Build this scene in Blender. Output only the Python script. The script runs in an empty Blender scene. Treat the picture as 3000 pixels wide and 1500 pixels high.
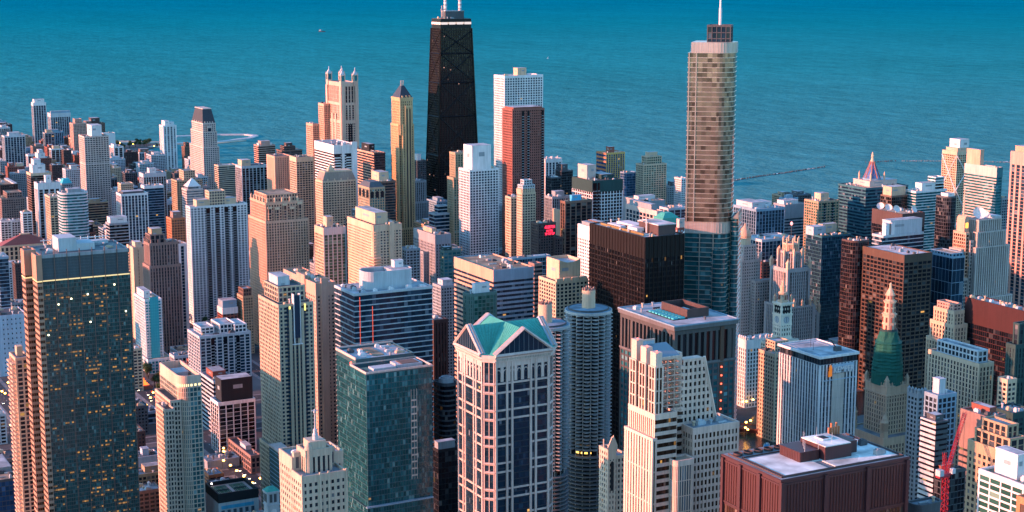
import bpy, math, random
from mathutils import Vector, Matrix
R = math.radians
SC = bpy.context.scene
COL = SC.collection
# ------------------------------------------------------------------ camera, sky, sun, exposure
cam = bpy.data.cameras.new('camera'); camo = bpy.data.objects.new('camera', cam); COL.objects.link(camo)
cam.sensor_width = 36; cam.lens = 56.4; cam.clip_start = 5; cam.clip_end = 200000
camo.location = (0, 0, 412); camo.rotation_euler = (R(80), 0, R(-28.2)); SC.camera = camo
SUN_AZ, SUN_EL = 282, 9.2
wd = bpy.data.worlds.new('World'); SC.world = wd; wd.use_nodes = True
_sky = wd.node_tree.nodes.new('ShaderNodeTexSky'); _sky.sky_type = 'NISHITA'; _sky.sun_disc = False
_sky.sun_elevation = R(SUN_EL); _sky.sun_rotation = R(SUN_AZ); _sky.ozone_density = 3.0; _sky.air_density = 1.0; _sky.dust_density = 0.3
_bg = wd.node_tree.nodes['Background']; _bg.inputs[1].default_value = 0.15
_tn = wd.node_tree.nodes.new('ShaderNodeMix'); _tn.data_type = 'RGBA'; _tn.blend_type = 'MULTIPLY'; _tn.inputs[0].default_value = 1; _tn.inputs[7].default_value = (.75, 1.02, 1.11, 1)
wd.node_tree.links.new(_sky.outputs[0], _tn.inputs[6]); wd.node_tree.links.new(_tn.outputs[2], _bg.inputs[0])
_sl = bpy.data.lights.new('sun', 'SUN'); _sl.energy = 3.3; _sl.angle = R(0.5); _sl.color = (1.0, .35, .215)
_so = bpy.data.objects.new('sun', _sl); COL.objects.link(_so)
_sd = Vector((math.sin(R(SUN_AZ))*math.cos(R(SUN_EL)), math.cos(R(SUN_AZ))*math.cos(R(SUN_EL)), math.sin(R(SUN_EL))))
_so.rotation_euler = _sd.to_track_quat('Z', 'Y').to_euler()
vs = SC.view_settings; vs.view_transform = 'Standard'; vs.look = 'None'; vs.gamma = 1; vs.use_curve_mapping = False; vs.exposure = 2.0
SC.cycles.use_denoising = True
SC.cycles.max_bounces = 5; SC.cycles.diffuse_bounces = 3; SC.cycles.glossy_bounces = 3
SC.cycles.sample_clamp_indirect = 3
# ------------------------------------------------------------------ materials
WALLC = dict(white=(.67,.63,.62), lgrey=(.44,.46,.48), grey=(.27,.29,.31), dgrey=(.075,.08,.09), black=(.012,.012,.015), black2=(.012,.016,.022),
 cream=(.57,.41,.28), tan=(.38,.27,.17), tan2=(.45,.35,.25), pink=(.52,.30,.24), pinkw=(.56,.42,.37), salmon=(.56,.32,.22), salmon2=(.50,.30,.22),
 peach=(.62,.41,.28), brick=(.23,.075,.055), brown=(.17,.10,.075), dbrown=(.075,.045,.042), pbrown=(.24,.155,.135), redgran=(.26,.095,.075),
 orange=(.45,.17,.08), gold=(.60,.36,.12), blueg=(.20,.30,.38), blueg2=(.36,.44,.52), teal2=(.03,.12,.15), dgreen=(.018,.052,.052), green2=(.10,.17,.15),
 bronze=(.085,.05,.036), redsteel=(.042,.011,.012), corten=(.052,.0135,.019), copper=(.06,.34,.27), aqua=(.06,.42,.45), skyblue=(.05,.35,.55), slate=(.045,.04,.05),
 tanroof=(.26,.20,.16), redroof=(.26,.075,.065), membrane=(.86,.87,.82), stone=(.50,.43,.37), goldst=(.50,.33,.17), peachst=(.58,.37,.28), gilt=(.24,.16,.06), net=(.008,.10,.075), dark=(.05,.055,.065), teal=(.05,.16,.18))
GLASSC = dict(dark=(.016,.022,.03), navy=(.010,.026,.045), teal=(.012,.085,.10), cyan=(.012,.17,.19), green=(.022,.075,.06), black=(.006,.008,.012), blue=(.015,.05,.12), pale=(.045,.11,.12),
 grey=(.10,.12,.14), brown=(.035,.018,.012), white=(.4,.42,.45), dbrown=(.03,.015,.015), dgrey=(.03,.033,.037), gold=(.46,.28,.21), amber=(.018,.06,.062))
_mc = {}
def nodes(name):
    m = bpy.data.materials.new(name); m.use_nodes = True
    nt = m.node_tree; return m, nt, nt.nodes['Principled BSDF'], nt.nodes.new, nt.links.new
def wallm(c, rough=.75, metal=0.0, spec=.3):
    key = ('w', c, rough, metal)
    if key in _mc: return _mc[key]
    rgb = WALLC[c] if isinstance(c, str) else c
    m, nt, p, N, K = nodes('wall_' + (c if isinstance(c, str) else 'paint'))
    g = N('ShaderNodeNewGeometry'); mp = N('ShaderNodeMapping'); mp.inputs['Scale'].default_value = (.05, .05, .02)
    K(g.outputs['Position'], mp.inputs['Vector'])
    n1 = N('ShaderNodeTexNoise'); n1.inputs['Scale'].default_value = 1.0; n1.inputs['Detail'].default_value = 8; n1.inputs['Roughness'].default_value = .7
    K(mp.outputs[0], n1.inputs['Vector'])
    r = N('ShaderNodeMapRange'); r.inputs[1].default_value = .3; r.inputs[2].default_value = .7; r.inputs[3].default_value = .78; r.inputs[4].default_value = 1.12
    K(n1.outputs[0], r.inputs[0])
    m2 = N('ShaderNodeMapping'); m2.inputs['Scale'].default_value = (.9, .9, .035); K(g.outputs['Position'], m2.inputs['Vector'])
    n2 = N('ShaderNodeTexNoise'); n2.inputs['Scale'].default_value = 1.0; n2.inputs['Detail'].default_value = 4; K(m2.outputs[0], n2.inputs['Vector'])
    q = N('ShaderNodeMapRange'); q.inputs[1].default_value = .3; q.inputs[2].default_value = .7; q.inputs[3].default_value = .84; q.inputs[4].default_value = 1.09; K(n2.outputs[0], q.inputs[0])
    mu = N('ShaderNodeMath'); mu.operation = 'MULTIPLY'; K(r.outputs[0], mu.inputs[0]); K(q.outputs[0], mu.inputs[1])
    mx = N('ShaderNodeMix'); mx.data_type = 'RGBA'; mx.blend_type = 'MULTIPLY'; mx.inputs[0].default_value = 1
    mx.inputs[6].default_value = (*rgb, 1); K(mu.outputs[0], mx.inputs[7]); K(mx.outputs[2], p.inputs['Base Color'])
    p.inputs['Roughness'].default_value = rough; p.inputs['Metallic'].default_value = metal; p.inputs['Specular IOR Level'].default_value = spec
    _mc[key] = m; return m
def glassm(kind, lit=.004, metal=0.0, rough=.12, litc=(1, .5, .13), pane=False, spec=.28, blind=.24, tilt=.045, patch=0, le=.30):
    key = ('g', kind, lit, metal, rough, pane, litc, spec, blind, patch, le)
    if key in _mc: return _mc[key]
    rgb = GLASSC[kind]
    m, nt, p, N, K = nodes('glass_' + kind)
    wn = N('ShaderNodeTexWhiteNoise')
    if pane:
        oi = N('ShaderNodeObjectInfo'); wn.noise_dimensions = '1D'; K(oi.outputs['Random'], wn.inputs['W'])
    else:
        tc = N('ShaderNodeTexCoord'); fl = N('ShaderNodeVectorMath'); fl.operation = 'FLOOR'; K(tc.outputs['UV'], fl.inputs[0]); wn.noise_dimensions = '3D'
        oi = N('ShaderNodeObjectInfo'); cx = N('ShaderNodeCombineXYZ'); sp = N('ShaderNodeSeparateXYZ'); K(fl.outputs[0], sp.inputs[0])
        K(sp.outputs[0], cx.inputs[0]); K(sp.outputs[1], cx.inputs[1]); K(oi.outputs['Random'], cx.inputs[2]); K(cx.outputs[0], wn.inputs['Vector'])
    rp = N('ShaderNodeValToRGB'); el = rp.color_ramp.elements; rp.color_ramp.interpolation = 'CONSTANT'
    el[0].position = 0; el[0].color = (*rgb, 1)
    def add(pos, k, tint=(0, 0, 0)):
        e = el.new(pos); e.color = (*[min(1, c*k + t) for c, t in zip(rgb, tint)], 1)
    el.remove(el[1])
    if patch:
        el[0].color = (*[c*.38 for c in rgb], 1); add(patch*.6, .55); add(patch, .9); add(patch+.25, 1.1); add(patch+.5, .8)
    else:
        add(.22, .72); add(.45, 1.22); add(.62, .88); add(1 - blind, 1.5, (.006, .007, .007)); add(1 - blind*.5, 1.8, (.03, .03, .027)); add(1 - blind*.15, 2.2, (.10, .09, .075))
    K(wn.outputs['Value'], rp.inputs[0]); K(rp.outputs[0], p.inputs['Base Color'])
    if lit > 0:
        sc = N('ShaderNodeSeparateColor'); K(wn.outputs['Color'], sc.inputs[0])
        lt = N('ShaderNodeMath'); lt.operation = 'LESS_THAN'; lt.inputs[1].default_value = lit if pane else min(.6, lit*3); K(sc.outputs[0], lt.inputs[0])
        if not pane:
            fr_ = N('ShaderNodeVectorMath'); fr_.operation = 'FRACTION'; K(tc.outputs['UV'], fr_.inputs[0]); sy = N('ShaderNodeSeparateXYZ'); K(fr_.outputs[0], sy.inputs[0])
            g1 = N('ShaderNodeMath'); g1.operation = 'COMPARE'; g1.inputs[1].default_value = .68; g1.inputs[2].default_value = .2; K(sy.outputs[1], g1.inputs[0])
            l2 = N('ShaderNodeMath'); l2.operation = 'MULTIPLY'; K(lt.outputs[0], l2.inputs[0]); K(g1.outputs[0], l2.inputs[1]); lt = l2
            # lit rooms come in runs along a floor, not one by one
            cv = N('ShaderNodeVectorMath'); cv.operation = 'MULTIPLY'; cv.inputs[1].default_value = (.17, 1, 1); K(tc.outputs['UV'], cv.inputs[0]); cf = N('ShaderNodeVectorMath'); cf.operation = 'FLOOR'; K(cv.outputs[0], cf.inputs[0])
            cw = N('ShaderNodeTexWhiteNoise'); cw.noise_dimensions = '2D'; K(cf.outputs[0], cw.inputs['Vector']); cl = N('ShaderNodeMath'); cl.operation = 'LESS_THAN'; cl.inputs[1].default_value = .33; K(cw.outputs['Value'], cl.inputs[0])
            l3 = N('ShaderNodeMath'); l3.operation = 'MULTIPLY'; K(lt.outputs[0], l3.inputs[0]); K(cl.outputs[0], l3.inputs[1]); lt.id_data; lt = l3
        ml = N('ShaderNodeMath'); ml.operation = 'MULTIPLY'; pw_ = N('ShaderNodeMath'); pw_.operation = 'POWER'; pw_.inputs[1].default_value = 1.5; K(sc.outputs[1], pw_.inputs[0]); K(lt.outputs[0], ml.inputs[0]); K(pw_.outputs[0], ml.inputs[1])
        m2 = N('ShaderNodeMath'); m2.operation = 'MULTIPLY'; m2.inputs[1].default_value = le; K(ml.outputs[0], m2.inputs[0])
        p.inputs['Emission Color'].default_value = (*litc, 1); K(m2.outputs[0], p.inputs['Emission Strength'])
    # every pane sits at a slightly different angle, so its reflection differs
    g = N('ShaderNodeNewGeometry'); sb = N('ShaderNodeVectorMath'); sb.operation = 'SUBTRACT'; sb.inputs[1].default_value = (.5, .5, .5); K(wn.outputs['Color'], sb.inputs[0])
    sl = N('ShaderNodeVectorMath'); sl.operation = 'SCALE'; sl.inputs['Scale'].default_value = tilt; K(sb.outputs[0], sl.inputs[0])
    ad = N('ShaderNodeVectorMath'); K(g.outputs['Normal'], ad.inputs[0]); K(sl.outputs[0], ad.inputs[1])
    nm = N('ShaderNodeVectorMath'); nm.operation = 'NORMALIZE'; K(ad.outputs[0], nm.inputs[0]); K(nm.outputs[0], p.inputs['Normal'])
    p.inputs['Roughness'].default_value = rough; p.inputs['Metallic'].default_value = metal; p.inputs['Specular IOR Level'].default_value = spec
    _mc[key] = m; return m
def emitm(name, rgb, s):
    key = ('e', rgb, s)
    if key in _mc: return _mc[key]
    m, nt, p, N, K = nodes(name); p.inputs['Base Color'].default_value = (*[c*.5 for c in rgb], 1)
    p.inputs['Emission Color'].default_value = (*rgb, 1); p.inputs['Emission Strength'].default_value = s
    _mc[key] = m; return m
def roofm(c):
    key = ('r', c)
    if key in _mc: return _mc[key]
    rgb = WALLC[c]
    m, nt, p, N, K = nodes('roofing_' + c)
    g = N('ShaderNodeNewGeometry')
    n1 = N('ShaderNodeTexNoise'); n1.inputs['Scale'].default_value = .09; n1.inputs['Detail'].default_value = 7; K(g.outputs['Position'], n1.inputs['Vector'])
    v = N('ShaderNodeTexVoronoi'); v.inputs['Scale'].default_value = .07; v.distance = 'CHEBYCHEV'; K(g.outputs['Position'], v.inputs['Vector'])
    r = N('ShaderNodeMapRange'); r.inputs[1].default_value = .3; r.inputs[2].default_value = .7; r.inputs[3].default_value = .42; r.inputs[4].default_value = 1.2; K(n1.outputs[0], r.inputs[0])
    mx = N('ShaderNodeMix'); mx.data_type = 'RGBA'; mx.blend_type = 'MULTIPLY'; mx.inputs[0].default_value = 1; mx.inputs[6].default_value = (*rgb, 1); K(r.outputs[0], mx.inputs[7])
    m2 = N('ShaderNodeMix'); m2.data_type = 'RGBA'; m2.blend_type = 'MULTIPLY'; m2.inputs[0].default_value = .35; K(mx.outputs[2], m2.inputs[6])
    bw = N('ShaderNodeRGBToBW'); K(v.outputs['Color'], bw.inputs[0]); K(bw.outputs[0], m2.inputs[7]); K(m2.outputs[2], p.inputs['Base Color'])
    p.inputs['Roughness'].default_value = .9
    _mc[key] = m; return m
# ------------------------------------------------------------------ meshes and things
class MB:
    def __init__(s): s.v = []; s.f = []; s.uv = {}; s.smooth = False
    def face(s, pts, uv=None):
        n = len(s.v); s.v.extend(pts); 
        if uv: s.uv[len(s.f)] = uv
        s.f.append(tuple(range(n, n + len(pts))))
    def box(s, x0, y0, z0, x1, y1, z1, bottom=False):
        n = len(s.v)
        s.v += [(x0,y0,z0),(x1,y0,z0),(x1,y1,z0),(x0,y1,z0),(x0,y0,z1),(x1,y0,z1),(x1,y1,z1),(x0,y1,z1)]
        s.f += [(n,n+1,n+5,n+4),(n+1,n+2,n+6,n+5),(n+2,n+3,n+7,n+6),(n+3,n,n+4,n+7),(n+4,n+5,n+6,n+7)]
        if bottom: s.f.append((n+3,n+2,n+1,n))
    def prism(s, poly, z0, z1, top=True, bottom=False, scale=1.0, c=None):
        n = len(s.v); m = len(poly)
        if c is None: c = (sum(p[0] for p in poly)/m, sum(p[1] for p in poly)/m)
        s.v += [(x, y, z0) for x, y in poly] + [(c[0]+(x-c[0])*scale, c[1]+(y-c[1])*scale, z1) for x, y in poly]
        for i in range(m):
            j = (i+1) % m; s.f.append((n+i, n+j, n+m+j, n+m+i))
        if top: s.f.append(tuple(range(n+m, n+2*m)))
        if bottom: s.f.append(tuple(range(n+m-1, n-1, -1)))
    def lathe(s, cx, cy, prof, n=24):
        b = len(s.v); k = len(prof)
        for r, z in prof:
            s.v += [(cx + r*math.cos(2*math.pi*i/n), cy + r*math.sin(2*math.pi*i/n), z) for i in range(n)]
        for a in range(k-1):
            for i in range(n):
                j = (i+1) % n; s.f.append((b+a*n+i, b+a*n+j, b+(a+1)*n+j, b+(a+1)*n+i))
        s.f.append(tuple(b+(k-1)*n+i for i in range(n)))
    def beam(s, p, q, r):
        p = Vector(p); q = Vector(q); d = (q-p).normalized(); u = d.orthogonal().normalized(); w = d.cross(u)
        n = len(s.v)
        for c in (p, q):
            for a, b2 in ((1,1),(-1,1),(-1,-1),(1,-1)): s.v.append(tuple(c + u*r*a + w*r*b2))
        s.f += [(n,n+1,n+5,n+4),(n+1,n+2,n+6,n+5),(n+2,n+3,n+7,n+6),(n+3,n,n+4,n+7),(n+4,n+5,n+6,n+7),(n+3,n+2,n+1,n)]
    def build(s, name, mat, parent=None, kind=None, smooth=False):
        me = bpy.data.meshes.new(name); me.from_pydata(s.v, [], s.f)
        if s.uv:
            l = me.uv_layers.new(name='UVMap'); d = [0.0]*(2*len(me.loops)); k = 0
            for i, f in enumerate(s.f):
                u = s.uv.get(i)
                for j in range(len(f)):
                    if u: d[k] = u[j][0]; d[k+1] = u[j][1]
                    k += 2
            l.data.foreach_set('uv', d)
        if smooth: me.polygons.foreach_set('use_smooth', [True]*len(me.polygons))
        me.materials.append(mat)
        o = bpy.data.objects.new(name, me); COL.objects.link(o)
        if parent: o.parent = parent
        if kind: o['kind'] = kind
        return o
def thing(name, label, cat, x, y, z=0.0, group=None):
    o = bpy.data.objects.new(name, None); COL.objects.link(o); o.location = (x, y, z); o.empty_display_size = 5
    o['label'] = label; o['category'] = cat
    if group: o['group'] = group
    return o
def tag(o, label, cat, group=None):
    o['label'] = label; o['category'] = cat
    if group: o['group'] = group
    return o
def struct(o): o['kind'] = 'structure'; return o
def rectp(x0, y0, x1, y1): return [(x0, y0), (x1, y0), (x1, y1), (x0, y1)]
def offs(poly, d):
    out = []; m = len(poly)
    for i in range(m):
        a, b, c = poly[i-1], poly[i], poly[(i+1) % m]
        t1 = Vector((b[0]-a[0], b[1]-a[1])).normalized(); t2 = Vector((c[0]-b[0], c[1]-b[1])).normalized()
        n1 = Vector((t1.y, -t1.x)); n2 = Vector((t2.y, -t2.x)); bs = n1+n2
        if bs.length < 1e-4: bs = n1.copy()
        bs.normalize(); k = d/max(.35, bs.dot(n1)); out.append((b[0]+bs.x*k, b[1]+bs.y*k))
    return out
def roundp(x0, y0, x1, y1, r, corners=(1, 1, 0, 0), n=5):
    pts = []
    for k, (cx, cy, a0) in enumerate(((x0+r, y0+r, 180), (x1-r, y0+r, 270), (x1-r, y1-r, 0), (x0+r, y1-r, 90))):
        if corners[k]:
            pts += [(cx+r*math.cos(R(a0+90*i/n)), cy+r*math.sin(R(a0+90*i/n))) for i in range(n+1)]
        else: pts.append(((x0, y0), (x1, y0), (x1, y1), (x0, y1))[k])
    return pts
STY = dict(
 grid=dict(bw=3.6, fh=3.3, pw=.9, sh=1.1, pd=.35, sd=.22, tb=2.5), punch=dict(bw=3.2, fh=3.2, pw=1.15, sh=1.3, pd=.25, sd=.2, tb=2.5),
 rib=dict(bw=4.5, fh=3.7, pw=1.2, sh=.35, pd=.35, sd=.1, tb=3), band=dict(bw=3, fh=3.8, pw=0, sh=1.3, pd=.2, sd=.4, tb=2.5),
 curtain=dict(bw=2.8, fh=3.9, pw=.16, sh=.5, pd=.18, sd=.08, tb=2), blank=dict(bw=9, fh=9, pw=5, sh=9, pd=.3, sd=.2, tb=2))
SUBOF = dict(louvre='penthouse', dormer='mansard_roof', lantern_opening='lantern', spire_rib='spire_glass', floor_line='window', belt_rib='belt', pediment_mullion='pediment_glass', roof_seam='gable_roof', panel_hole='stone_panel', dentil='cornice', skylight_glass='skylight', mast_ring='mast', clock_rim='facade', roof_patch='roof', roof_well='roof', roof_rim='roof', roof_membrane='roof', skylight='roof', panel_rib='parapet', balcony='balcony_stack', sign_emblem='sign_backing')
class Bd:
    """one building: collects the shapes of each part, then builds every part as one mesh under the building's empty"""
    def __init__(s, name, label, cat, x, y, z=0, group=None):
        s.root = thing(name, label, cat, x, y, z, group); s.mb = {}; s.x = x; s.y = y; s.vi = 0
    def m(s, part, mat, kind=None, smooth=False):
        k = (part, mat.name, s.vi)
        if k not in s.mb: s.mb[k] = (MB(), mat, kind, smooth)
        return s.mb[k][0]
    def done(s):
        out = {}; sub = {}
        for (part, _, _v), (mb, mat, kind, sm) in s.mb.items():
            if mb.f: o = mb.build(part, mat, s.root, kind, sm); out.setdefault(part, []).append(o); sub[(part, _v)] = o
        for (part, v), o in sub.items():                     # pieces that belong to a part hang under that part
            up = SUBOF.get(part)
            if up and up in out: o.parent = sub.get((up, v), out[up][0])
        return out
    def vol(s, poly, z0, z1, st, wall, glass, roof='grey', top=True, par=1.0, wes=None, ses=None, lit=.004, gm=None, wm=None, **kw):
        s.vi += 1
        base = dict(STY[st]); base.update({k: v for k, v in kw.items() if k in ('bw','fh','pw','sh','pd','sd','tb','tbh')})
        tb = base['tb']; tbc = kw.get('tbc', wall); m = len(poly)
        gl = gm or glassm(glass, lit); cells = []
        core = s.m('window', gl, 'stuff')
        zt = z1 - .25
        for i in range(m):
            p, q = poly[i], poly[(i+1) % m]; L = math.hypot(q[0]-p[0], q[1]-p[1])
            if L < 1e-3: continue
            t = ((q[0]-p[0])/L, (q[1]-p[1])/L); n = (t[1], -t[0])
            S = dict(base); wl = wall; we = abs(n[0]) > .8
            if we and wes:
                if 'st' in wes: S = dict(STY[wes['st']]); S['tb'] = tb
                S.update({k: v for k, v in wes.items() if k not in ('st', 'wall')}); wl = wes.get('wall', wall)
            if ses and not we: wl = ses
            nb = max(1, round(L/S['bw'])); nf = max(1, round((z1-tb-z0)/S['fh'])); fh = (z1-tb-z0)/nf; bw = L/nb
            hr = 17*i
            core.face([(*p, z0), (*q, z0), (*q, zt), (*p, zt)], [(hr, 0), (hr+nb, 0), (hr+nb, nf+tb/fh), (hr, nf+tb/fh)])
            wmat = wm or wallm(wl); fr = s.m('facade', wmat)
            prv = poly[i-1]; nxt = poly[(i+2) % m]
            def corner(d):
                o = offs([prv, p, q, nxt], d) if m > 3 else offs(poly, d)
                return (o[1], o[2]) if m > 3 else (o[i], o[(i+1) % m])
            # spandrels, mitred at the corners
            if S['sh'] > 0 and st != 'blank':
                a, b = corner(S['sd'])
                for k in range(nf):
                    c0 = z0 + k*fh; c1 = c0 + S['sh']
                    nn = len(fr.v)
                    fr.v += [(*a, c0), (*b, c0), (*b, c1), (*a, c1), (*p, c0), (*q, c0), (*q, c1), (*p, c1)]
                    fr.f += [(nn, nn+1, nn+2, nn+3), (nn+3, nn+2, nn+6, nn+7), (nn+4, nn+5, nn+1, nn)]
            if st == 'blank':
                a, b = corner(.2); fr.face([(*a, z0), (*b, z0), (*b, z1), (*a, z1)])
            # top band and parapet
            if tb > 0:
                a, b = corner(max(S['sd'], S['pd'])+.08 if not kw.get('tbh') else S['sd']+.06); e, f = corner(-.5)
                tm = s.m('parapet', wm or wallm(tbc if tbc != wall else wl))
                nn = len(tm.v); zb = z1-tb
                tm.v += [(*a, zb), (*b, zb), (*b, z1), (*a, z1), (*f, z1), (*e, z1), (*e, z1-par-.2), (*f, z1-par-.2), (*p, zb), (*q, zb)]
                tm.f += [(nn, nn+1, nn+2, nn+3), (nn+3, nn+2, nn+4, nn+5), (nn+5, nn+4, nn+7, nn+6), (nn+8, nn+9, nn+1, nn)]
            # piers
            pw = S['pw']
            if pw > 0 and st != 'blank':
                pd = S['pd']; zp = z1-.12; cw = min(pw*.8, L*.3)
                def pier(c, w):
                    x0 = p[0]+t[0]*(c-w/2); y0 = p[1]+t[1]*(c-w/2); x1 = x0+t[0]*w; y1 = y0+t[1]*w
                    ox, oy = n[0]*pd, n[1]*pd; nn = len(fr.v)
                    fr.v += [(x0,y0,z0),(x0+ox,y0+oy,z0),(x1+ox,y1+oy,z0),(x1,y1,z0),(x0,y0,zp),(x0+ox,y0+oy,zp),(x1+ox,y1+oy,zp),(x1,y1,zp)]
                    fr.f += [(nn,nn+1,nn+5,nn+4),(nn+1,nn+2,nn+6,nn+5),(nn+2,nn+3,nn+7,nn+6),(nn+4,nn+5,nn+6,nn+7)]
                for c in range(1, nb): pier(c*bw, pw)
                a, b = corner(pd); ends = kw.get('cw', cw)
                for (cn, cp, sg) in ((a, p, 1), (b, q, -1)):
                    ix, iy = cp[0]+t[0]*ends*sg, cp[1]+t[1]*ends*sg
                    pts = [(ix+n[0]*pd, iy+n[1]*pd), cn, cp, (ix, iy)]
                    if sg > 0: quad = [cn, pts[0]]
                    else: quad = [pts[0], cn]
                    fr.face([(*quad[0], z0), (*quad[1], z0), (*quad[1], zp), (*quad[0], zp)])
                    sq = [pts[0], pts[3]] if sg > 0 else [pts[3], pts[0]]
                    fr.face([(*sq[0], z0), (*sq[1], z0), (*sq[1], zp), (*sq[0], zp)])
                    fr.face([(pp[0], pp[1], zp) for pp in (pts if sg < 0 else pts[::-1])])
            if (n[1] < -.5 or n[0] < -.5) and st != 'blank':
                for k in range(nf):
                    for c in range(nb): cells.append((z0+k*fh+S['sh'], fh-S['sh'], p[0]+t[0]*(c+.5)*bw, p[1]+t[1]*(c+.5)*bw, max(.5, bw-pw), n, n[1]))
        if top:
            s.m('roof', roofm(roof)).prism(offs(poly, -.2), z1-par-.3, z1-par)
        return cells
_unit = {}
def unitmesh(key, fn, mat):
    k = (key, mat.name)
    if k not in _unit:
        mb = MB(); fn(mb); o = mb.build(key, mat); _unit[k] = o.data; bpy.data.objects.remove(o)
    return _unit[k]
def put(name, mesh, parent, loc, rz=0, sc=(1, 1, 1), label=None):
    o = bpy.data.objects.new(name, mesh); COL.objects.link(o); o.parent = parent; o.location = loc; o.rotation_euler = (0, 0, rz); o.scale = sc
    if label: o['label'] = label
    return o
def panes(root, cells, glass, lit, n=100, seed=0):
    """single windows near the top: separate parts, the rest of the windows stay one part"""
    cells = sorted(cells, key=lambda c: (-round(c[0]/3.0), c[6]))[:n]
    gm = glassm(glass, lit, pane=True, le=.14)
    me = unitmesh('window', lambda b: b.face([(-.5, 0, 0), (.5, 0, 0), (.5, 0, 1), (-.5, 0, 1)]), gm)
    for z, h, x, y, w, nn, _ in cells:
        put('window', me, root, (x+nn[0]*.05, y+nn[1]*.05, z), math.atan2(nn[0], -nn[1]), (w, 1, h))
def unitbox(b): b.box(-.5, -.5, 0, .5, .5, 1); b.box(-.35, -.35, 1.001, .1, .35, 1.25); b.box(.55, -.2, 0, .8, .2, .6)
def unitduct(b): b.box(-.5, -.5, .35, .5, .5, 1); b.box(-.4, -.5, 0, -.36, .5, .35); b.box(.36, -.5, 0, .4, .5, .35); b.box(-.02, -.5, 0, .02, .5, .35)
def unitpipe(b): b.lathe(0, 0, [(.3, 0), (.3, 1), (.5, 1.05), (.5, 1.3)], 10)
def clutter(root, x0, y0, x1, y1, z, seed, n=6, avoid=()):
    rg = random.Random(seed); k = 0; tries = 0
    root = next((c for c in root.children if c.name.split('.')[0] == 'roof'), root)
    while k < n and tries < 60:
        tries += 1
        w = rg.uniform(1.5, 5); d = rg.uniform(1.5, 4)
        if x1-x0 < w+4 or y1-y0 < d+4: break
        x = rg.uniform(x0+w/2+1.5, x1-w/2-1.5); y = rg.uniform(y0+d/2+1.5, y1-d/2-1.5)
        if any(a[0]-w/2-1 < x < a[2]+w/2+1 and a[1]-d/2-1 < y < a[3]+d/2+1 for a in avoid): continue
        c = rg.choice(('lgrey', 'grey', 'white', 'dgrey', 'cream'))
        q = rg.random()
        if q < .2 and x1-x0 > 14: put('duct', unitmesh('duct', unitduct, wallm(c)), root, (x, y, z-.05), 0, (w*1.6, .9, 1.3))
        elif q < .75: put('air_handler', unitmesh('air_handler', unitbox, wallm(c)), root, (x, y, z-.05), 0, (w, d, rg.uniform(1.2, 2.6)))
        else: put('vent_pipe', unitmesh('vent_pipe', unitpipe, wallm(c)), root, (x, y, z-.05), 0, (2, 2, rg.uniform(1.5, 3)))
        avoid = list(avoid) + [(x-w/2, y-d/2, x+w/2, y+d/2)]; k += 1
# ------------------------------------------------------------------ the ordinary towers and blocks
_ser = [0]
def dishmesh(b):
    b.lathe(0, 0, [(.15, 0), (.15, 1.6)], 8)
    prof = [(.0, .0), (.8, .18), (1.4, .5), (1.9, 1.0)]; n = 16; base = len(b.v); c = Vector((0, 0, 1.7)); ax = Vector((-.55, -.65, .53)).normalized(); u = ax.orthogonal().normalized(); w = ax.cross(u)
    for r, z in prof:
        for i in range(n):
            a = 2*math.pi*i/n; q = c + ax*z + u*(r*math.cos(a)) + w*(r*math.sin(a)); b.v.append(tuple(q))
    for k in range(3):
        for i in range(n):
            j = (i+1) % n; b.f.append((base+k*n+i, base+k*n+j, base+(k+1)*n+j, base+(k+1)*n+i))
def pinmesh(b): b.prism(rectp(-.5, -.5, .5, .5), 0, .55, top=False); b.prism(rectp(-.62, -.62, .62, .62), .55, .62, top=False, bottom=True); b.prism(rectp(-.5, -.5, .5, .5), .62, 1, scale=.1)
def penthouse(bd, x0, y0, x1, y1, z0, z1, c, name='penthouse'):
    bd.vi += 1
    b = bd.m(name, wallm(c)); b.box(x0, y0, z0, x1, y1, z1-.5); b.box(x0-.25, y0-.25, z1-.5, x1+.25, y1+.25, z1)
    lv = bd.m('louvre', wallm('grey')); w = x1-x0; d = y1-y0; hh = z1-z0
    if hh > 4 and w > 6:
        rg = random.Random(int(x0*7+z1*3)); a = rg.uniform(.1, .5); lv.box(x0+w*a, y0-.12, z0+hh*.55, x0+w*(a+.3), y0+.1, z0+hh*.72)
        if d > 6: lv.box(x0-.12, y0+d*.3, z0+hh*.5, x0+.1, y0+d*.6, z0+hh*.66)
    bd.m('roof', roofm('lgrey')).box(x0+.5, y0+.5, z1-.02, x1-.5, y1-.5, z1+.03)
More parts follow.
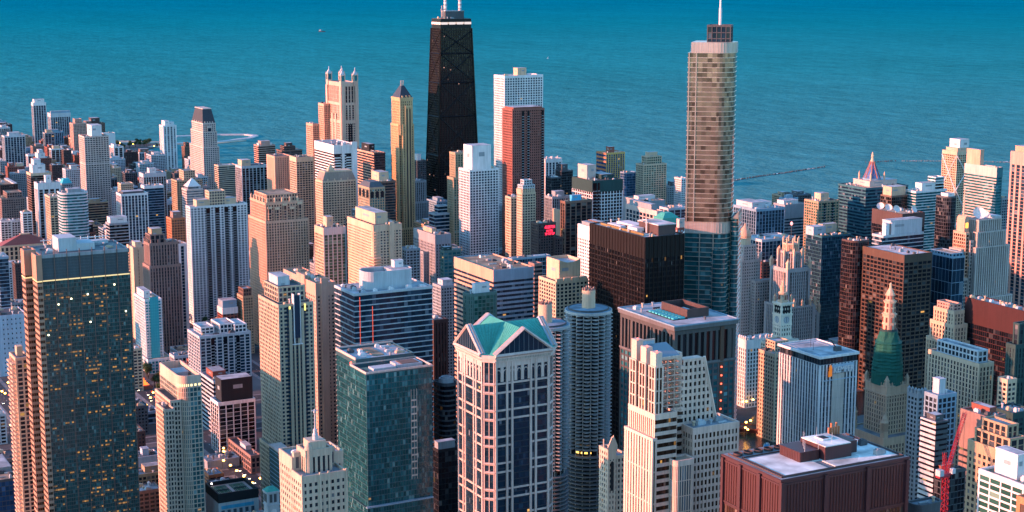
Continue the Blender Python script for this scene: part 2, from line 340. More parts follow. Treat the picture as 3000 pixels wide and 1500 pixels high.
def B(label, x, y, w, d, h, st, wall, glass, **k):
    _ser[0] += 1; seed = _ser[0]; dist = math.hypot(x, y)
    res = st in ('grid', 'punch')
    nm = k.get('nm') or (('apartment_tower' if res else 'office_tower') if h > 60 else ('apartment_building' if res else 'office_building'))
    bd = Bd(nm, label, 'skyscraper' if h > 140 else 'tower' if h > 60 else 'building', x, y)
    rt = bd.root; cells = []
    lit = k.get('lit', .004); roof = k.get('roofc') or random.Random(seed).choice(('grey', 'lgrey', 'lgrey', 'dgrey', 'tan', 'cream'))
    fx = lambda f: f*w if not f in (0, 1) else (0.6 if f == 0 else w-.6)
    fy = lambda f: f*d if not f in (0, 1) else (0.6 if f == 0 else d-.6)
    vk = {a: k[a] for a in ('bw','fh','pw','sh','pd','sd','tb','tbh','tbc','wes','ses','par','cw') if a in k}
    z0 = 0
    for (a, b, c, e, f) in k.get('step', ()):
        ox = lambda v, s: v*s - .37 if v == 0 else v*s+.37 if v == 1 else v*s
        poly = rectp(ox(a, w), ox(b, d), ox(c, w), ox(e, d))
        bd.vol(poly, 0, h*f, st, wall, glass, roof=roof, lit=lit, **{a2: v for a2, v in vk.items() if a2 not in ('tbc', 'tb', 'tbh')})
        if a <= 0 and b <= 0 and c >= 1 and e >= 1: z0 = max(z0, h*f-2)
    poly = rectp(0, 0, w, d)
    if 'rnd' in k: poly = roundp(0, 0, w, d, min(k['rnd'], w*.45, d*.45), (1, 1, 0, 0), 5)
    if 'mans' in k or 'pyr' in k: pass
    cells += bd.vol(poly, z0, h, st, wall, glass, roof=roof, lit=lit, **vk)
    zr = h - k.get('par', 1.0)
    avoid = []
    for (a, b, c, e, hh, s2, wl) in k.get('up', ()):
        x0, y0, x1, y1 = fx(a), fy(b), fx(c), fy(e)
        if x1-x0 < 1 or y1-y0 < 1: continue
        avoid.append((x0, y0, x1, y1))
        if s2: bd.vol(rectp(x0, y0, x1, y1), zr-.2, h+hh, s2, wl, glass, roof=roof, lit=lit, tb=1.2)
        else: penthouse(bd, x0, y0, x1, y1, zr-.2, h+hh, wl)
    for (a, b, c, e, f, s2, wl) in k.get('xv', ()):
        bd.vol(rectp(a*w-.3 if a == 1 else a*w, b*d, c*w, e*d), 0, h*f, s2, wl, glass, roof=roof, lit=lit)
    for f in k.get('belt', ()): bd.m('belt_course', wallm(wall)).prism(offs(poly, .6), h*f, h*f+2.4, bottom=True)
    if 'mans' in k:
        mh, ins, c = k['mans']; b = bd.m('mansard_roof', wallm(c, .6)); s_ = 1-2*ins
        b.prism(offs(poly, .1), h-.6, h+mh, scale=s_); avoid.append((0, 0, w, d))
        if mh > 8: bd.m('cornice', wallm(wall)).prism([(w/2+(px-w/2)*(s_+.02), d/2+(py-d/2)*(s_+.02)) for px, py in offs(poly, .1)], h+mh-.2, h+mh+1.2, bottom=True)
        if mh > 8 and c != 'redroof':
            dm = bd.m('dormer', wallm(wall))
            for i in range(4): dm.box(w*(.14+.2*i), -.15, h-.3, w*(.14+.2*i)+1.6, 2.5, h+2.6); dm.box(-.15, d*(.14+.2*i), h-.3, 2.5, d*(.14+.2*i)+1.6, h+2.6)
    if 'pyr' in k:
        ph, c, up = k['pyr']; bd.m('pyramid_roof', wallm(c, .35)).prism(rectp(w*.12, d*.12, w*.88, d*.88), h+up, h+up+ph, scale=.12); avoid.append((0, 0, w, d))
    if 'turret' in k:
        b = bd.m('turret', wallm(wall)); b.box(w*.2, 3, h+4, w*.38, 9, h+13); b.prism(rectp(w*.19, 2.7, w*.39, 9.3), h+13, h+21, scale=.15, bottom=True)
    if 'pin' in k:
        me = unitmesh('pinnacle', pinmesh, wallm('cream' if wall in ('cream', 'tan', 'salmon') else wall)); n = k['pin']
        ph = max(4, h*.035)
        for i in range(n):
            f = (i+.5)/n
            if i % 2 == 0: put('pinnacle', me, rt, (w*f, .2, h-.3), 0, (1.8, 1.8, ph))
            else: put('pinnacle', me, rt, (.2, d*f, h-.3), 0, (1.8, 1.8, ph))
    if 'bays' in k:
        n = k['bays']; b = bd.m('bay_window', glassm(glass, lit)); fr = bd.m('facade', wallm(wall))
        for i in range(n):
            cx = w*(i+.5)/n; r = w/n*.30
            pts = [(cx-r, .2), (cx-r*.6, -1.6), (cx+r*.6, -1.6), (cx+r, .2)]
            hb = h-rg2(seed+i, 4, 9)
            for a in range(3):
                p, q = pts[a], pts[a+1]; nf = int(h/3.0); b.face([(*p, 6), (*q, 6), (*q, hb), (*p, hb)], [(90+3*i+a, 0), (91+3*i+a, 0), (91+3*i+a, nf), (90+3*i+a, nf)])
            for a in range(1, int((hb-6)/3.0)):
                zz = 6+3.0*a; fr.prism(offs(pts[::1]+[], .12), zz, zz+.9, bottom=True)
            for p in pts: fr.box(p[0]-.3, p[1]-.35, 6, p[0]+.3, p[1]+.3, hb+.8)
            bd.m('arch', wallm('cream')).box(cx-r, -1.7, hb, cx+r, .3, hb+2.5)
    for part, key in (('S', 'slots'), ('W', 'slotsw')):
        v = k.get(key)
        if not v: continue
        gb = bd.m('balcony_stack', glassm('black' if part == 'S' else 'black', .02)); sl = bd.m('balcony', wallm(wall if st != 'grid' else 'grey'))
        if part == 'S' and st != 'punch':
            for f in v:
                hw = w*.035; cx = min(max(f*w, hw+.5), w-hw-.5); nf = int((h-8)/k.get('fh', 3.3))
                gb.box(cx-hw, -.55, 0, cx+hw, .2, h-3)
                for a in range(nf): sl.box(cx-hw-.05, -.95, 2+a*k.get('fh', 3.3), cx+hw+.05, -.5, 2.8+a*k.get('fh', 3.3))
        if part == 'W':
            for a in range(0, len(v), 2):
                f0, f1 = v[a], v[a+1]; gb.box(w*f0+.4, -.6, 0, w*f1-.4, .2, h-14)
                nf = int((h-16)/3.6)
                for q in range(nf): sl.box(w*f0+.3, -1.5, 2+q*3.6, w*f1-.3, -.55, 3.4+q*3.6)
    for (f, ww) in k.get('xp', ()): bd.vi += 1; bd.m('pier', wallm('white')).box(w*f, -2.6, 0, w*(f+ww), .4, h+3)
    if 'arch' in k:
        am = bd.m('arched_window', glassm('dark', 0))
        for i in range(3):
            for fc in (0, 1):
                c = (i+.5)/3; r = (w if fc == 0 else d)*.11
                pts = [(-r, 0), (r, 0), (r, 6)]+[(r*math.cos(a*math.pi/8), 6+r*math.sin(a*math.pi/8)) for a in range(1, 8)]+[(-r, 6)]
                if fc == 0: am.face([(w*c+px, -.42, h-13+pz) for px, pz in pts])
                else: am.face([(-.42, d*c-px, h-13+pz) for px, pz in pts])
    if 'rndb' in k:
        b = bd.m('balcony', wallm('peach')); g = bd.m('window', glassm('dark'), 'stuff')
        for i in range(int(h/3)-3):
            z = 4+i*3; r = 5.0 + (4.6 if i < h/3*.55 else 2.6 if i < h/3*.75 else 0)
            pts = [(r*math.cos(R(a)), r*math.sin(R(a))) for a in range(150, 301, 15)]
            b.prism([(p[0]+3.5, p[1]+3.5) for p in pts]+[(6, 6)], z, z+1.25, bottom=True)
        b.box(w*.55, -1.6, 0, w*.72, 1, h+2)
    if 'tslot' in k:
        g = bd.m('glass_slot', glassm('navy', .004)); g.box(w*.36, -1.6, h*.74, w*.64, .3, h-9); q = bd.m('pier', wallm(wall)); q.box(w*.30, -1.9, 0, w*.36, .3, h-6); q.box(w*.64, -1.9, 0, w*.70, .3, h-6); q.box(w*.30, -2.0, h-9, w*.70, .3, h-5)
    if 'xbr' in k:
        b = bd.m('cross_brace', wallm('white')); hz = [h-6, h*.72, h*.44, h*.16]
        for a in range(3):
            for p, q in (((-.7, 0), (-.7, d)), ((0, -.7), (w, -.7))):
                b.beam((*p, hz[a]), (*q, hz[a+1]), .55); b.beam((*q, hz[a]), (*p, hz[a+1]), .55)
    if 'dishes' in k:
        me = unitmesh('satellite_dish', dishmesh, wallm('white'))
        for i in range(k['dishes']): put('satellite_dish', me, rt, (w*.15 if i < 3 else w*.6, d*(.85-.26*i) if i < 3 else d*.1, zr), .3*i, (2.1, 2.1, 2.1))
        avoid.append((0, 0, w*.5, d))
    if 'garden' in k:
        rg = random.Random(seed); pl = bd.m('roof_planting', wallm((.05, .075, .02)))
        for i in range(130):
            a, c = rg.uniform(1, w-1), rg.uniform(1, d-1)
            if rg.random() < .7: a = w-rg.uniform(1, 7) if rg.random() < .5 else a; c = rg.uniform(1, 6) if rg.random() < .5 else c
            r = rg.uniform(.4, 1.1); pl.prism([(a+r*math.cos(q), c+r*math.sin(q)) for q in (0, 1.2, 2.5, 3.8, 5)], zr-.1, zr+r*1.2, scale=.5)
    if 'spire' in k:
        cx, cy = w*.46, d*.5; zz = h+6
        s0 = bd.m('spire', wallm('blueg')); s0.lathe(cx, cy, [(11, zz), (11, zz+2)], 8); 
        pr = [(10, zz+2), (7.2, zz+9), (4.4, zz+16), (2.4, zz+22)]
        bd.m('spire_glass', wallm((.05, .13, .30), .3)).lathe(cx, cy, pr, 8)
        rb = bd.m('spire_rib', wallm((.36, .14, .10)))
        for i in range(8):
            a = 2*math.pi*i/8
            for j in range(3):
                r0, z_0 = pr[j]; r1, z_1 = pr[j+1]; rb.beam((cx+r0*math.cos(a), cy+r0*math.sin(a), z_0), (cx+r1*math.cos(a), cy+r1*math.sin(a), z_1), .55)
                a2 = a+math.pi/4; rb.beam((cx+r0*math.cos(a), cy+r0*math.sin(a), z_0), (cx+r1*math.cos(a2), cy+r1*math.sin(a2), z_1), .22)
        bd.m('finial', wallm('peach')).lathe(cx, cy, [(2.5, zz+22), (2.0, zz+24), (1.1, zz+27), (1.7, zz+29), (.8, zz+32), (.1, zz+34)], 10)
        me = unitmesh('pinnacle', pinmesh, wallm('peach'))
        for i in range(4): a = math.pi/4+math.pi/2*i; put('pinnacle', me, rt, (cx+15*math.cos(a), cy+15*math.sin(a), zz-.5), 0, (1.6, 1.6, 11))
    if 'sign' in k:
        text(bd, rt, 'ALLERTON', w*.36, h-6.5, 3.4, emitm('red_neon', (1, .02, .06), .9), w*.58); text(bd, rt, 'HOTEL', w*.46, h-10.4, 2.2, emitm('red_neon', (1, .02, .06), .9), w*.36)
        text(bd, rt, 'TIP TOP TAP', w*.37, h-14.2, 2.6, emitm('red_neon', (1, .02, .06), .9), w*.55)
    if 'redl' in k:
        b = bd.m('light_strip', emitm('red_light_strip', (1, .12, .06), .25)); b.box(w*.06, -.72, 10, w*.06+.45, -.6, h-3); b.box(w*.22, -.72, 10, w*.22+.45, -.6, h-11)
    if 'rpent' in k:
        a, b0, c, e, hh, wl = k['rpent']; x0, y0, x1, y1 = w*a, d*b0, w*c, d*e; avoid.append((x0, y0, x1, y1))
        pp = roundp(x0, y0, x1, y1, 8, (1, 1, 1, 1), 6); bq = bd.m('penthouse', wallm(wl)); ip = offs(pp, -.8)
        n = len(pp)
        for i in range(n):
            j = (i+1) % n; bq.face([(*pp[i], zr), (*pp[j], zr), (*pp[j], h+hh), (*pp[i], h+hh)]); bq.face([(*ip[j], zr), (*ip[i], zr), (*ip[i], h+hh), (*ip[j], h+hh)]); bq.face([(*pp[i], h+hh), (*pp[j], h+hh), (*ip[j], h+hh), (*ip[i], h+hh)])
        bd.m('roof', roofm('dgrey')).prism(offs(pp, -1), h+hh-5, h+hh-4)
        penthouse(bd, x0+w*.36, y0+2, x1-3, y1-2, h+hh-5, h+hh-.5, 'lgrey'); penthouse(bd, x1-w*.18, y1-8, x1-4, y1-2.5, h+hh-2, h+hh+5, 'white')
        for i in range(14): bq.box(x0+3+i*.9, y1-2.2, h+hh-4, x0+3.3+i*.9, y1-1.6, h+hh+1.2)
    if 'oval' in k:
        for r, hh in ((w*.42, 3), (w*.30, 4.2)):
            b = bd.m('roof_ring', wallm('lgrey')); pp = [(w*.48+r*math.cos(i*math.pi/16), d*.45+r*.85*math.sin(i*math.pi/16)) for i in range(32)]; ip = offs(pp, -1.2)
            for i in range(32): j = (i+1) % 32; b.face([(*pp[i], zr), (*pp[j], zr), (*pp[j], h+hh), (*pp[i], h+hh)]); b.face([(*ip[j], zr), (*ip[i], zr), (*ip[i], h+hh), (*ip[j], h+hh)]); b.face([(*pp[i], h+hh), (*pp[j], h+hh), (*ip[j], h+hh), (*ip[i], h+hh)])
        avoid.append((0, 0, w, d))
    if 'mast' in k:
        bd.m('mast', wallm('pinkw')).lathe(w*.55, d*.35, [(.6, zr), (.45, h+k['mast']*.6), (.15, h+k['mast'])], 8); m2 = bd.m('parapet', wallm(wall)); m2.box(w*.25, -1.2, 0, w*.62, .3, h+4.0); m2.box(-1.2, d*.3, 0, .3, d*.55, h+3)
    if 'strp' in k:
        b = bd.m('fin', wallm('white')); g = bd.m('glass_strip', glassm('navy', .003)); t = bd.m('pier', wallm('tan2'))
        for i_, (f0, f1, c_) in enumerate(((.22, .28, 'd'), (.28, .36, 't'), (.36, .41, 'd'), (.41, .46, 't'), (.46, .53, 'd'), (.53, .58, 't'), (.58, .63, 'd'), (.63, .71, 't'), (.71, .77, 'd'))):
            if c_ == 'd': g.box(w*f0, -.55, 62, w*f1, .1, h-2)
            else: t.box(w*f0, -1.25, 62, w*f1, .3, h-(26 if .4 < f0 < .6 else 4))
        sl = bd.m('spandrel', wallm((.10, .085, .07)))
        for q in range(int((h-66)/3.0)): sl.box(w*.22, -.68, 63+q*3, w*.77, -.4, 64+q*3)
        g.box(w*.43, -1.6, h-26, w*.59, 2, h+6); b.box(w*.41, -1.9, h-30, w*.43, 2, h+7); b.box(w*.59, -1.9, h-30, w*.61, 2, h+7); b.box(w*.36, -1.5, h-31, w*.66, -.9, h-30.2)
        lw = bd.m('lit_window', emitm('yellow_lit_window', (1, .8, .2), .4)); lw.box(w*.29, -1.1, h-7, w*.33, .2, h-2); lw.box(w*.73, -1.1, h-6, w*.77, .2, h-1)
    if 'pod' in k:
        bd.vol(rectp(-2.5, -3, w+2, d-1), 0, 62, 'grid', 'tan2', 'dark', roof='grey', bw=3, fh=3.4, pw=.7, sh=1.0)
        gl = bd.m('terrace_lamp', emitm('warm_terrace_lamp', (1, .6, .25), 2))
        for i in range(8): gl.box(2+i*3, -2.6, 62.1, 2.4+i*3, -2.2, 63.4)
    if 'gab' in k:
        b = bd.m('parapet', wallm(wall)); x0, y0, x1, y1, zt = w*.18, d*.15, w*.85, d*.9, h+14
        b.face([(x0, y0-.1, zt-2), ((x0+x1)/2, y0-.1, zt-4), (x1, y0-.1, zt-2), (x1, y0-.1, zt+2.5), ((x0+x1)/2, y0-.1, zt-1), (x0, y0-.1, zt+2.5)])
        b.box(x0, y0, zt, x0+1, y1, zt+2.4); b.box(x1-1, y0, zt, x1, y1, zt+2.4); b.box(x0+1, y1-1, zt, x1-1, y1, zt+2.4)
        for f in (.0, .25, .5, .75): b.box(w*f+.2, -.9, h-1, w*f+w*.2, 1.5, h+2.2)
    if 'strc' in k:
        g = bd.m('glass_bay', glassm('cyan', .01)); g.box(w*.28, -1.4, 0, w*.80, .3, h+2); b = bd.m('balcony', wallm('white')); mu = bd.m('mullion', wallm('aqua'))
        for i in range(int(h/3)): b.box(w*.80, -1.5, 3*i, w*1.02, .3, 3*i+.8); b.box(w*.06, -1.5, 3*i, w*.26, .3, 3*i+.8); mu.box(w*.28, -1.5, 3*i, w*.80, -1.35, 3*i+.35)
        for i in range(5): mu.box(w*(.28+.128*i), -1.55, 0, w*(.28+.128*i)+.2, -1.3, h+2)
    parts = bd.done()
    if k.get('topr'): pass
    n = 16 if dist < 1500 else 8 if dist < 2300 else 3
    if 'mans' not in k: clutter(rt, 0, 0, w, d, zr, seed, n, avoid)
    if dist < 1620 and st != 'blank' and not k.get('nopane'): panes(rt, cells, glass, lit*1.5, 100, seed)
    return bd
def rg2(seed, a, b): return random.Random(seed).uniform(a, b)
def text(bd, rt, s, x, z, size, mat, width, y=-.5, name='sign_lettering'):
    cu = bd_curve(s, size); o = cu; me = o
    ob = bpy.data.objects.new(name, me); COL.objects.link(ob); ob.parent = rt; me.materials.append(mat)
    xs = [v.co.x for v in me.vertices]; sw = max(xs)-min(xs)
    ob.rotation_euler = (math.pi/2, 0, 0); ob.location = (x, y, z); ob.scale = (width/sw if width else 1, 1, 1)
    return ob
def bd_curve(s, size):
    c = bpy.data.curves.new('lettering', 'FONT'); c.body = s; c.size = size*1.4; c.extrude = .15; c.offset = size*.03; c.resolution_u = 2
    o = bpy.data.objects.new('lettering', c); COL.objects.link(o); dg = bpy.context.evaluated_depsgraph_get(); me = bpy.data.meshes.new_from_object(o.evaluated_get(dg)); bpy.data.objects.remove(o); me.name = 'sign_lettering'
    return me
# ------------------------------------------------------------------ ground, water, streets
def groundm():
    m, nt, p, N, K = nodes('asphalt_and_paving')
    g = N('ShaderNodeNewGeometry'); n1 = N('ShaderNodeTexNoise'); n1.inputs['Scale'].default_value = .012; n1.inputs['Detail'].default_value = 9; K(g.outputs['Position'], n1.inputs['Vector'])
    rp = N('ShaderNodeValToRGB'); e = rp.color_ramp.elements; e[0].position = .38; e[0].color = (.045, .045, .05, 1); e[1].position = .62; e[1].color = (.13, .125, .125, 1); K(n1.outputs[0], rp.inputs[0])
    v = N('ShaderNodeTexVoronoi'); v.inputs['Scale'].default_value = .03; K(g.outputs['Position'], v.inputs['Vector']); mx = N('ShaderNodeMix'); mx.data_type = 'RGBA'; mx.blend_type = 'MULTIPLY'; mx.inputs[0].default_value = .5
    vb = N('ShaderNodeRGBToBW'); K(v.outputs['Color'], vb.inputs[0]); K(rp.outputs[0], mx.inputs[6]); K(vb.outputs[0], mx.inputs[7]); K(mx.outputs[2], p.inputs['Base Color']); p.inputs['Roughness'].default_value = .9
    return m
def lakem():
    m, nt, p, N, K = nodes('lake_water')
    g = N('ShaderNodeNewGeometry'); sp = N('ShaderNodeSeparateXYZ'); K(g.outputs['Position'], sp.inputs[0])
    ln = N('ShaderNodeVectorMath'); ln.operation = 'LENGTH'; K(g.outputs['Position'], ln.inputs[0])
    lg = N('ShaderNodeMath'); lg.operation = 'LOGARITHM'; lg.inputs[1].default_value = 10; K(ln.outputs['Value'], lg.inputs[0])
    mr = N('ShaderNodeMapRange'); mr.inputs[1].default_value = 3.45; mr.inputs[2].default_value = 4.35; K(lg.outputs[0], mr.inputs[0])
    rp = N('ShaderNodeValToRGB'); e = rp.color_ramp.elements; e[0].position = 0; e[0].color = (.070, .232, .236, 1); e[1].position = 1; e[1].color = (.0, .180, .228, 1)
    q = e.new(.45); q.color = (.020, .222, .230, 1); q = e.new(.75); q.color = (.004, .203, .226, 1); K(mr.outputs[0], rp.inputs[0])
    n1 = N('ShaderNodeTexNoise'); mp = N('ShaderNodeMapping'); mp.inputs['Rotation'].default_value = (0, 0, R(28.2)); mp.inputs['Scale'].default_value = (1, .3, 1); K(g.outputs['Position'], mp.inputs['Vector'])
    n1.inputs['Scale'].default_value = .0012; n1.inputs['Detail'].default_value = 5; K(mp.outputs[0], n1.inputs['Vector'])
    n2 = N('ShaderNodeTexNoise'); n2.inputs['Scale'].default_value = .012; n2.inputs['Detail'].default_value = 11; n2.inputs['Roughness'].default_value = .82; K(mp.outputs[0], n2.inputs['Vector'])
    ad = N('ShaderNodeMath'); ad.operation = 'MULTIPLY_ADD'; ad.inputs[1].default_value = .25; K(n1.outputs[0], ad.inputs[0]); K(n2.outputs[0], ad.inputs[2])
    n4 = N('ShaderNodeTexNoise'); n4.inputs['Scale'].default_value = .05; n4.inputs['Detail'].default_value = 5; n4.inputs['Roughness'].default_value = .7; K(mp.outputs[0], n4.inputs['Vector'])
    a2 = N('ShaderNodeMath'); a2.operation = 'MULTIPLY_ADD'; a2.inputs[1].default_value = .7; K(n4.outputs[0], a2.inputs[0]); K(ad.outputs[0], a2.inputs[2]); ad = a2
    r2 = N('ShaderNodeMapRange'); r2.inputs[1].default_value = .74; r2.inputs[2].default_value = 1.21; r2.inputs[3].default_value = .64; r2.inputs[4].default_value = 1.36; K(ad.outputs[0], r2.inputs[0])
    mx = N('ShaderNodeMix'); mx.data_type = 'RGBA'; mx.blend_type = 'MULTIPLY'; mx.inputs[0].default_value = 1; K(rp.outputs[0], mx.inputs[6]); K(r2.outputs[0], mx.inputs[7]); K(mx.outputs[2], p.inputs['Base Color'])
    n3 = N('ShaderNodeTexNoise'); n3.inputs['Scale'].default_value = .035; n3.inputs['Detail'].default_value = 6; n3.inputs['Roughness'].default_value = .65; K(g.outputs['Position'], n3.inputs['Vector'])
    bp = N('ShaderNodeBump'); bp.inputs['Strength'].default_value = 1.0; bp.inputs['Distance'].default_value = 5.0; K(n3.outputs[0], bp.inputs['Height']); K(bp.outputs[0], p.inputs['Normal'])
    p.inputs['Roughness'].default_value = .35; p.inputs['Specular IOR Level'].default_value = 0
    return m
def riverm():
    m, nt, p, N, K = nodes('river_water'); p.inputs['Base Color'].default_value = (.006, .032, .03, 1); p.inputs['Roughness'].default_value = .25; p.inputs['Specular IOR Level'].default_value = .25
    g = N('ShaderNodeNewGeometry'); n3 = N('ShaderNodeTexNoise'); n3.inputs['Scale'].default_value = .25; n3.inputs['Detail'].default_value = 5; K(g.outputs['Position'], n3.inputs['Vector'])
    bp = N('ShaderNodeBump'); bp.inputs['Strength'].default_value = .5; bp.inputs['Distance'].default_value = .4; K(n3.outputs[0], bp.inputs['Height']); K(bp.outputs[0], p.inputs['Normal']); return m
def flat(name, pts, z, mat): mb = MB(); mb.face([(x, y, z) for x, y in pts]); return struct(mb.build(name, mat))
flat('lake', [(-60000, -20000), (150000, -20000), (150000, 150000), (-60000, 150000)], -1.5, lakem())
SHORE = [(2100, -600), (2100, 900), (1960, 1100), (2021, 1450), (1897, 1950), (1566, 2286), (1400, 2450), (1150, 2670), (1060, 2800), (1010, 3000), (985, 3230), (950, 3330), (945, 3400), (965, 3560), (1000, 3720),
 (1060, 3790), (1110, 3850), (1100, 3890), (1020, 3960), (900, 4130), (795, 4304), (490, 5117), (250, 6500), (0, 9000)]
def strip_mesh():
    mb = MB(); far = [(-3000, y) for x, y in SHORE]
    for i in range(len(SHORE)-1): mb.face([(*far[i], 0), (*SHORE[i], 0), (*SHORE[i+1], 0), (*far[i+1], 0)]); a, b = SHORE[i], SHORE[i+1]; mb.face([(*a, -2), (*b, -2), (*b, 0), (*a, 0)])
    return mb
struct(strip_mesh().build('ground', groundm()))
def ribbon(name, pts, w, z0, z1, mat, st=True):
    mb = MB()
    for (a, b) in zip(pts[:-1], pts[1:]):
        d = Vector((b[0]-a[0], b[1]-a[1])).normalized(); n = Vector((-d.y, d.x))*w/2
        q = [(a[0]+n.x, a[1]+n.y), (a[0]-n.x, a[1]-n.y), (b[0]-n.x, b[1]-n.y), (b[0]+n.x, b[1]+n.y)]
        mb.prism(q, z0, z1)
    o = mb.build(name, mat); return struct(o) if st else o
sand = wallm((.42, .34, .26), .9); conc = wallm('lgrey', .85); rock = wallm((.06, .075, .085), .9)
ribbon('beach', [(1010, 3015), (985, 3235), (950, 3335), (945, 3402), (965, 3562), (1000, 3722)], 40, -1.8, .12, sand)
ribbon('beach', [(1062, 3792), (1112, 3852), (1102, 3892), (1022, 3962), (902, 4132)], 46, -1.8, .14, sand)
ribbon('pier', [(1100, 3868), (1219, 3830), (1330, 3890), (1366, 3942), (1352, 3985), (1290, 4012), (1180, 4020)], 13, -2, 1.6, conc)
ribbon('beach', [(1120, 3858), (1215, 3822), (1300, 3852)], 30, -1.8, .4, sand)
rg = random.Random(11)
def breakwater(pts, w, nm='breakwater', mat=None):
    mb = MB()
    for (a, b) in zip(pts[:-1], pts[1:]):
        L = math.hypot(b[0]-a[0], b[1]-a[1]); n = int(L/2.2)
        for i in range(n):
            t = i/n; r = rg.uniform(.8, 1.6); x = a[0]+(b[0]-a[0])*t+rg.uniform(-w/3, w/3); y = a[1]+(b[1]-a[1])*t+rg.uniform(-w/3, w/3); mb.prism([(x+r*math.cos(q), y+r*math.sin(q)) for q in (0, 1.3, 2.4, 3.9, 5.1)], -2.5, rg.uniform(.2, 1.4), scale=.55)
    return struct(mb.build(nm, mat or rock))
breakwater([(1860, 2600), (1914, 2625), (1990, 2652), (2100, 2682), (2233, 2725)], 6); breakwater([(2366, 2747), (2440, 2735)], 9); breakwater([(2450, 2728), (2560, 2665), (2680, 2565), (2760, 2500)], 3, mat=wallm((.14, .18, .20), .9))
foam = wallm((.75, .78, .80), .9); mb = MB()
for (x, y, l) in ((1935, 2640, 26), (2060, 2678, 30), (2170, 2712, 30), (2470, 2722, 20), (2590, 2655, 26), (2640, 2610, 18), (1180, 4024, 40), (1300, 4014, 30)):
    for k in range(5): mb.prism([(x+k*l/5+rg.uniform(2, 5)*math.cos(q), y+k*1.5+rg.uniform(1, 4)*math.sin(q)) for q in (0, 1, 2, 3, 4, 5)], -1.6, -1.3)
struct(mb.build('foam', foam))
# river and its bridge
RIV = [(120, 988), (420, 988), (640, 980), (740, 1010), (830, 1098), (930, 1170), (1100, 1175), (1600, 1150), (2050, 1150)]
def river():
    mb = MB(); L = []; Rr = []
    for i, p in enumerate(RIV):
        a = RIV[max(0, i-1)]; b = RIV[min(len(RIV)-1, i+1)]; d = Vector((b[0]-a[0], b[1]-a[1])).normalized(); n = Vector((-d.y, d.x))*34
        L.append((p[0]+n.x, p[1]+n.y)); Rr.append((p[0]-n.x, p[1]-n.y))
    for i in range(len(RIV)-1): mb.face([(*Rr[i], .06), (*Rr[i+1], .06), (*L[i+1], .06), (*L[i], .06)])
    struct(mb.build('river', riverm()))
river()
quay = ribbon('riverside_walk', [(700, 1040), (770, 1098), (840, 1158)], 10, 0, 2.2, wallm('grey')); ribbon('riverside_walk', [(770, 990), (856, 1072), (905, 1110)], 9, 0, 2.4, wallm('grey'))
roadm = wallm((.05, .05, .055), .85); pave = wallm((.20, .19, .19), .9); line = wallm((.55, .55, .52), .8)
ROADS = [((412, 1010), (412, 2600), 16), ((283, 1020), (283, 2500), 16), ((540, 1180), (540, 2500), 14), ((664, 1120), (664, 2500), 14), ((860, 1190), (860, 2100), 18), ((1205, 1180), (1205, 1900), 16),
 ((200, 1250), (900, 1250), 15), ((200, 1375), (1100, 1375), 15), ((200, 1470), (1200, 1470), 15), ((200, 1690), (1400, 1690), 16), ((200, 1790), (1500, 1790), 15), ((200, 1900), (1500, 1900), 15), ((300, 2280), (1400, 2280), 16), ((300, 2460), (1200, 2460), 14)]
for i, (a, b, w) in enumerate(ROADS):
    z = .20+.02*i; ribbon('pavement', [a, b], w+8, -.1, .1+.004*i, pave); ribbon('road', [a, b], w, -.1, z, roadm)
    mb = MB(); L = math.hypot(b[0]-a[0], b[1]-a[1]); ux, uy = (b[0]-a[0])/L, (b[1]-a[1])/L
    for k in range(int(L/12)):
        x, y = a[0]+ux*(k*12), a[1]+uy*(k*12); mb.face([(x-uy*.15, y+ux*.15, z+.01), (x+uy*.15, y-ux*.15, z+.01), (x+ux*4+uy*.15, y+uy*4-ux*.15, z+.01), (x+ux*4-uy*.15, y+uy*4+ux*.15, z+.01)][::-1] if False else [(x-uy*.15, y+ux*.15, z+.01), (x+uy*.15, y-ux*.15, z+.01), (x+ux*4+uy*.15, y+uy*4-ux*.15, z+.01), (x+ux*4-uy*.15, y+uy*4+ux*.15, z+.01)])
    struct(mb.build('lane_marking', line))
def bridge():
    t = thing('bascule_bridge', 'dark red steel bridge crossing the green river behind the clock tower forecourt', 'bridge', 868, 1128); t.rotation_euler = (0, 0, R(-48))
    d = MB(); d.box(-40, -7, 4, 40, 7, 5.2, True); d.build('deck', roadm, t)
    for y in (-7.4, 7.0):
        b = MB(); b.box(-40, y, 5, 40, y+.4, 6.2, True); b.build('railing', wallm('brick'), t)
        g = MB(); g.box(-40, y, 2.2, 40, y+.4, 5, True); g.build('girder', wallm('redsteel'), t)
    for x in (-38, 38): h = MB(); h.box(x-4, -11, 0, x+4, -7.6, 9); h.prism(rectp(x-4.5, -11.5, x+4.5, -7.2), 9, 12, scale=.2); h.build('bridge_house', wallm('cream'), t)
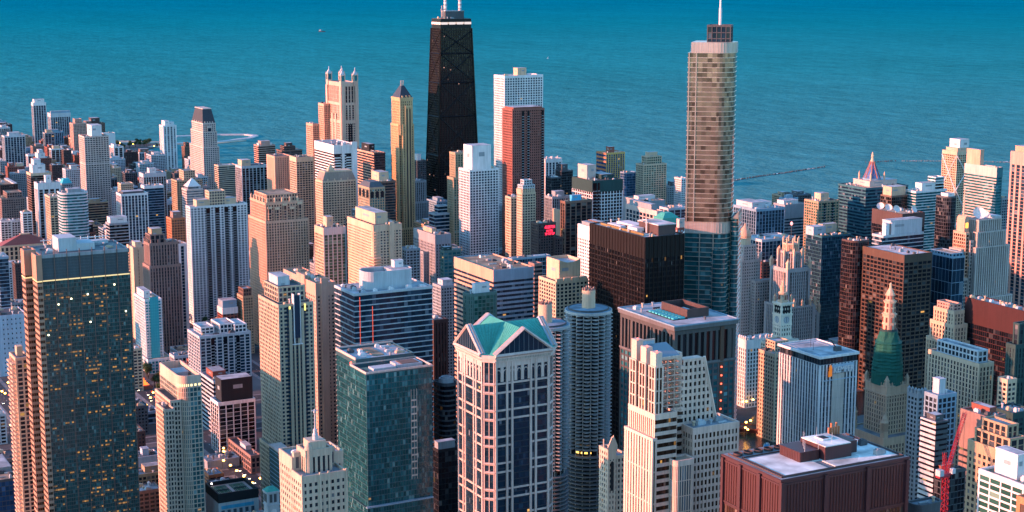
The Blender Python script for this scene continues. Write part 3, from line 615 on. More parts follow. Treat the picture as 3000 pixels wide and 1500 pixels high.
# ------------------------------------------------------------------ landmark towers
def black_taper():
    bd = Bd('skyscraper', 'black tapering skyscraper with a glowing white band and two tall masts on top', 'skyscraper', 1082.7, 2214.3)
    W0, D0, W1, D1, H = 37.4, 25.1, 25.2, 15.5, 344
    hw = lambda z: W0+(W1-W0)*z/H
    hd = lambda z: D0+(D1-D0)*z/H
    gl = glassm('black', .006, litc=(1, .5, .4), blind=.04, spec=.2); g = bd.m('window', gl, 'stuff'); f = bd.m('facade', wallm((.006, .005, .007), .45, 0, .25))
    C = lambda z: [(-hw(z), -hd(z)), (hw(z), -hd(z)), (hw(z), hd(z)), (-hw(z), hd(z))]
    a, b = C(0), C(H-14)
    for i in range(4):
        j = (i+1) % 4; n = 14 if i % 2 == 0 else 9
        g.face([(*a[i], 0), (*a[j], 0), (*b[j], H-14), (*b[i], H-14)], [(30*i, 0), (30*i+n*2, 0), (30*i+n*2, 92), (30*i, 92)])
    for k in range(92):
        z = k*3.58; f.prism(offs(C(z), .25), z, z+1.5, bottom=True, scale=1)
    def P(i, t, z):
        c = offs(C(z), .45); p, q = c[i], c[(i+1) % 4]; return (p[0]+(q[0]-p[0])*t, p[1]+(q[1]-p[1])*t, z)
    for i in range(4):
        n = 14 if i % 2 == 0 else 9
        for k in range(n+1): f.beam(P(i, k/n, 0), P(i, k/n, H-14), .42 if k % (n) else 1.0)
    x = bd.m('cross_brace', wallm((.005, .0045, .006), .45, 0, .25))
    zs = [0, 72, 138, 197, 248, 292, 326]
    for i in range(4):
        for k in range(6):
            x.beam(P(i, 0, zs[k]), P(i, 1, zs[k+1]), .6); x.beam(P(i, 1, zs[k]), P(i, 0, zs[k+1]), .6); x.beam(P(i, 0, zs[k]), P(i, 1, zs[k]), .8)
    f.prism(C(H-14), H-14.1, H-8.4, bottom=True); f.prism(offs(C(H-5), .3), H-4.8, H, bottom=True)
    lb = bd.m('light_band', emitm('white_crown_lights', (1, .72, .62), .20))
    for i in range(4):
        n = 4 if i % 2 == 0 else 4
        for k in range(n):
            p = P(i, (k+.08)/n, H-8.4); q = P(i, (k+.92)/n, H-8.4); lb.face([p, q, (q[0], q[1], H-4.8), (p[0], p[1], H-4.8)])
    bd.m('roof', roofm('dgrey')).prism(offs(C(H), -.5), H-.2, H+.3)
    ph = bd.m('penthouse', wallm('dgrey')); ph.box(-13, -7, H, 18, 9, H+11); bd.m('louvre', wallm('grey')).box(-13.4, -7.4, H+11, 18.4, 9.4, H+12)
    for nx in (-9.5, 15):
        m = bd.m('mast', wallm('white')); m.lathe(nx, 1, [(2.3, H+.3), (2.3, H+30), (1.6, H+30.5), (1.6, H+62), (.9, H+62.5), (.9, H+85), (.3, H+105)], 10)
        rb = bd.m('mast_ring', wallm('dgrey'))
        for z in range(8, 60, 6): rb.lathe(nx, 1, [(2.6, H+z), (2.6, H+z+1.0)], 10)
    fr = bd.m('aerial_frame', wallm('pinkw'))
    for q in (-19, -16): fr.beam((q, -6, H), (q, -6, H+20), .35); fr.beam((q-2, -6, H+14), (q+3, -6, H+14), .35)
    bd.done(); clutter(bd.root, -23, -13, 23, 13, H+.3, 1, 7, [(-13, -7, 18, 9)])
black_taper()

def turret_tower():
    bd = Bd('skyscraper', 'tall pink limestone tower with three visible corner lanterns on its roof', 'skyscraper', 904.4, 2223.1)
    bd.vol(rectp(0, 0, 27.3, 60), 0, 196, 'punch', 'peachst', 'dark', bw=3.2, fh=3.5, pw=1.25, sh=1.3, tb=5, roof='lgrey')
    bd.vol(rectp(.8, .8, 26.5, 59), 194, 222, 'rib', 'peachst', 'dark', bw=5.2, pw=2.6, sh=.5, fh=3.6, tb=4)
    bd.vol(rectp(1.6, 1.6, 25.7, 58), 220, 252, 'rib', 'peachst', 'dark', bw=4.6, pw=2.2, sh=.4, fh=6, tb=6)
    s = bd.m('glass_notch', glassm('dark', .01)); s.box(10.8, -.9, 20, 13.0, .3, 190); s.box(14.4, -.9, 20, 16.6, .3, 190)
    p = bd.m('facade', wallm('peachst'))
    for a in (0, 22.3): p.box(a, -.75, 0, a+5, .2, 246)
    for b in (0, 54): p.box(-.75, b, 0, .2, b+6, 246)
    for b in (20, 33): p.box(-.9, b, 0, .2, b+5, 205)
    bd.done()
    for i, (tx, ty) in enumerate(((3.4, 3.6), (23.9, 3.6), (3.4, 56), (23.9, 56))):
        def lantern(b):
            b.box(-3.6, -3.6, 0, 3.6, 3.6, 8)
            for a in (-1, 1):
                for c in (-1, 1): b.box(a*3.0-.6, c*3.0-.6, 8, a*3.0+.6, c*3.0+.6, 16); b.prism(rectp(a*3.3-.6, c*3.3-.6, a*3.3+.6, c*3.3+.6), 16, 20, scale=.1)
            b.box(-3.8, -3.8, 16, 3.8, 3.8, 17)
        def glz(b): b.box(-2.6, -2.6, 7.9, 2.6, 2.6, 16.2)
        def cap(b): b.prism(rectp(-3.2, -3.2, 3.2, 3.2), 17, 23, scale=.25); b.lathe(0, 0, [(.8, 22.8), (.6, 25), (.9, 26), (.1, 28)], 8)
        put('lantern', unitmesh('lantern', lantern, wallm('peachst')), bd.root, (tx, ty, 246))
        put('lantern_glass', unitmesh('lantern_glass', glz, glassm('cyan', 0)), bd.root, (tx, ty, 246))
        put('finial', unitmesh('finial', cap, wallm('lgrey')), bd.root, (tx, ty, 246))
turret_tower()
B('salmon stepped wing, taller of the two standing left of the lantern-crowned tower', 895.1, 2270, 8.6, 22, 218, 'punch', 'salmon', 'dark', tb=4)
B('salmon stepped wing, lower of the two standing left of the lantern-crowned tower', 885.0, 2292, 9.5, 27, 186, 'punch', 'salmon', 'dark', tb=4)

def pyramid_tower():
    bd = Bd('skyscraper', 'slender golden tan tower with a dark pyramid roof left of the black tapering skyscraper', 'skyscraper', 914, 2034)
    n = 4.5; P0 = [(0, n), (n, n), (n, 0), (21, 0), (21, 30), (0, 30)]
    bd.vol(P0, 0, 205, 'rib', 'goldst', 'dark', bw=3.2, pw=1.7, sh=1.0, fh=3.4, tb=3, roof='tan')
    P1 = rectp(1.2, 1.2, 20, 29); bd.vol(P1, 190, 242, 'rib', 'goldst', 'dark', bw=3.4, pw=1.8, sh=1.0, fh=3.5, tb=5, roof='tan')
    for (x0, x1, h) in ((8.5, 17.5, 228),):
        g = bd.m('glass_notch', glassm('dark', .01)); g.box(9.5, -.95, 6, 11.6, .2, 226); g.box(14, -.95, 6, 16.1, .2, 226)
        p = bd.m('facade', wallm('goldst')); p.box(8.2, -1.3, 0, 9.5, .2, 228); p.box(11.6, -1.3, 0, 14, .2, 228); p.box(16.1, -1.3, 0, 17.4, .2, 228); p.box(8.0, -1.4, 228, 17.6, .2, 231)
    bd.vol(rectp(21.0, 6, 24.5, 26), 0, 168, 'punch', 'goldst', 'dark', roof='tan'); bd.vol(rectp(-2, -3, 25.5, 32), 0, 60, 'rib', 'goldst', 'dark', bw=3.4, pw=1.6, sh=1)
    r = bd.m('pyramid_roof', wallm('slate', .45)); r.prism(rectp(1.0, 1.0, 20.2, 29.2), 241.5, 258, scale=.22)
    c = bd.m('cornice', wallm('goldst')); c.box(.4, .4, 239.5, 20.8, 29.8, 241.6)
    a = bd.m('finial', wallm('cream'))
    for q in (8.5, 10.5, 12.5): a.box(q-.3, 14, 257.5, q+.3, 14.6, 265)
    d = bd.m('dormer', wallm('goldst'))
    for q in (4, 10, 15): d.box(q, .2, 241, q+1.8, 2.5, 244.5)
    bd.done()
pyramid_tower()

def glass_round_tower():
    bd = Bd('skyscraper', 'tall bronze glass skyscraper with rounded front, stacked tiers and a white spire', 'skyscraper', 752, 1062)
    bd.root.rotation_euler = (0, 0, R(-41))
    gm = glassm('gold', .0, metal=.85, rough=.2, spec=.9, tilt=.02, patch=.30); gm2 = glassm('teal', .006, metal=.3, rough=.14, spec=.8, tilt=.03)
    st = wallm('silver', .3, .6, .8)
    def tier(poly, z0, z1, g, **kw): bd.vol(poly, z0, z1, 'band', 'silver', 'teal', gm=g, wm=st, fh=3.9, sh=.5, sd=.4, tb=kw.pop('tb', 0.01), bw=3.6, roof='lgrey', **kw)
    p3 = roundp(-17.5, 0, 17.6, 34, 14, (0, 1, 1, 0), 10); p2 = roundp(-20, -.6, 16.9, 34.6, 13.5, (0, 1, 1, 0), 10)
    p1 = roundp(-21, -1.6, 16, 36, 11, (0, 1, 1, 0), 8)
    tier(p1, 0, 203, gm2); tier(p2, 212, 349, gm)
    def belt(p, z0, z1):
        bd.vi += 1; b = bd.m('belt', wallm('silver', .35, .5)); b.prism(offs(p, .06), z0, z1, bottom=True)
        rb = bd.m('belt_rib', wallm('lgrey', .4, .3)); q = offs(p, .12)
        for i in range(len(q)):
            a, c = q[i], q[(i+1) % len(q)]; L = math.hypot(c[0]-a[0], c[1]-a[1]); m = max(1, int(L/1.9))
            for k in range(m): t = k/m; rb.beam((a[0]+(c[0]-a[0])*t, a[1]+(c[1]-a[1])*t, z0+.5), (a[0]+(c[0]-a[0])*t, a[1]+(c[1]-a[1])*t, z1-.6), .09)
    belt(p2, 203, 212.2); belt(p3, 349, 357.5)
    # straight vertical piers on the flat left part of the front
    v = bd.m('pier', st)
    for q in (-19.4, -13.6): v.box(q, -1.2, 212, q+.8, .3, 349)
    for q in (-20.4, -8, 3): v.box(q, -2.4, 0, q+.7, -.9, 203)
    bay = roundp(1.5, -3.6, 14.5, 8, 5, (1, 1, 0, 0), 6); tier(bay, 0, 190, gm2)
    w = roundp(16.6, 6, 22.8, 33, 3, (1, 1, 0, 0), 3); tier(w, 0, 216, gm2)
    k = bd.m('roof_fin', st); k.face([(16.6, 6, 215), (22.8, 6, 215), (22.8, 6, 221), (16.6, 6, 214)]); k.box(22.5, 6.2, 210, 22.9, 33, 221)
    bx = rectp(-6, 10, 12.5, 28); bd.vol(bx, 355, 371, 'grid', 'dgrey', 'navy', bw=4, fh=5, pw=.6, sh=.6, tb=1.5, roof='grey')
    s = bd.m('spire', wallm('white', .4)); s.lathe(3.2, 19, [(1.15, 369), (1.15, 384), (.8, 384.4), (.7, 404), (.4, 416), (.12, 427)], 14)
    bd.done()
WALLC['silver'] = (.52, .40, .35)
glass_round_tower()

def green_gable_tower():
    bd = Bd('office_tower', 'white stone and dark glass tower crowned by green copper cross gables like a temple', 'skyscraper', 428.2, 830)
    W, D, H, n = 47.7, 44.0, 182, 5.2
    P = [(n, 0), (W-n, 0), (W-n, n*.5), (W, n), (W, D-n), (W-n, D), (n, D), (0, D-n), (0, n), (n*.55, n*.55)]
    P = [(n, 0), (W-n, 0), (W, n), (W, D-n), (W-n, D), (n, D), (0, D-n), (0, n)]
    gl = glassm('navy', .004, spec=.22, blind=.06); g = bd.m('window', gl, 'stuff'); st = wallm('pinkw'); f = bd.m('facade', st); mu = bd.m('floor_line', wallm((.018, .03, .045), .4))
    for i in range(8):
        p, q = P[i], P[(i+1) % 8]; L = math.hypot(q[0]-p[0], q[1]-p[1]); nb = max(1, round(L/1.5))
        g.face([(*p, 0), (*q, 0), (*q, H), (*p, H)], [(60*i, 0), (60*i+nb, 0), (60*i+nb, 46), (60*i, 46)])
    for k in range(46): mu.prism(offs(P, .12), k*3.96, k*3.96+.7, top=True, bottom=True)
    cyc = 16.6; zs = [H-13.5-cyc*k for k in range(11)]
    def face(o, t, nn, L, detail):
        def bx(a, b, z0, z1, dp):
            x0, y0 = o[0]+t[0]*a, o[1]+t[1]*a; x1, y1 = o[0]+t[0]*b, o[1]+t[1]*b
            xs = sorted((x0-nn[0]*.2, x0+nn[0]*dp, x1-nn[0]*.2, x1+nn[0]*dp)); ys = sorted((y0-nn[1]*.2, y0+nn[1]*dp, y1-nn[1]*.2, y1+nn[1]*dp))
            f.box(xs[0], ys[0], z0, xs[-1], ys[-1], z1, True)
        cols = [0, .215, .31, .655, .75, 1]
        for c in cols:
            w = 1.25; a = c*L - (0 if c == 0 else w if c == 1 else w/2); bx(a, a+w, 0, H, .95)
        for k, z in enumerate(zs):
            ce = k in (0, 1, 4, 7, 10)
            for zz in (z, z-5.6):
                if ce: bx(0, L, zz-.6, zz+.55, .5)
                else: bx(0, L*.31, zz-.6, zz+.55, .5); bx(L*.655, L, zz-.6, zz+.55, .5)
        # arcade under the cornice
        m = 8 if detail else 8
        for k in range(m+1): a = k*L/m; bx(max(0, a-.95), min(L, a+.95), H-12.4, H, .62)
        bx(0, L, H-3.4, H, .55)
    face((n, 0), (1, 0), (0, -1), W-2*n, 1); face((0, D-n), (0, -1), (-1, 0), D-2*n, 0)
    face((W, n), (0, 1), (1, 0), D-2*n, 0); face((W-n, D), (-1, 0), (0, 1), W-2*n, 0)
    for (a, b) in ((P[7], P[0]), (P[1], P[2]), (P[3], P[4]), (P[5], P[6])):
        for t in (.08, .5, .92):
            c = Vector((a[0]+(b[0]-a[0])*t, a[1]+(b[1]-a[1])*t)); nv = (c-Vector((W/2, D/2))).normalized()*.2
            f.beam((c.x+nv.x, c.y+nv.y, 0), (c.x+nv.x, c.y+nv.y, H), .32 if t != .5 else .2)
        for z in zs:
            for zz in (z, z-5.6): f.beam((*a, zz-.2), (*b, zz-.2), .7)
    am = bd.m('arch', st)
    for (o, t, nn, L) in (((n, 0), (1, 0), (0, -1), W-2*n), ((0, D-n), (0, -1), (-1, 0), D-2*n)):
        for k in range(8):
            c = (k+.5)*L/8; r = L/16-.9
            for a in range(5):
                a0, a1 = math.pi*a/5, math.pi*(a+1)/5
                for a_, z_ in ((a0, 0),):
                    p = (c-r*math.cos(a0), H-6.8+r*1.25*math.sin(a0)); q = (c-r*math.cos(a1), H-6.8+r*1.25*math.sin(a1))
                    am.beam((o[0]+t[0]*p[0]+nn[0]*.35, o[1]+t[1]*p[0]+nn[1]*.35, p[1]), (o[0]+t[0]*q[0]+nn[0]*.35, o[1]+t[1]*q[0]+nn[1]*.35, q[1]), .22)
    c = bd.m('cornice', st); c.prism(offs(P, 1.4), H, H+2.2, bottom=True); c.prism(offs(P, 2.1), H+2.2, H+4.4, bottom=True)
    e = bd.m('dentil', wallm('stone'))
    for k in range(34):
        a = n+(W-2*n)*k/33.; e.box(a-.3, -1.9, H+.9, a+.3, -1.3, H+2.1)
        b = n+(D-2*n)*k/33.; e.box(-1.9, b-.3, H+.9, -1.3, b+.3, H+2.1)
    # four gables
    Hc, Hr = H+4.4, H+19; cx, cy = W/2, D/2; o = 2.1; v0 = 4.2
    rf = bd.m('gable_roof', wallm('copper', .55)); ped = bd.m('pediment_glass', glassm('navy', .0, blind=0, spec=.1)); rk = bd.m('raking_cornice', wallm('pinkw'))
    S0, S1, Sa = (v0, -o, Hc), (W-v0, -o, Hc), (cx, -o, Hr); N0, N1, Na = (v0, D+o, Hc), (W-v0, D+o, Hc), (cx, D+o, Hr)
    W0, W1, Wa = (-o, v0, Hc), (-o, D-v0, Hc), (-o, cy, Hr); E0, E1, Ea = (W+o, v0, Hc), (W+o, D-v0, Hc), (W+o, cy, Hr); C = (cx, cy, Hr)
    SW, SE, NE, NW = (v0*.55, v0*.55, Hc), (W-v0*.55, v0*.55, Hc), (W-v0*.55, D-v0*.55, Hc), (v0*.55, D-v0*.55, Hc)
    inn = lambda a, k=.0: a
    sa = (cx, 2.0, Hr); na = (cx, D-2.0, Hr); wa = (2.0, cy, Hr); ea = (W-2.0, cy, Hr)
    for tri in ((S0, Sa, C, SW), (W0, SW, C, Wa), (S1, SE, C, Sa), (E0, Ea, C, SE), (N0, NW, C, Na), (W1, Wa, C, NW), (N1, Na, C, NE), (E1, NE, C, Ea)): rf.face(list(tri))
    sm = bd.m('roof_seam', wallm((.05, .27, .21), .6))
    for tri in ((S0, Sa, C, SW), (W0, SW, C, Wa), (S1, SE, C, Sa), (E0, Ea, C, SE)):
        lo = [q for q in tri if q[2] < Hr-.1]; hi = [q for q in tri if q[2] > Hr-.1]
        for k in range(1, 9):
            u = k/9; p = Vector(hi[0]).lerp(Vector(hi[1]), u); base = Vector(lo[1] if (Vector(hi[0])-Vector(lo[0])).length > (Vector(hi[1])-Vector(lo[0])).length else lo[0])
            sm.beam(tuple(p+Vector((0, 0, .05))), tuple(p.lerp(base, .97)+Vector((0, 0, .05))), .09)
    for (a, b, t, ax) in ((S0, S1, Sa, (0, -1)), (W1, W0, Wa, (-1, 0)), (N1, N0, Na, (0, 1)), (E0, E1, Ea, (1, 0))):
        dn = lambda p, k: (p[0]+ax[0]*k, p[1]+ax[1]*k, p[2])
        ped.face([dn(a, .05), dn(b, .05), dn(t, .05)])
        for k, r, ww in ((.35, .6, 0), (-1.2, .45, .4), (-2.4, .4, .35)):
            rk.beam(dn((a[0], a[1], a[2]+.5+ww), k), dn((t[0], t[1], t[2]+.5+ww), k), r); rk.beam(dn((b[0], b[1], b[2]+.5+ww), k), dn((t[0], t[1], t[2]+.5+ww), k), r)
        gt = bd.m('gutter_lining', wallm('blueg2'))
        for k in (-.6, -2.5): gt.beam(dn((a[0], a[1], a[2]+.6), k), dn((t[0], t[1], t[2]+.6), k), .5); gt.beam(dn((b[0], b[1], b[2]+.6), k), dn((t[0], t[1], t[2]+.6), k), .5)
        rk.beam(dn((a[0], a[1], Hc-.2), .3), dn((b[0], b[1], Hc-.2), .3), .8)
        mv = bd.m('pediment_mullion', wallm((.10, .13, .16), .5))
        for k in range(1, 12):
            u = k/12; hh = (1-abs(2*u-1))*(Hr-Hc); x0 = a[0]+(b[0]-a[0])*u; y0 = a[1]+(b[1]-a[1])*u
            mv.beam(dn((x0, y0, Hc), .12), dn((x0, y0, Hc+hh), .12), .12)
    bd.done()
green_gable_tower()

def corncob(x, y, label):
    bd = Bd('apartment_tower', label, 'skyscraper', x, y)
    g = bd.m('window', glassm('black', .006, blind=.3), 'stuff'); R0 = 13.6
    n = 32
    for i in range(n):
        a, b = 2*math.pi*i/n, 2*math.pi*(i+1)/n
        g.face([(R0*math.cos(a), R0*math.sin(a), 0), (R0*math.cos(b), R0*math.sin(b), 0), (R0*math.cos(b), R0*math.sin(b), 166), (R0*math.cos(a), R0*math.sin(a), 166)], [(i, 0), (i+1, 0), (i+1, 58), (i, 58)])
    pet = []
    for i in range(96):
        a = 2*math.pi*i/96; r = 14.2 + 3.9*abs(math.sin(8*a))**.75; pet.append((r*math.cos(a), r*math.sin(a)))
    sl = wallm((.42, .41, .40)); dk = wallm((.20, .21, .22))
    zf = [62+2.75*k for k in range(38)]
    ring = bd.m('balcony', sl, 'stuff')
    for z in zf[:-1]: ring.prism(pet, z, z+.5, bottom=True)
    # the balcony rings that show largest are parts of their own
    mb = MB(); mb.prism(pet, 0, .5, bottom=True); me = mb.build('balcony', sl); md = me.data; bpy.data.objects.remove(me)
    put('balcony', md, bd.root, (0, 0, zf[-1]))
    pk = bd.m('parking_deck', dk)
    for k in range(19): pk.lathe(0, 0, [(17.2, 2+3*k), (17.3, 3.0+3*k)], 48)
    lb = bd.m('column', sl)
    for i in range(16):
        a = 2*math.pi*i/16; lb.beam((14.6*math.cos(a), 14.6*math.sin(a), 0), (14.6*math.cos(a), 14.6*math.sin(a), 166), .28)
    lw = bd.m('lit_window', emitm('amber_lobby_lamps', (1, .55, .12), .9))
    for i in (36, 37, 39, 41, 42, 44): a = 2*math.pi*i/64; lw.beam((13.8*math.cos(a), 13.8*math.sin(a), 59.5), (13.8*math.cos(a+.06), 13.8*math.sin(a+.06), 59.5), .5)
    t = bd.m('parapet', sl); t.lathe(0, 0, [(17.6, 164.6), (17.6, 166.6), (16.9, 166.6), (16.9, 166)], 64)
    bd.m('roof', roofm('blueg')).lathe(0, 0, [(16.8, 166), (16.8, 166.4), (14.5, 166.9), (14.5, 167.6), (.5, 167.9)], 48)
    bd.m('roof_rim', wallm('dgrey')).lathe(0, 0, [(15.3, 166.3), (15.3, 168.0), (14.7, 168.0), (14.7, 167)], 48)
    bd.m('core_drum', wallm('peach')).lathe(0, 0, [(5.0, 166), (5.0, 181.0), (4.4, 181.0), (4.4, 180)], 40)  # white drum: low sunlight is put into its peach colour
    eq = bd.m('aerial', wallm('pbrown'))
    for i in range(9): a = 2*math.pi*i/9; eq.box(4.0*math.cos(a)-.5, 4.0*math.sin(a)-.5, 180.4, 4.0*math.cos(a)+.5, 4.0*math.sin(a)+.5, 182.2+(i % 3)*.6)
    bd.done()
corncob(601.1, 1000.9, 'right of the two round scalloped apartment towers, fully visible with a white roof drum')
corncob(547.9, 971.9, 'round scalloped apartment tower with a white drum partly hidden behind the green-roofed tower')

def black_office():
    bd = Bd('office_tower', 'huge black steel and glass office slab with a cluttered white roof in the middle', 'skyscraper', 665.5, 1024.5)
    c = bd.vol(rectp(0, 0, 36, 82), 0, 212, 'curtain', (.030, .022, .020), 'black', bw=1.5, fh=4.0, pw=.18, sh=1.15, pd=.3, sd=.12, tb=17, tbh=1, roof='white', gm=glassm('black', .006, blind=.05, spec=.2), wm=wallm((.011, .008, .009), .6, 0, .2))
    pr = bd.m('mullion', wallm((.016, .009, .009), .6, 0, .2))
    for i in range(10): pr.box(.0+36*i/9-.22, -.62, 0, 36*i/9+.22, -.1, 211.5)
    for i in range(20): pr.box(-.62, 82*i/19-.22, 0, -.1, 82*i/19+.22, 211.5)
    t = bd.m('screen', wallm('dbrown')); t.box(16, 6, 211, 32, 34, 219); bd.m('roof', roofm('white')).box(15.6, 5.6, 219, 32.4, 34.4, 219.7)
    k = bd.m('screen_wall', wallm('gilt')); k.box(5, 10, 211, 5.6, 74, 213); k.box(15, 38, 211, 15.6, 60, 213); k.box(5, 42, 211, 30, 42.6, 212.6)
    p = bd.m('penthouse', wallm('white')); p.box(8, 24, 210.5, 14.5, 38, 215); p.box(19, 46, 210.5, 30, 72, 213.5); p.box(9, 50, 210.5, 14, 70, 213)
    d = bd.m('skylight', wallm('dgrey')); d.box(6.5, 60, 210.6, 12, 78, 212.2)
    cr = bd.m('roof_hoist', wallm('white')); cr.beam((14, 20, 211), (14, 20, 222), .5); cr.beam((14, 20, 222), (11, 28, 220), .4)
    bd.done(); clutter(bd.root, 0, 0, 36, 82, 211, 44, 12, [(15, 5, 33, 35), (8, 24, 14.5, 38), (19, 46, 30, 72), (5, 50, 14, 78)])
    panes(bd.root, c, 'black', .03, 100)
black_office()

def red_slab():
    bd = Bd('office_tower', 'broad rust red steel slab with a white flat roof at the lower right', 'skyscraper', 426, 543)
    W, D, H = 73.0, 43.6, 192; cor = wallm('corten', .55, 0, .5)
    cells = bd.vol(rectp(0, 0, W, D), 0, H-23.5, 'curtain', 'corten', 'brown', bw=2.0, fh=5.6, pw=.22, sh=1.7, pd=.25, sd=.2, tb=.01, wm=cor, top=False, lit=.03)
    b = bd.m('parapet', cor); b.prism(rectp(-.3, -.3, W+.3, D+.3), H-23.6, H, top=False, bottom=True)
    rb = bd.m('panel_rib', wallm((.10, .03, .025), .5))
    for i in range(1, 42):
        if i % 14: rb.box(W*i/42-.13, -.62, H-21.5, W*i/42+.13, -.2, H-3.2)
    for i in range(1, 24):
        if i % 8: rb.box(-.62, D*i/24-.13, H-21.5, -.2, D*i/24+.13, H-3.2)
    col = bd.m('column', cor)
    for i in range(4): a = min(W*i/3, W-1); col.box(a-.9, -1.5, 0, a+.9, -.25, H-1.2)
    for i in range(1, 4): a = min(D*i/3, D-1); col.box(-1.5, a-.9, 0, -.25, a+.9, H-1.2)
    for z in (H-3.0, H-22.5): b.prism(offs(rectp(0, 0, W, D), .75), z, z+.8, bottom=True)
    b.prism(offs(rectp(0, 0, W, D), .75), H-1.0, H-.2, bottom=True, top=True)
    bd.m('roof', roofm('grey')).box(-.2, -.2, H-.15, W+.2, D+.2, H)
    m = bd.m('roof_membrane', roofm('membrane'))
    def sheet(x0, y0, x1, y1): m.box(x0, y0, H-.02, x1, y1, H+.35)
    sheet(4.5, 3.2, 28.5, 31); sheet(33, 3.2, 69.5, 33); sheet(28.7, 14, 32.8, 31)
    rail = bd.m('roof_rail', wallm('dbrown'))
    for (x0, y0, x1, y1) in ((1.4, 1.2, 71.5, 1.5), (1.4, 1.2, 1.7, 42), (71.2, 1.2, 71.5, 42), (3.2, 2.1, 70.5, 2.35), (3.2, 2.1, 3.45, 33), (3.2, 33.6, 71, 33.9)): rail.box(x0, y0, H, x1, y1, H+.6)
    pb = bd.m('penthouse', cor); pb.box(22, 15, H, 33, 30, H+5); pb.box(34, 12, H, 49.5, 30, H+6.5); pb.box(50.5, 16, H, 56, 28, H+6)
    for i in range(12): rb.box(21.85, 15.6+i*1.2, H, 22.1, 15.8+i*1.2, H+5); rb.box(22.4+i*.9, 14.85, H, 22.6+i*.9, 15.1, H+5)
    bd.m('roof_membrane', roofm('membrane')).box(34.3, 12.3, H+6.5, 49.2, 29.7, H+6.9)
    sk = bd.m('skylight', wallm('white')); sk.box(39, 20, H+6.9, 44, 26, H+7.6); bd.m('skylight_glass', wallm('black')).box(39.7, 20.7, H+7.6, 43.3, 25.3, H+7.7)
    ww = bd.m('lit_window', emitm('dim_office_lights', (.9, .42, .08), .10))
    bd.done()
    fan = unitmesh('roof_fan', lambda q: q.lathe(0, 0, [(1, 0), (1, 1), (.85, 1), (.85, .4)], 18), wallm('dbrown'))
    for i in range(6): put('roof_fan', fan, bd.root, (4.5+5.8*i, 38.4, H), 0, (2.2, 2.2, 1.3))
    for i in range(3): put('roof_fan', fan, bd.root, (53+6*i, 38.4, H), 0, (2.4, 2.4, 1.3))
    pin = unitmesh('roof_flue', lambda q: q.lathe(0, 0, [(1, 0), (1, 1)], 10), wallm('orange'))
    for i in range(5): put('roof_flue', pin, bd.root, (51+1.5*i, 30.5, H), 0, (.5, .5, 9+(i % 2)*2))
    mm = unitmesh('aerial', lambda q: q.lathe(0, 0, [(1, 0), (.5, 1)], 8), wallm('lgrey'))
    for i in range(7): put('aerial', mm, bd.root, (25+2.6*i, 15.5+(i % 3)*4, H+4.9), 0, (.12, .12, 5+(i*3 % 4)))
    clutter(bd.root, 58, 4, 69, 33, H+.35, 9, 3)
    panes(bd.root, cells, 'brown', .05, 100)
red_slab()

def granite_tower():
    bd = Bd('office_tower', 'dark granite tower with a colonnaded top and a roof court of dark red screens', 'skyscraper', 559, 824.4)
    W, D, H = 46.5, 63.7, 192
    c = bd.vol(rectp(0, 0, W, D), 0, H-26, 'grid', (.065, .065, .07), 'teal', bw=4.4, fh=4.05, pw=1.1, sh=1.5, pd=.5, sd=.25, tb=1.4, lit=.015, top=False)
    bd.vol(rectp(.5, .5, W-.5, D-.5), H-26.2, H-3, 'rib', (.07, .068, .068), 'black', bw=4.4, pw=1.6, pd=1.0, fh=24, sh=.1, tb=2.6, roof='tan', top=False)
    cn = bd.m('cornice', wallm((.12, .12, .125))); cn.prism(offs(rectp(0, 0, W, D), .9), H-26.5, H-25.2, bottom=True); cn.prism(offs(rectp(0, 0, W, D), 1.6), H-2.6, H-.8, bottom=True); cn.prism(offs(rectp(0, 0, W, D), 1.9), H-.8, H, bottom=True)
    r = bd.m('roof', roofm('lgrey')); r.prism(offs(rectp(0, 0, W, D), .8), H-.1, H+.25)
    pr = bd.m('parapet', wallm('blueg'))
    for (x0, y0, x1, y1) in ((-1.8, -1.8, W+1.8, -1.0), (-1.8, D+1.0, W+1.8, D+1.8), (-1.8, -1, -1, D+1), (W+1, -1, W+1.8, D+1)): pr.box(x0, y0, H, x1, y1, H+.8)
    s = bd.m('screen', wallm('dbrown'))
    x0, y0, x1, y1 = 20, 16, 37, 46
    s.box(x0, y0, H, x0+.8, y1, H+6); s.box(x1-.8, y0, H, x1, y1, H+6); s.box(x0+.8, y0, H, x1-.8, y0+.8, H+6); s.box(x0+.8, y1-.8, H, x1-.8, y1, H+6)
    bd.m('roof_well', wallm('black')).box(8, 14, H+.2, 19.5, 46, H+.5)
    cw = bd.m('cooling_unit', wallm('aqua'))
    for i in range(8):
        for j in range(2): cw.box(9+j*5.3, 15.5+i*3.8, H+.5, 12.8+j*5.3, 18+i*3.8, H+1.4)
    bd.m('penthouse', wallm('lgrey')).box(26, 26, H, 31, 36, H+3)
    rl = emitm('red_column_lights', (1, .10, .05), 1.3)
    lm = unitmesh('red_lamp', lambda q: q.box(-.45, -.3, -.45, .45, .3, .45, True), rl)
    for i in range(30): put('red_lamp', lm, bd.root, (W*.775, -.75, 5+5.6*i))
    fp = bd.m('pier', wallm('bronze')); fp.box(W*.745, -.6, 0, W*.805, .1, H-27); fp.box(W*.745, -1.2, H-26, W*.805, .1, H-3.5)
    bd.done(); clutter(bd.root, 2, 2, W-2, D-2, H+.25, 5, 10, [(7, 13, 38, 47)])
    panes(bd.root, c, 'teal', .02, 100)
granite_tower()

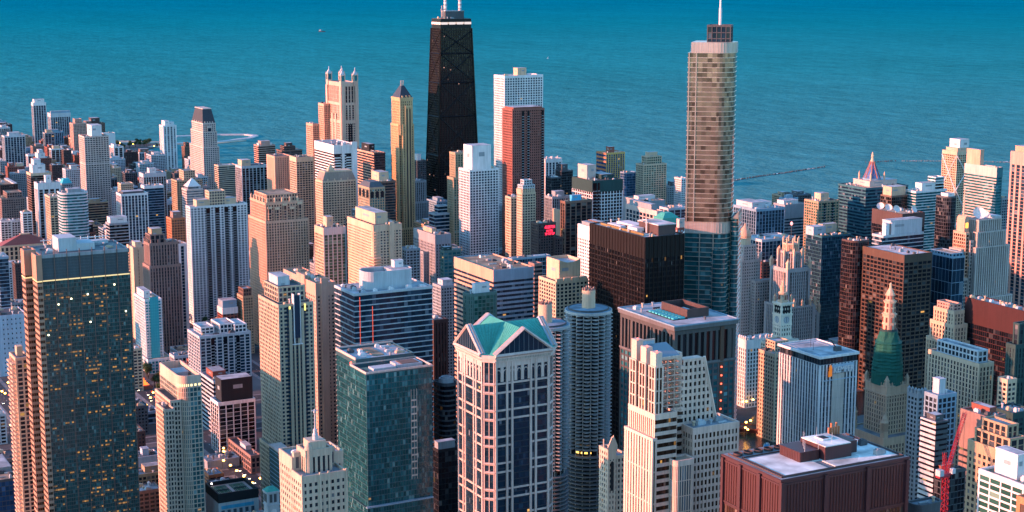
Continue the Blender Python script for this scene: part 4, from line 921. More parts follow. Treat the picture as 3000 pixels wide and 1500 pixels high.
def stepped_white():
    bd = Bd('office_tower', 'pinkish white stepped tower with an open lattice atrium and a sloping gridded slab', 'skyscraper', 427.3, 646.3)
    wc = 'white'; V = bd.vol
    wp = (.70, .63, .60)
    WALLC['rosew'] = (.66, .46, .37)
    c1 = V(rectp(0, 0, 12.6, 24), 0, 196, 'band', 'rosew', 'brown', fh=4.1, sh=1.9, sd=.3, bw=1.1, wes=dict(st='rib', bw=1.9, pw=1.0, sh=.6, fh=12), tb=3, roof='dgrey')
    V(rectp(-1.6, -.6, .4, 25), 0, 184, 'rib', 'rosew', 'brown', bw=2.6, pw=1.5, sh=.8, fh=16.4, tb=1.5, roof='grey')
    for i, (y0, y1, hs) in enumerate(((.8, 6.2, 227), (9.6, 15, 228), (18.4, 23.8, 230))):
        V(rectp(.2, y0, 4.6, y1), 195, 220, 'grid', 'rosew', 'brown', bw=2.6, fh=6.2, pw=.7, sh=.7, tb=.6, roof='grey')
        bd.m('blank_fin', wallm('rosew')).box(.5, y0+.2, 219, 4.3, y1-.2, hs); bd.m('aviation_lamp', emitm('red_aviation_lamp', (1, .05, .03), 3)).box(1, y0+.4, hs, 1.5, y0+.9, hs+.9)
    lat = bd.m('lattice', wallm('rosew'))
    xs = (5.2, 9.2, 13.2, 17.2, 21.2); ys = (9, 16, 23)
    for x in xs:
        for y in ys: lat.beam((x, y, 194), (x, y, 222), .24)
    for k in range(9):
        z = 196.5+3.1*k
        for y in ys: lat.beam((5.2, y, z), (21.2, y, z), .2)
        for x in xs: lat.beam((x, 9, z), (x, 23, z), .2)
        lat.beam((5.2, 9+k*1.4, z), (21.2, 12+k*1.2, z+3), .16)
    fl = bd.m('stepped_floor', wallm('salmon'))  # orange sunlight in the atrium is painted into the floors as salmon
    for k in range(7): fl.box(5, 13+k*1.4, 195.6+3.6*k, 21, 24, 196.2+3.6*k)
    bd.vol(rectp(4.8, 6.4, 12.4, 24.0), 190, 195, 'blank', 'rosew', 'brown', roof='dgreen')
    bd.m('glass_roof', glassm('grey', 0, spec=.5)).face([(4.8, 9, 221.5), (21.2, 9, 221.5), (21.2, 23, 226), (4.8, 23, 226)]); lat.box(4.8, 8.4, 220.8, 21.4, 9.2, 222.2)
    fr = bd.m('facade', wallm('rosew')); fr.box(5.2, 23.2, 223, 14.5, 23.8, 228.5); sg = bd.m('sign_panel', wallm('blueg2')); sg.box(5.8, 22.9, 224, 13.8, 23.15, 227.6)
    # sloping gridded slab
    st = bd.m('window', glassm('black', .03), 'stuff'); X0, Y0, Y1, Z0, Z1 = 25.5, 13.0, 19.0, 184, 218; xr = lambda z: 46.0-(z-Z0)/(Z1-Z0)*8.2
    st.face([(X0, Y0, Z0), (xr(Z0), Y0, Z0), (xr(Z1), Y0, Z1), (X0, Y0, Z1)], [(0, 0), (7, 0), (5, 9), (0, 9)]); st.face([(X0, Y1, Z0), (X0, Y0, Z0), (X0, Y0, Z1), (X0, Y1, Z1)], [(9, 0), (11, 0), (11, 9), (9, 9)])
    fr.face([(xr(Z0), Y0, Z0), (xr(Z0), Y1, Z0), (xr(Z1), Y1, Z1), (xr(Z1), Y0, Z1)]); fr.face([(X0, Y0, Z1), (xr(Z1), Y0, Z1), (xr(Z1), Y1, Z1), (X0, Y1, Z1)]); fr.face([(xr(Z0), Y1, Z0), (X0, Y1, Z0), (X0, Y1, Z1), (xr(Z1), Y1, Z1)])
    for k in range(10): z = Z0+k*3.65; fr.box(X0-.3, Y0-.35, z, xr(z), Y0+.1, z+1.5); fr.box(X0-.35, Y0+.1, z, X0+.05, Y1, z+1.3)
    for k in range(8):
        x = X0+k*2.75; zt = Z1 if x < xr(Z1) else Z0+(46.0-x)/8.2*(Z1-Z0)
        if zt-Z0 > 2: fr.box(x-.65, Y0-.5, Z0, x+.65, Y0+.1, zt)
    fr.beam((xr(Z0), Y0-.2, Z0), (xr(Z1), Y0-.2, Z1+.6), .7); fr.box(X0-4, Y0+1, 170, X0-.4, Y1, 222); 
    bl = bd.m('balcony', wallm('rosew'))
    for k in range(8): bl.lathe(X0-2.2, Y0-.2, [(1.9, 188+3.7*k), (2.0, 189.6+3.7*k)], 14)
    # right block, bay
    c2 = V(rectp(24.5, 2, 52.5, 20), 0, 185, 'grid', 'rosew', 'brown', bw=2.3, fh=4.1, pw=.95, sh=1.5, pd=.35, tb=3.5, roof='grey')
    V(rectp(12.0, 12, 24.9, 22), 0, 194, 'band', 'rosew', 'brown', fh=4.1, sh=1.8, tb=2, roof='dgrey')
    V(roundp(9.2, -5.5, 20.5, 3, 2, (1, 1, 0, 0), 4), 0, 172, 'rib', 'rosew', 'grey', bw=1.5, pw=.35, sh=.5, fh=8.2, tb=3, roof='cream')
    bd.done(); clutter(bd.root, 25, 3, 52, 12, 184, 77, 5)
    panes(bd.root, c1+c2, 'brown', .02, 100)
stepped_white()

def striped_white():
    bd = Bd('office_tower', 'white office tower of vertical stripes with a large company sign under its flat white roof', 'skyscraper', 689.2, 840.2)
    W, D, H = 32.2, 44.5, 154
    bd.vol(rectp(0, 0, W, D), 0, H-6, 'rib', 'white', 'navy', bw=2.95, pw=1.3, pd=.3, fh=3.7, sh=.1, tb=.02, top=False, lit=.008)
    bd.vol(rectp(.3, .3, W-.3, D-.3), H-6.3, H-1.2, 'curtain', 'dgrey', 'dark', bw=3, fh=5, tb=.02, top=False)
    r = bd.m('roof', roofm('lgrey')); r.box(-.9, -.9, H-1.3, W+.9, D+.9, H-.4)
    e = bd.m('roof_edge', wallm('white'))
    for (x0, y0, x1, y1) in ((-1.2, -1.2, W+1.2, -.5), (-1.2, D+.5, W+1.2, D+1.2), (-1.2, -.5, -.5, D+.5), (W+.5, -.5, W+1.2, D+.5)): e.box(x0, y0, H-1.4, x1, y1, H+.3, True)
    tr = bd.m('roof_track', wallm('blueg'))
    for (x0, y0, x1, y1) in ((4, 5, W-4, 5.3), (4, D-5, W-4, D-4.7), (4, 5.3, 4.3, D-5), (W-4.3, 5.3, W-4, D-5)): tr.box(x0, y0, H-.42, x1, y1, H-.1)
    ho = bd.m('roof_hoist', wallm('dgrey')); ho.box(21, 9, H-.4, 26, 12, H+2.6); ho.beam((23, 10, H+1), (20, 14, H+7), .4); ho.lathe(27, 14, [(1.6, H-.4), (1.6, H+.4), (1.2, H+.4), (1.2, H)], 16)
    a = bd.m('aerial', wallm('dgrey')); a.beam((14, 28, H-.4), (14, 28, H+6), .12); a.beam((10, 20, H-.4), (10, 20, H+5), .12)
    p = bd.m('stone_panel', wallm('stone')); p.box(W*.33, -.75, 0, W*.655, -.2, H-13)
    dots = bd.m('panel_hole', wallm('grey'))
    for i in range(16):
        for k in range(6): dots.box(W*.35+k*1.75, -.82, 6+i*8.4, W*.35+k*1.75+.35, -.7, 6.4+i*8.4)
    bb = bd.m('sign_backing', wallm('blueg2')); bb.box(W*.30, -1.1, H-12.6, W*.90, -.3, H-6.6); bb.box(W*.10, -1.0, H-17.5, W*.95, -.4, H-16.9)
    lg = bd.m('sign_emblem', emitm('orange_sign_emblem', (1, .25, .02), .12)); lg.prism(rectp(W*.215, -2.0, W*.285, -1.3), H-14.2, H-8.0, bottom=True); lg.prism(rectp(W*.215, -2.0, W*.285, -1.3), H-8.0, H-6.0, scale=.25); lg.box(W*.20, -1.9, H-14.6, W*.24, -1.3, H-10.5)
    parts = bd.done()
    text(bd, bd.root, 'KEMPER', W*.315, H-12.0, 4.2, wallm('white'), W*.56, y=-2.1)
striped_white()

WALLC['terra'] = (.74, .64, .52)
def clock_tower():
    bd = Bd('clock_tower', 'cream terracotta clock tower with a sunlit orange lantern and spire', 'tower', 887.8, 1139)
    w = 11.5; c = bd.vol
    c(rectp(0, 0, w, w), 0, 117, 'punch', 'terra', 'dark', bw=2.9, fh=4.2, pw=1.5, sh=1.9, tb=2, top=True)
    s = bd.m('facade', wallm('terra'))
    for z, o, h in ((84, .8, 1.4), (96.5, .7, 1.0), (105.5, 1.0, 1.4), (116, 1.3, 1.6)): s.prism(offs(rectp(0, 0, w, w), o), z, z+h, bottom=True)
    s.prism(offs(rectp(0, 0, w, w), .34), 97.4, 105.6, top=False)
    cf = unitmesh('clock_face', lambda b: b.face([(3.3*math.cos(i*math.pi/16), 0, 3.3*math.sin(i*math.pi/16)) for i in range(32)]), wallm('lgrey'))
    def hands(b):
        b.box(-.2, -.12, -.3, .2, 0, 2.8, True); b.box(-.22, -.14, -2.0, .22, -.02, .3, True)
        for i in range(12): a = i*math.pi/6; b.box(2.7*math.cos(a)-.22, -.1, 2.7*math.sin(a)-.22, 2.7*math.cos(a)+.22, 0, 2.7*math.sin(a)+.22, True)
    hm = unitmesh('clock_hand', hands, wallm('dgrey')); rim = bd.m('clock_rim', wallm('terra'))
    for (px, py, rz) in ((w/2, -.42, 0), (-.42, w/2, -math.pi/2)):
        f = put('clock_face', cf, bd.root, (px, py, 101.6), rz); put('clock_hand', hm, f, (0, -.03, 0))
    g = bd.m('belfry_opening', wallm('black'))
    for k in range(3): g.box(2.0+k*2.9, -.45, 107.5, 3.6+k*2.9, .1, 114.6); g.box(-.45, 2.0+k*2.9, 107.5, .1, 3.6+k*2.9, 114.6)
    me = unitmesh('pinnacle', pinmesh, wallm('peach'))
    for a in (.6, w-.6):
        for b in (.6, w-.6): put('pinnacle', me, bd.root, (a, b, 117), 0, (1.8, 1.8, 8))
    l = bd.m('lantern', wallm('peach')); cx = w/2
    l.lathe(cx, cx, [(5.2, 116.8), (5.0, 119), (3.7, 119.4), (3.7, 125), (4.1, 125.3), (4.1, 126.4), (2.6, 126.8), (2.6, 131), (2.9, 131.3), (2.9, 132.2), (1.8, 132.6), (1.3, 136), (.5, 138), (.35, 143), (.05, 148)], 12)
    o = bd.m('lantern_opening', wallm('brick'))
    for i in range(8):
        a = i*math.pi/4; o.box(cx+3.6*math.cos(a)-.55, cx+3.6*math.sin(a)-.55, 120, cx+3.6*math.cos(a)+.55, cx+3.6*math.sin(a)+.55, 124)
    c(rectp(-4, -6, w+4, -.8), 0, 84, 'punch', 'terra', 'dark', bw=3, tb=2.5); c(rectp(-6.5, 1, -.8, w+9), 0, 80, 'punch', 'terra', 'dark', bw=3, tb=2.5); c(rectp(w+.8, 1, w+7, w+9), 0, 80, 'punch', 'terra', 'dark', bw=3, tb=2.5)
    bd.done()
clock_tower()

def netted_dome():
    bd = Bd('office_tower', 'brown stone tower whose dome is draped in green netting under a bright sunlit lantern', 'skyscraper', 817.3, 916.3)
    W, D, H = 20.8, 24, 100
    WALLC['dstone'] = (.50, .36, .25)
    bd.vol(rectp(0, 0, W, D), 0, H, 'rib', 'dstone', 'dark', bw=2.7, pw=1.4, fh=3.6, sh=1.1, tb=7, par=.8, lit=.03)
    bd.vol(rectp(-9, -9, W+12, D+9), 0, 62, 'rib', 'dstone', 'dark', bw=3, pw=1.6, sh=1.2, tb=6, lit=.03)
    cn = bd.m('cornice', wallm('dstone')); cn.prism(offs(rectp(0, 0, W, D), 1.1), H-8, H-6.8, bottom=True); cn.prism(offs(rectp(0, 0, W, D), 1.0), H-1.2, H-.2, bottom=True)
    me = unitmesh('pinnacle', pinmesh, wallm('dstone'))
    for i in range(9): put('pinnacle', me, bd.root, (W*i/8, -.2, H-.5), 0, (.9, .9, 3.2)); put('pinnacle', me, bd.root, (-.2, D*i/8, H-.5), 0, (.9, .9, 3.2))
    for a, b in ((.4, .4), (W-.4, .4), (.4, D-.4)): put('pinnacle', me, bd.root, (a, b, H-1), 0, (2.4, 2.4, 9))
    cx, cy = W/2, D/2; net = bd.m('netting', wallm('net', .8)); rg = random.Random(4)
    prof = [(12.0, H-.5), (11.6, H+6)]
    for k in range(9): z = H+8+k*2.6; r = 11.5-k*.22; prof += [(r+.45, z), (r-.15, z+1.5)]
    prof += [(10.2, H+31.5), (8.6, H+33), (7.0, H+38), (6.7, H+40.5)]
    n = 20; base = len(net.v)
    for r, z in prof:
        for i in range(n):
            a = math.pi/4+2*math.pi*i/n; q = r*(1+.10*abs(math.cos(2*(a)))) + rg.uniform(-.35, .35); net.v.append((cx+q*math.cos(a), cy+q*math.sin(a), z+rg.uniform(-.4, .4)))
    for k in range(len(prof)-1):
        for i in range(n): j = (i+1) % n; net.f.append((base+k*n+i, base+k*n+j, base+(k+1)*n+j, base+(k+1)*n+i))
    net.f.append(tuple(base+(len(prof)-1)*n+i for i in range(n)))
    dm = bd.m('dome_drum', wallm('dgreen')); dm.lathe(cx, cy, [(6.9, H+33), (6.6, H+41), (6.2, H+42)], 16)
    l = bd.m('lantern', wallm('peach')); lo = bd.m('lantern_opening', wallm('brick'))
    for (r0, z0, z1) in ((5.4, H+40, H+54), (4.6, H+54, H+64), (3.5, H+64, H+69)):
        l.lathe(cx, cy, [(r0, z0), (r0*.95, z1-1), (r0*1.08, z1-.8), (r0*1.08, z1)], 8)
        for i in range(8):
            a = math.pi/8*(2*i+1); m = 2 if z1-z0 > 6 else 1
            for k in range(m):
                zz = z0+1.5+k*(z1-z0-2)/m; lo.beam((cx+r0*.93*math.cos(a), cy+r0*.93*math.sin(a), zz), (cx+r0*.93*math.cos(a), cy+r0*.93*math.sin(a), zz+(z1-z0)/m*.55), .5)
    l.lathe(cx, cy, [(3.2, H+69), (2.6, H+71), (1.0, H+74), (.9, H+77), (.3, H+78)], 8)
    bt = [(-9+3, -9+3), (W+12-3, -9+3), (-9+3, D+9-3)]
    def temp(b):
        b.lathe(0, 0, [(3, 0), (3, 5), (3.3, 5.2), (3.3, 6)], 8)
        for i in range(8): a = i*math.pi/4; b.beam((2.5*math.cos(a), 2.5*math.sin(a), 6), (2.5*math.cos(a), 2.5*math.sin(a), 12), .35)
        b.lathe(0, 0, [(1.7, 6), (1.7, 12)], 8); b.lathe(0, 0, [(3.1, 12), (3.2, 13), (2.4, 14), (2.0, 16), (.9, 18), (.3, 20)], 8)
    tm = unitmesh('corner_temple', temp, wallm('dstone'))
    for p in bt: put('corner_temple', tm, bd.root, (*p, 61))
    bd.done()
netted_dome()

def gothic_tower():
    bd = Bd('skyscraper', 'grey stone gothic tower with a buttressed crown glowing orange and a ball-topped mast', 'skyscraper', 984, 1254)
    W = 27; WALLC['goth'] = (.36, .32, .31)
    bd.vol(rectp(0, 0, W, W), 0, 122, 'rib', 'goth', 'dark', bw=2.7, pw=1.3, pd=.9, sh=1.0, fh=3.5, tb=4, cw=3)
    o = [(W/2+10.2*math.cos(R(22.5+45*i)), W/2+10.2*math.sin(R(22.5+45*i))) for i in range(8)]
    bd.vol(o, 120, 138, 'rib', 'goth', 'dark', bw=2.6, pw=1.2, pd=.8, sh=.6, tb=2); o2 = [(W/2+(x-W/2)*.78, W/2+(y-W/2)*.78) for x, y in o]
    bd.vol(o2, 136, 146, 'rib', 'peach', 'dark', bw=2.2, pw=1.0, pd=.7, sh=.4, fh=8, tb=1.5)
    me = unitmesh('pinnacle', pinmesh, wallm('peach')); bt = bd.m('buttress', wallm('goth'))
    for i in range(8):
        a = R(22.5+45*i); x, y = W/2+12.8*math.cos(a), W/2+12.8*math.sin(a); bt.box(x-.9, y-.9, 100, x+.9, y+.9, 134); put('pinnacle', me, bd.root, (x, y, 133.8), 0, (1.9, 1.9, 8))
        bt.beam((x, y, 131), (W/2+9.4*math.cos(a), W/2+9.4*math.sin(a), 138), .5); put('pinnacle', me, bd.root, (W/2+8*math.cos(a), W/2+8*math.sin(a), 145.5), 0, (1.3, 1.3, 7))
    for a in (0, W):
        for b in (0, W): put('pinnacle', me, bd.root, (a, b, 121), 0, (3, 3, 11))
    bd.vol(rectp(-3, -4, W+5, W+4), 0, 84, 'rib', 'goth', 'dark', bw=2.7, pw=1.3, pd=.8, sh=1.0, fh=3.5, tb=2, cw=2)
    for a in (-3, 6, 16, 26, W+5): put('pinnacle', me, bd.root, (a, -4, 83), 0, (2, 2, 9))
    bd.vol(rectp(W+5.3, 3, W+16, W-3), 0, 74, 'rib', 'goth', 'dark', bw=2.7, pw=1.2, pd=.8, sh=1, cw=2)
    for b in (3, W-3): put('pinnacle', me, bd.root, (W+16, b, 73), 0, (2.4, 2.4, 12))
    bd.m('mast', wallm('dgrey')).lathe(W/2, W/2, [(.35, 145), (.25, 163)], 8); bd.m('mast_ball', emitm('pink_beacon', (1, .3, .3), .6)).lathe(W/2, W/2, [(.2, 163), (1.2, 163.8), (1.4, 165), (1.0, 166.3), (.1, 167)], 12)
    bd.done()
gothic_tower()

def dome_hotel():
    bd = Bd('hotel_tower', 'pale stone hotel tower topped by a pink onion dome right of the glass skyscraper', 'skyscraper', 962.4, 1301)
    bd.vol(rectp(0, 0, 23, 26), 0, 125, 'punch', 'goth2', 'dark', bw=3, pw=1.5, sh=1.7, tb=3); bd.vol(rectp(3, 2, 18.5, 22), 123, 140, 'punch', 'goth2', 'dark', bw=3, pw=1.5, tb=2)
    bd.vol(rectp(23.3, 2, 60, 26), 0, 84, 'punch', 'goth2', 'dark', bw=3, pw=1.5, sh=1.7); bd.vol(rectp(12, -7, 36, -.6), 0, 104, 'punch', 'goth2', 'dark', bw=3, pw=1.5)
    cx, cy = 10.8, 11; bd.m('drum', wallm('cream')).lathe(cx, cy, [(6.4, 138), (6.2, 145), (6.7, 145.3), (6.7, 146.4)], 16)
    bd.m('dome', wallm('salmon')).lathe(cx, cy, [(6.0, 146.3), (6.6, 148.5), (6.2, 151), (4.8, 154), (2.4, 156.6), (1.0, 158.4), (.9, 160), (.2, 161)], 20)
    bd.m('chimney', wallm('salmon')).box(3.6, 16, 140, 6.4, 19, 163)
    me = unitmesh('pinnacle', pinmesh, wallm('pinkw'))
    for a, b in ((0, 0), (23, 0), (0, 26), (18.5, 2), (23, 26)): put('pinnacle', me, bd.root, (a, b, 124), 0, (2.2, 2.2, 9))
    bd.done()
WALLC['goth2'] = (.46, .37, .33)
dome_hotel()

def deco_tower():
    bd = Bd('skyscraper', 'art deco tower of grey vertical fins with an orange sunlit round head and thin mast', 'skyscraper', 1150.6, 1168.6)
    k = dict(bw=2.9, pw=1.5, pd=1.0, fh=3.8, sh=.3, tb=1.2, roof='grey')
    c = 'goth2'
    bd.vol(rectp(0, 0, 43.7, 24), 0, 143, 'rib', c, 'dark', **k); bd.vol(rectp(3, 2, 40, 22), 141, 158, 'rib', c, 'dark', **k); bd.vol(rectp(6, 4, 35, 20), 156, 170, 'rib', c, 'dark', **k)
    bd.vol(rectp(-4, 4, -.5, 22), 0, 150, 'grid', c, 'dark', bw=3, fh=3.6); bd.vol(rectp(-8.5, 6, -4.3, 23), 0, 158, 'grid', 'salmon', 'brown', bw=3, fh=3.6, pw=.8)
    bd.vol(rectp(-12, 8, -8.8, 24), 0, 141, 'grid', c, 'dark', bw=3, fh=3.6); bd.vol(rectp(-3, -3, 48, 27), 0, 92, 'rib', c, 'dark', **k); bd.vol(rectp(-14, 5, -2, 28), 0, 112, 'grid', c, 'dark', bw=3, fh=3.6)
    hd = bd.m('round_head', wallm('salmon')); hd.box(-8.2, 9, 157, -2, 20, 168); pts = [(6*math.cos(math.pi*i/10), 6*math.sin(math.pi*i/10)) for i in range(11)]
    hd.face([(-5.1+p[0]*.52, 9, 168+p[1]) for p in pts]); hd.face([(-5.1-p[0]*.52, 20, 168+p[1]) for p in pts])
    for i in range(10): a, b = pts[i], pts[i+1]; hd.face([(-5.1+a[0]*.52, 9, 168+a[1]), (-5.1+a[0]*.52, 20, 168+a[1]), (-5.1+b[0]*.52, 20, 168+b[1]), (-5.1+b[0]*.52, 9, 168+b[1])])
    lw = bd.m('lit_emblem', emitm('yellow_lit_emblem', (1, .5, .05), .9)); lw.box(-6.6, 8.7, 162, -3.6, 8.95, 167)
    bd.m('mast', wallm('peach')).lathe(-5.1, 14, [(.9, 173), (.6, 190), (.15, 203)], 8)
    p = bd.m('penthouse', wallm('lgrey')); p.box(30, 6, 168, 38, 20, 172)
    me = unitmesh('satellite_dish', dishmesh, wallm('white'))
    for (x, y, s) in ((10, 9, 3.4), (20, 12, 2.2), (24, 14, 2.0)): put('satellite_dish', me, bd.root, (x, y, 169), .2, (s, s, s))
    bd.done()
deco_tower()

def dark_glass_office():
    bd = Bd('office_tower', 'big dark green glass office tower with amber lit windows and copper side fins at left', 'skyscraper', 217.6, 1059.5)
    W, D, H = 58.0, 40.0, 229; cop = (.30, .17, .12)
    cells = bd.vol(rectp(0, 0, W, D), 0, H-17, 'curtain', 'dgrey', 'amber', bw=1.45, fh=2.7, pw=.10, sh=.42, pd=.2, sd=.1, tb=.02, top=False, gm=glassm('amber', .17, litc=(1, .44, .08), blind=.12, spec=.4, le=.16), wm=wallm((.085, .085, .08), .45, 0, .5))
    sp = bd.m('screen', wallm((.055, .075, .09), .5)); sp.box(.4, .4, H-15.4, W-.4, D-.4, H)
    for k in range(7): sp.box(.1, .1, H-14+k*2, W-.1, D-.1, H-13.2+k*2, True)
    bd.m('light_strip', emitm('warm_cornice_light', (1, .70, .32), .24)).box(-.05, -.25, H-17, W+.05, .5, H-16.2); bd.m('cornice', wallm('dgrey')).box(-.15, -.15, H-16.2, W+.15, D, H-15.3)
    pr = bd.m('pier', wallm((.17, .10, .085), .5))
    for i in range(8): a = W*i/7; pr.box(a-.2, -.5, 0, a+.2, .1, H+3.5)
    bd.m('roof', roofm('blueg')).box(1, 1, H-1.4, W-1, D-1, H-1.1)
    pa = bd.m('parapet', wallm('grey'))
    for (x0, y0, x1, y1) in ((0, 0, W, .8), (0, D-.8, W, D), (0, .8, .8, D-.8), (W-.8, .8, W, D-.8)): pa.box(x0, y0, H-1.5, x1, y1, H+.8)
    p = bd.m('penthouse', wallm('lgrey')); p.box(14, 12, H-1.2, 26, 30, H+9); p.box(26.2, 12, H-1.2, 38, 30, H+4.5); p.box(17, 31, H-1.2, 52, 38, H+2.5)
    rl = bd.m('roof_rail', wallm('white'))
    for q in range(9): rl.box(10+q*5, D-1, H-1, 10.5+q*5, D-.4, H+5); 
    rl.box(8, D-.9, H+3.6, 54, D-.5, H+4.2)
    wf = dict(bw=1.45, fh=4.05, pw=.10, sh=2.0, pd=.2, sd=.35, tb=17, roof='blueg')
    bd.vol(rectp(-3.4, -.8, -.4, 12), 0, H+1, 'band', 'cop', 'brown', **wf); bd.vol(rectp(-7.4, 17, -.4, 27), 0, H+2, 'band', 'cop', 'brown', **wf); bd.vol(rectp(-3.0, 30, -.4, 40), 0, H+1, 'band', 'cop', 'brown', **wf)
    ls = bd.m('light_strip', emitm('warm_cornice_light', (1, .70, .32), .24)); ls.box(-3.9, -1.3, H-17, -.3, 12.2, H-16.2); ls.box(-7.9, 16.6, H-17, -.3, 27.3, H-16.2)
    c2 = bd.m('copper_screen', wallm(cop, .5)); 
    bd.done()
    lamp = unitmesh('terrace_lamp', lambda q: q.box(-.4, -.3, -.4, .4, .3, .4, True), emitm('white_terrace_lamp', (1, .8, .5), 2.0))
    for (a, z) in ((9.5, 196), (18, 199), (29, 201), (47, 206), (2, 176), (30, 182), (54, 187)): put('terrace_lamp', lamp, bd.root, (a, -.7, z))
    clutter(bd.root, 1, 1, W-1, D-1, H-1.1, 31, 12, [(13, 11, 39, 39)])
    panes(bd.root, cells, 'amber', .03, 100)
WALLC['cop'] = (.40, .22, .15)
dark_glass_office()

def ribbon_tower():
    bd = Bd('apartment_tower', 'narrow orange tower of stacked balconies pressed behind the dark green glass office tower', 'skyscraper', 205.5, 1101)
    w, d, h = 9, 20, 153
    c = bd.vol(rectp(0, 0, w, d), 0, h, 'grid', 'peach', 'dark', bw=4.2, fh=3.1, pw=1.1, sh=.9, tb=2)
    b = bd.m('balcony', wallm('peach'))
    for k in range(48): b.box(-2.6, 1, 2+3.1*k, -.2, 8.5, 3.1+3.1*k, True); b.box(-2.6, 11, 2+3.1*k, -.2, 18.5, 3.1+3.1*k, True)
    b.box(2.5, 8, h-1, 6.5, 14, h+6); bd.done(); panes(bd.root, c, 'dark', .015, 100)
ribbon_tower()

def curved_tower():
    bd = Bd('apartment_tower', 'beige tower with a curved sunlit corner and a sweeping blank parapet', 'tower', 320.0, 1104.3)
    WALLC['bei'] = (.60, .46, .36)
    P = roundp(0, 0, 15.5, 50, 7, (1, 0, 0, 0), 8); H = 117
    c = bd.vol(P, 0, H, 'grid', 'bei', 'pale', bw=2.8, fh=3.55, pw=.45, sh=.7, tb=1, top=True, roof='dgrey')
    pa = bd.m('parapet', wallm('bei')); n = len(P); q = offs(P, .3); qi = offs(P, -.6)
    hz = lambda p: H+8.2 
    for i in range(n):
        j = (i+1) % n; pa.face([(*q[i], H-.5), (*q[j], H-.5), (*q[j], hz(q[j])), (*q[i], hz(q[i]))]); pa.face([(*qi[j], H-1), (*qi[i], H-1), (*qi[i], hz(q[i])), (*qi[j], hz(q[j]))]); pa.face([(*q[i], hz(q[i])), (*q[j], hz(q[j])), (*qi[j], hz(q[j])), (*qi[i], hz(q[i]))])
    lw = bd.m('lit_window', emitm('cream_loft_light', (1, .75, .35), .5)); qq = offs(P, .42)
    for i in range(n):
        j = (i+1) % n; a, b = qq[i], qq[j]; L = math.hypot(b[0]-a[0], b[1]-a[1]); m = max(1, int(L/2.5))
        if a[0] > 15 or a[1] > 45: continue
        for k in range(m): t0, t1 = (k+.25)/m, (k+.75)/m; lw.face([(a[0]+(b[0]-a[0])*t0, a[1]+(b[1]-a[1])*t0, H+.3), (a[0]+(b[0]-a[0])*t1, a[1]+(b[1]-a[1])*t1, H+.3), (a[0]+(b[0]-a[0])*t1, a[1]+(b[1]-a[1])*t1, H+2), (a[0]+(b[0]-a[0])*t0, a[1]+(b[1]-a[1])*t0, H+2)])
    penthouse(bd, 4, 22, 13, 36, H-1, H+6, 'lgrey'); bd.m('roof', roofm('dgrey')).box(2, 14, H-1, 13, 48, H+.6)
    w2 = bd.vol(rectp(-13.2, -6, -6.5, 16), 0, 104, 'grid', 'bei', 'dark', bw=2.6, fh=3.55, pw=.9, sh=1.2, tb=2, roof='dgrey'); bd.vol(rectp(-6.8, 2, .5, 40), 0, 108, 'grid', 'bei', 'dark', bw=2.6, fh=3.55, pw=.9, sh=1.2, tb=2, roof='dgrey')
    bd.done(); clutter(bd.root, -13, -6, -6.5, 16, 103, 8, 5); clutter(bd.root, 2, 6, 14, 20, H+.6, 3, 5)
    panes(bd.root, c, 'pale', .02, 100)
curved_tower()

def teal_tower():
    bd = Bd('apartment_tower', 'large teal glass tower with two offset roof decks in the lower middle', 'skyscraper', 371, 880)
    H = 171.5; gm = glassm('teal', .003, metal=.25, spec=.6, blind=.22, tilt=.05); k = dict(gm=gm, wm=wallm((.03, .085, .10), .4, 0, .5), bw=1.8, fh=3.35, pw=.12, sh=.45, roof='cream')
    c = bd.vol(rectp(0, 0, 44, 25), 86, H, 'curtain', 'teal2', 'teal', tb=1.2, par=2.5, **k); bd.vol(rectp(-1.2, -1.6, 43.4, 25), 0, 86.4, 'curtain', 'teal2', 'teal', tb=.6, **k)
    bd.vol(rectp(4, 25.3, 43.4, 58), 0, H+3, 'curtain', 'teal2', 'teal', tb=3.5, **{**k, 'roof': 'lgrey'})
    e = bd.m('roof_edge', wallm('pinkw'))
    for (x0, y0, x1, y1) in ((-.4, -.4, 44.4, .4), (-.4, 24.6, 44.4, 25.2), (-.4, .4, .3, 24.6), (43.7, .4, 44.4, 24.6), (3.8, 58, 43.8, 58.8), (3.4, 25.3, 4.2, 58)): e.box(x0, y0, H-.4 if y1 < 26 else H+2.4, x1, y1, H+.8 if y1 < 26 else H+4)
    p = bd.m('penthouse', wallm('lgrey')); p.box(7, 5, H-3, 22, 13, H+1); p.box(25, 9, H-3, 42, 21, H+.5); wl = bd.m('roof_well', wallm('brown')); wl.box(3, 4, H-2.6, 6.6, 20, H-2.1); wl.box(11, 14, H-2.6, 22, 21, H-2.1); wl.box(28, 10, H+.5, 40, 19, H+.9)
    bd.m('roof_patch', roofm('tan')).box(19, 32, H+2, 26, 55, H+2.5)
    bd.m('ledge', wallm('blueg')).box(-1.6, -2.0, 86.2, 43.8, -.1, 87)
    pl = bd.m('panel_stack', wallm('stone'))
    for i in range(12): pl.box(29.8, -.35, 102+i*4.4, 33.4, -.15, 103+i*4.4)
    for q in (29.6, 31.6, 33.4): pl.box(q, -.36, 100, q+.25, -.12, 158)
    bd.m('aviation_lamp', emitm('red_aviation_lamp', (1, .05, .03), 3)).box(-.3, 24, H+1, .4, 24.7, H+2)
    bd.done(); clutter(bd.root, 5, 26, 42, 57, H+2, 12, 14, [(18, 31, 27, 56)]); panes(bd.root, c, 'teal', .01, 100)
teal_tower()

